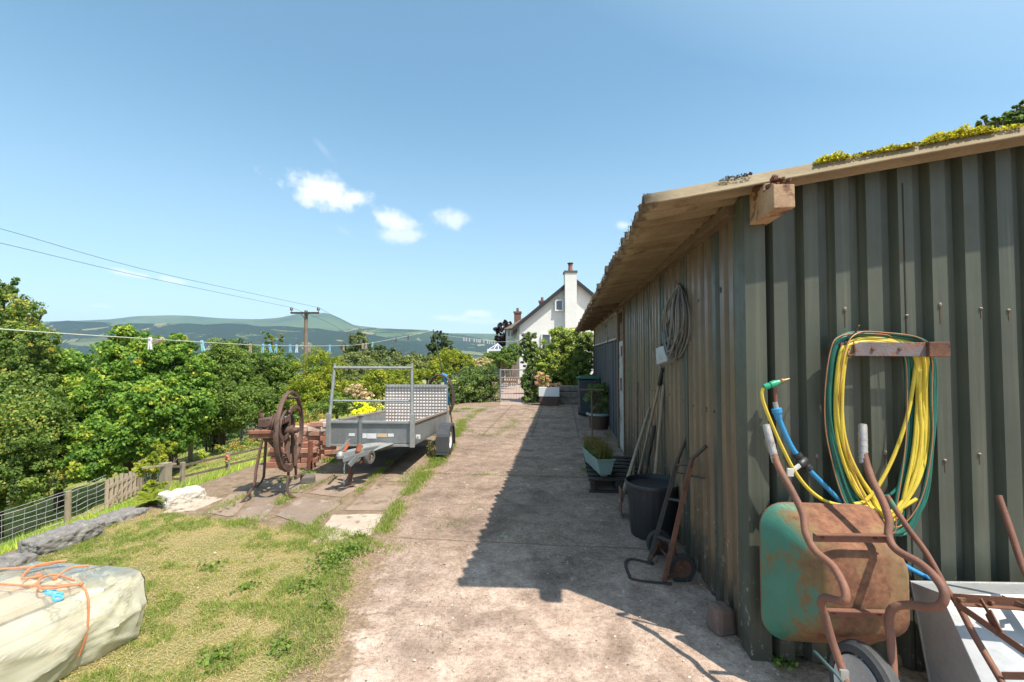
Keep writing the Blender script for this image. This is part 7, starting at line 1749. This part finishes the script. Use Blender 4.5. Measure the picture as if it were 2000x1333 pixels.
# ------------------------------------------------------------------ grass and weeds
G_GRASS = leaf_mat('grass_blade', [(0, (.50, .38, .22)), (.3, (.46, .38, .17)), (.5, (.34, .35, .11)), (.75, (.23, .29, .06)), (1, (.15, .23, .04))], .35, .6, .2, 1.25)
rg = np.random.default_rng(77)
def stuff(name, V, mat, T, shape=3): 
    o = quads_mesh(name, V, mat, T, shape=shape); tag(o, kind='stuff'); return o
def field(n, x0, x1, y0, y1, keep):
    x = rg.uniform(x0, x1, n); y = rg.uniform(y0, y1, n); k = keep(x, y); return x[k], y[k]
x, y = field(420000, -4.9, -.4, .8, 5.2, lambda x, y: inpoly(x, y, LAWN))
g = fbm(x, y, .9, 31); g2 = fbm(x, y, .22, 47, 3); green = np.clip((g - .5) * 1.2 + (g2 - .5) * 3.6 + (fbm(x, y, .07, 83, 2) - .5) * 2.6 + .47, 0, 1)
edge = np.clip(1 - (edged(x, y) + (g2 - .5) * .7 - .08) / .38, 0, 1)
dens = np.clip(.5 + green * .75 + (g2 - .5) - edge * 1.1, .03, 1); k = rg.random(len(x)) < dens
x, y, green = x[k], y[k], green[k]
print('lawn blades', len(x))
base = np.stack([x, y, gz(x, y) * 1.0 - .003], 1); hgt = .014 + .022 * green
V = blades(rg, base, 1.0, .0022, .55); up = V[:, 2] - (V[:, 0] + V[:, 1]) / 2; V[:, 2] = (V[:, 0] + V[:, 1]) / 2 + up * hgt[:, None] + rg.normal(0, .012, (len(x), 3)) * np.array([1, 1, 0])
stuff('lawn_grass', V, G_GRASS, np.clip(green * .8 + rg.normal(.10, .2, len(x)), 0, 1))
# lying straw on worn places
x, y = field(90000, -4.9, -.2, .8, 5.6, lambda x, y: inpoly(x, y, LAWN)); n = len(x); a = rg.uniform(0, 2 * np.pi, n); L = rg.uniform(.015, .05, n)
d = np.stack([np.cos(a) * L, np.sin(a) * L, rg.uniform(-.004, .010, n)], 1); s = np.stack([-np.sin(a), np.cos(a), a * 0], 1) * .0014; b0 = np.stack([x, y, np.full(n, .004) + rg.uniform(0, .008, n)], 1)
stuff('dry_grass', np.stack([b0 - s, b0 + s, b0 + d], 1), G_GRASS, np.clip(rg.normal(.15, .15, n), 0, 1))
# hillside
x, y = field(300000, -19, -4.4, .5, 24, lambda x, y: (x < EDGE - .05) & (rg.random(len(x)) < np.clip(5.5 / np.hypot(x, y) , 0, 1)))
gg = fbm(x, y, 1.3, 61); gn = rg.random(len(x)); hh = .05 + .13 * np.clip((gg - .4) * 2.5, 0, 1) * (1 + .0 * x) * np.where(y > 10, .5, 1)
zz = gz(x, y) + (fbm(x, y, 1.5, 3) - .5) * np.where(x < -4.6, .16, .012)
base = np.stack([x, y, zz - .01], 1); V = blades(rg, base, 1.0, .006, .4); up = V[:, 2] - (V[:, 0] + V[:, 1]) / 2; V[:, 2] = (V[:, 0] + V[:, 1]) / 2 + up * hh[:, None]
stuff('bank_grass', V, leaf_mat('bank_blade', [(0, (.42, .36, .13)), (.3, (.30, .33, .06)), (.6, (.20, .28, .035)), (1, (.11, .18, .03))], .4), np.clip(gn * .8 + (gg - .5) * 1.2 + .1, 0, 1))
# tufts in the joints between the slabs and along the driveway edge
def strip(pxs, w, n, h, t0=.75, name='joint_grass'):
    pts = [PZ(*p) for p in pxs]; C = []
    for i in range(len(pts) - 1):
        L = (pts[i + 1] - pts[i]).length; m = int(n * L); t_ = rg.random(m); p = np.array(pts[i])[None] * (1 - t_[:, None]) + np.array(pts[i + 1])[None] * t_[:, None]
        p[:, :2] += rg.normal(0, w, (m, 2)); C.append(p)
    C = np.concatenate(C); k = rg.random(len(C)) < np.clip((fbm(C[:, 0], C[:, 1], .22, 15, 3) - .36) * 4, 0, 1); C = C[k]; C[:, 2] = .012
    return C
S = []
for pxs, w, n in (([(735, 1062), (765, 1010), (800, 962), (850, 908), (880, 872), (898, 840), (905, 822)], .055, 3200), ([(606, 1036), (655, 995), (715, 950), (760, 905)], .032, 1500), ([(620, 1035), (700, 1055), (745, 1052)], .04, 1200),
                  ([(455, 1022), (530, 1022), (606, 1040), (640, 1062)], .05, 2200), ([(508, 1015), (560, 975), (600, 950)], .04, 1800), ([(400, 1010), (455, 985), (500, 960)], .06, 1500), ([(560, 962), (640, 940)], .05, 800),
                  ([(800, 945), (850, 905), (868, 878)], .09, 2600), ([(640, 905), (700, 890), (760, 880)], .10, 1400), ([(885, 850), (905, 825), (925, 808), (945, 800)], .08, 1400), ([(590, 935), (640, 915), (680, 905)], .07, 900)):
    S.append(strip(pxs, w, n, .05))
for pxs, w, n in (([(930, 852), (985, 850), (1030, 852)], .04, 420), ([(955, 836), (1010, 836)], .03, 300), ([(960, 825), (1030, 822)], .05, 420), ([(900, 931), (985, 928), (1005, 929)], .02, 260), ([(1040, 820), (1052, 812)], .06, 600), ([(965, 850), (1010, 828), (990, 815)], .07, 420), ([(912, 842), (935, 850)], .06, 500),
                  ([(1050, 928), (1095, 928)], .02, 250), ([(860, 1032), (905, 1026)], .05, 450), ([(980, 1056), (1030, 1056)], .04, 350), ([(925, 994), (932, 994)], .03, 500), ([(690, 1062), (760, 1075), (790, 1078)], .06, 900)):
    S.append(strip(pxs, w, n, .05))
C = np.concatenate(S); C = C[rg.random(len(C)) < .75]; V = blades(rg, C, .036, .003, .7)
stuff('joint_grass', V, G_GRASS, np.clip(rg.normal(.78, .15, len(C)), 0, 1))
# broad-leaved weeds in the lawn and along the edges
W_ = []; WT = []
for (px, py, r, n) in ((660, 1090, .16, 420), (690, 1075, .12, 260), (640, 1110, .12, 200), (700, 1052, .08, 140), (430, 1290, .10, 120), (480, 1150, .07, 60), (550, 1270, .07, 70), (410, 1110, .10, 90), (590, 1150, .10, 130), (640, 1190, .06, 60), (865, 868, .06, 120), (880, 858, .05, 100), (700, 895, .22, 500), (650, 900, .16, 300), (855, 902, .12, 240),
                       (560, 940, .09, 120), (600, 926, .09, 120), (1195, 852, .15, 160), (1150, 920, .12, 120), (1530, 1300, .06, 120), (1500, 1280, .05, 80), (1770, 1290, .05, 90), (910, 800, .25, 420), (890, 805, .2, 300)):
    c = PZ(px, py); p = np.stack([c.x + rg.normal(0, r * .5, n), c.y + rg.normal(0, r * .5, n), np.abs(rg.normal(.018, .014, n))], 1)
    W_.append(leaf_quads(rg, p, rg.normal(0, .35, (n, 3)) + np.array([0, 0, 1]), .026, .7)); WT.append(np.clip(rg.normal(.6, .2, n), 0, 1))
stuff('ground_weeds', np.concatenate(W_), G_HAZEL, np.concatenate(WT), 4)
# wispy seed-headed weed by the trailer wheel
e = empty('tall_weed', PZ(852, 895), 'wispy seed headed weed growing beside the trailer wheel', 'weed'); c = PZ(852, 895)
n = 60; b0 = np.stack([c.x + rg.normal(0, .05, n), c.y + rg.normal(0, .05, n), np.zeros(n)], 1); V = blades(rg, b0, .30, .003, .25); quads_mesh('stems', V, G_GRASS, rg.uniform(.3, .8, n), parent=e, shape=3)
tips = V[:, 2]; pp_ = np.repeat(tips, 8, 0) + rg.normal(0, .012, (n * 8, 3)); quads_mesh('seed_heads', leaf_quads(rg, pp_, rg.normal(0, 1, pp_.shape), .012), G_GRASS, rg.uniform(.2, .5, len(pp_)), parent=e)
# grit and small stones scattered over the concrete and earth
n = 2600; x = rg.uniform(-3.6, 1.6, n); y = rg.uniform(1.6, 8, n); k = (x < .95) | (y < 2.3); x, y = x[k], y[k]; n = len(x); r = rg.uniform(.0015, .006, n) * np.where(rg.random(n) < .04, 2.2, 1)
oc = np.array([[1, 0, 0], [0, 1, 0], [-1, 0, 0], [0, -1, 0], [0, 0, .7]]); V = oc[None] * r[:, None, None] * rg.uniform(.7, 1.3, (n, 5, 1)); V += np.stack([x, y, np.full(n, .016)], 1)[:, None]
T4 = np.concatenate([V[:, [0, 1, 4]], V[:, [1, 2, 4]], V[:, [2, 3, 4]], V[:, [3, 0, 4]]]); stuff('grit', T4, leaf_mat('grit_stone', [(0, (.16, .12, .09)), (.5, (.36, .29, .23)), (1, (.62, .55, .47))], 0, .9, .2, 1.0), np.tile(rg.random(n), 4))
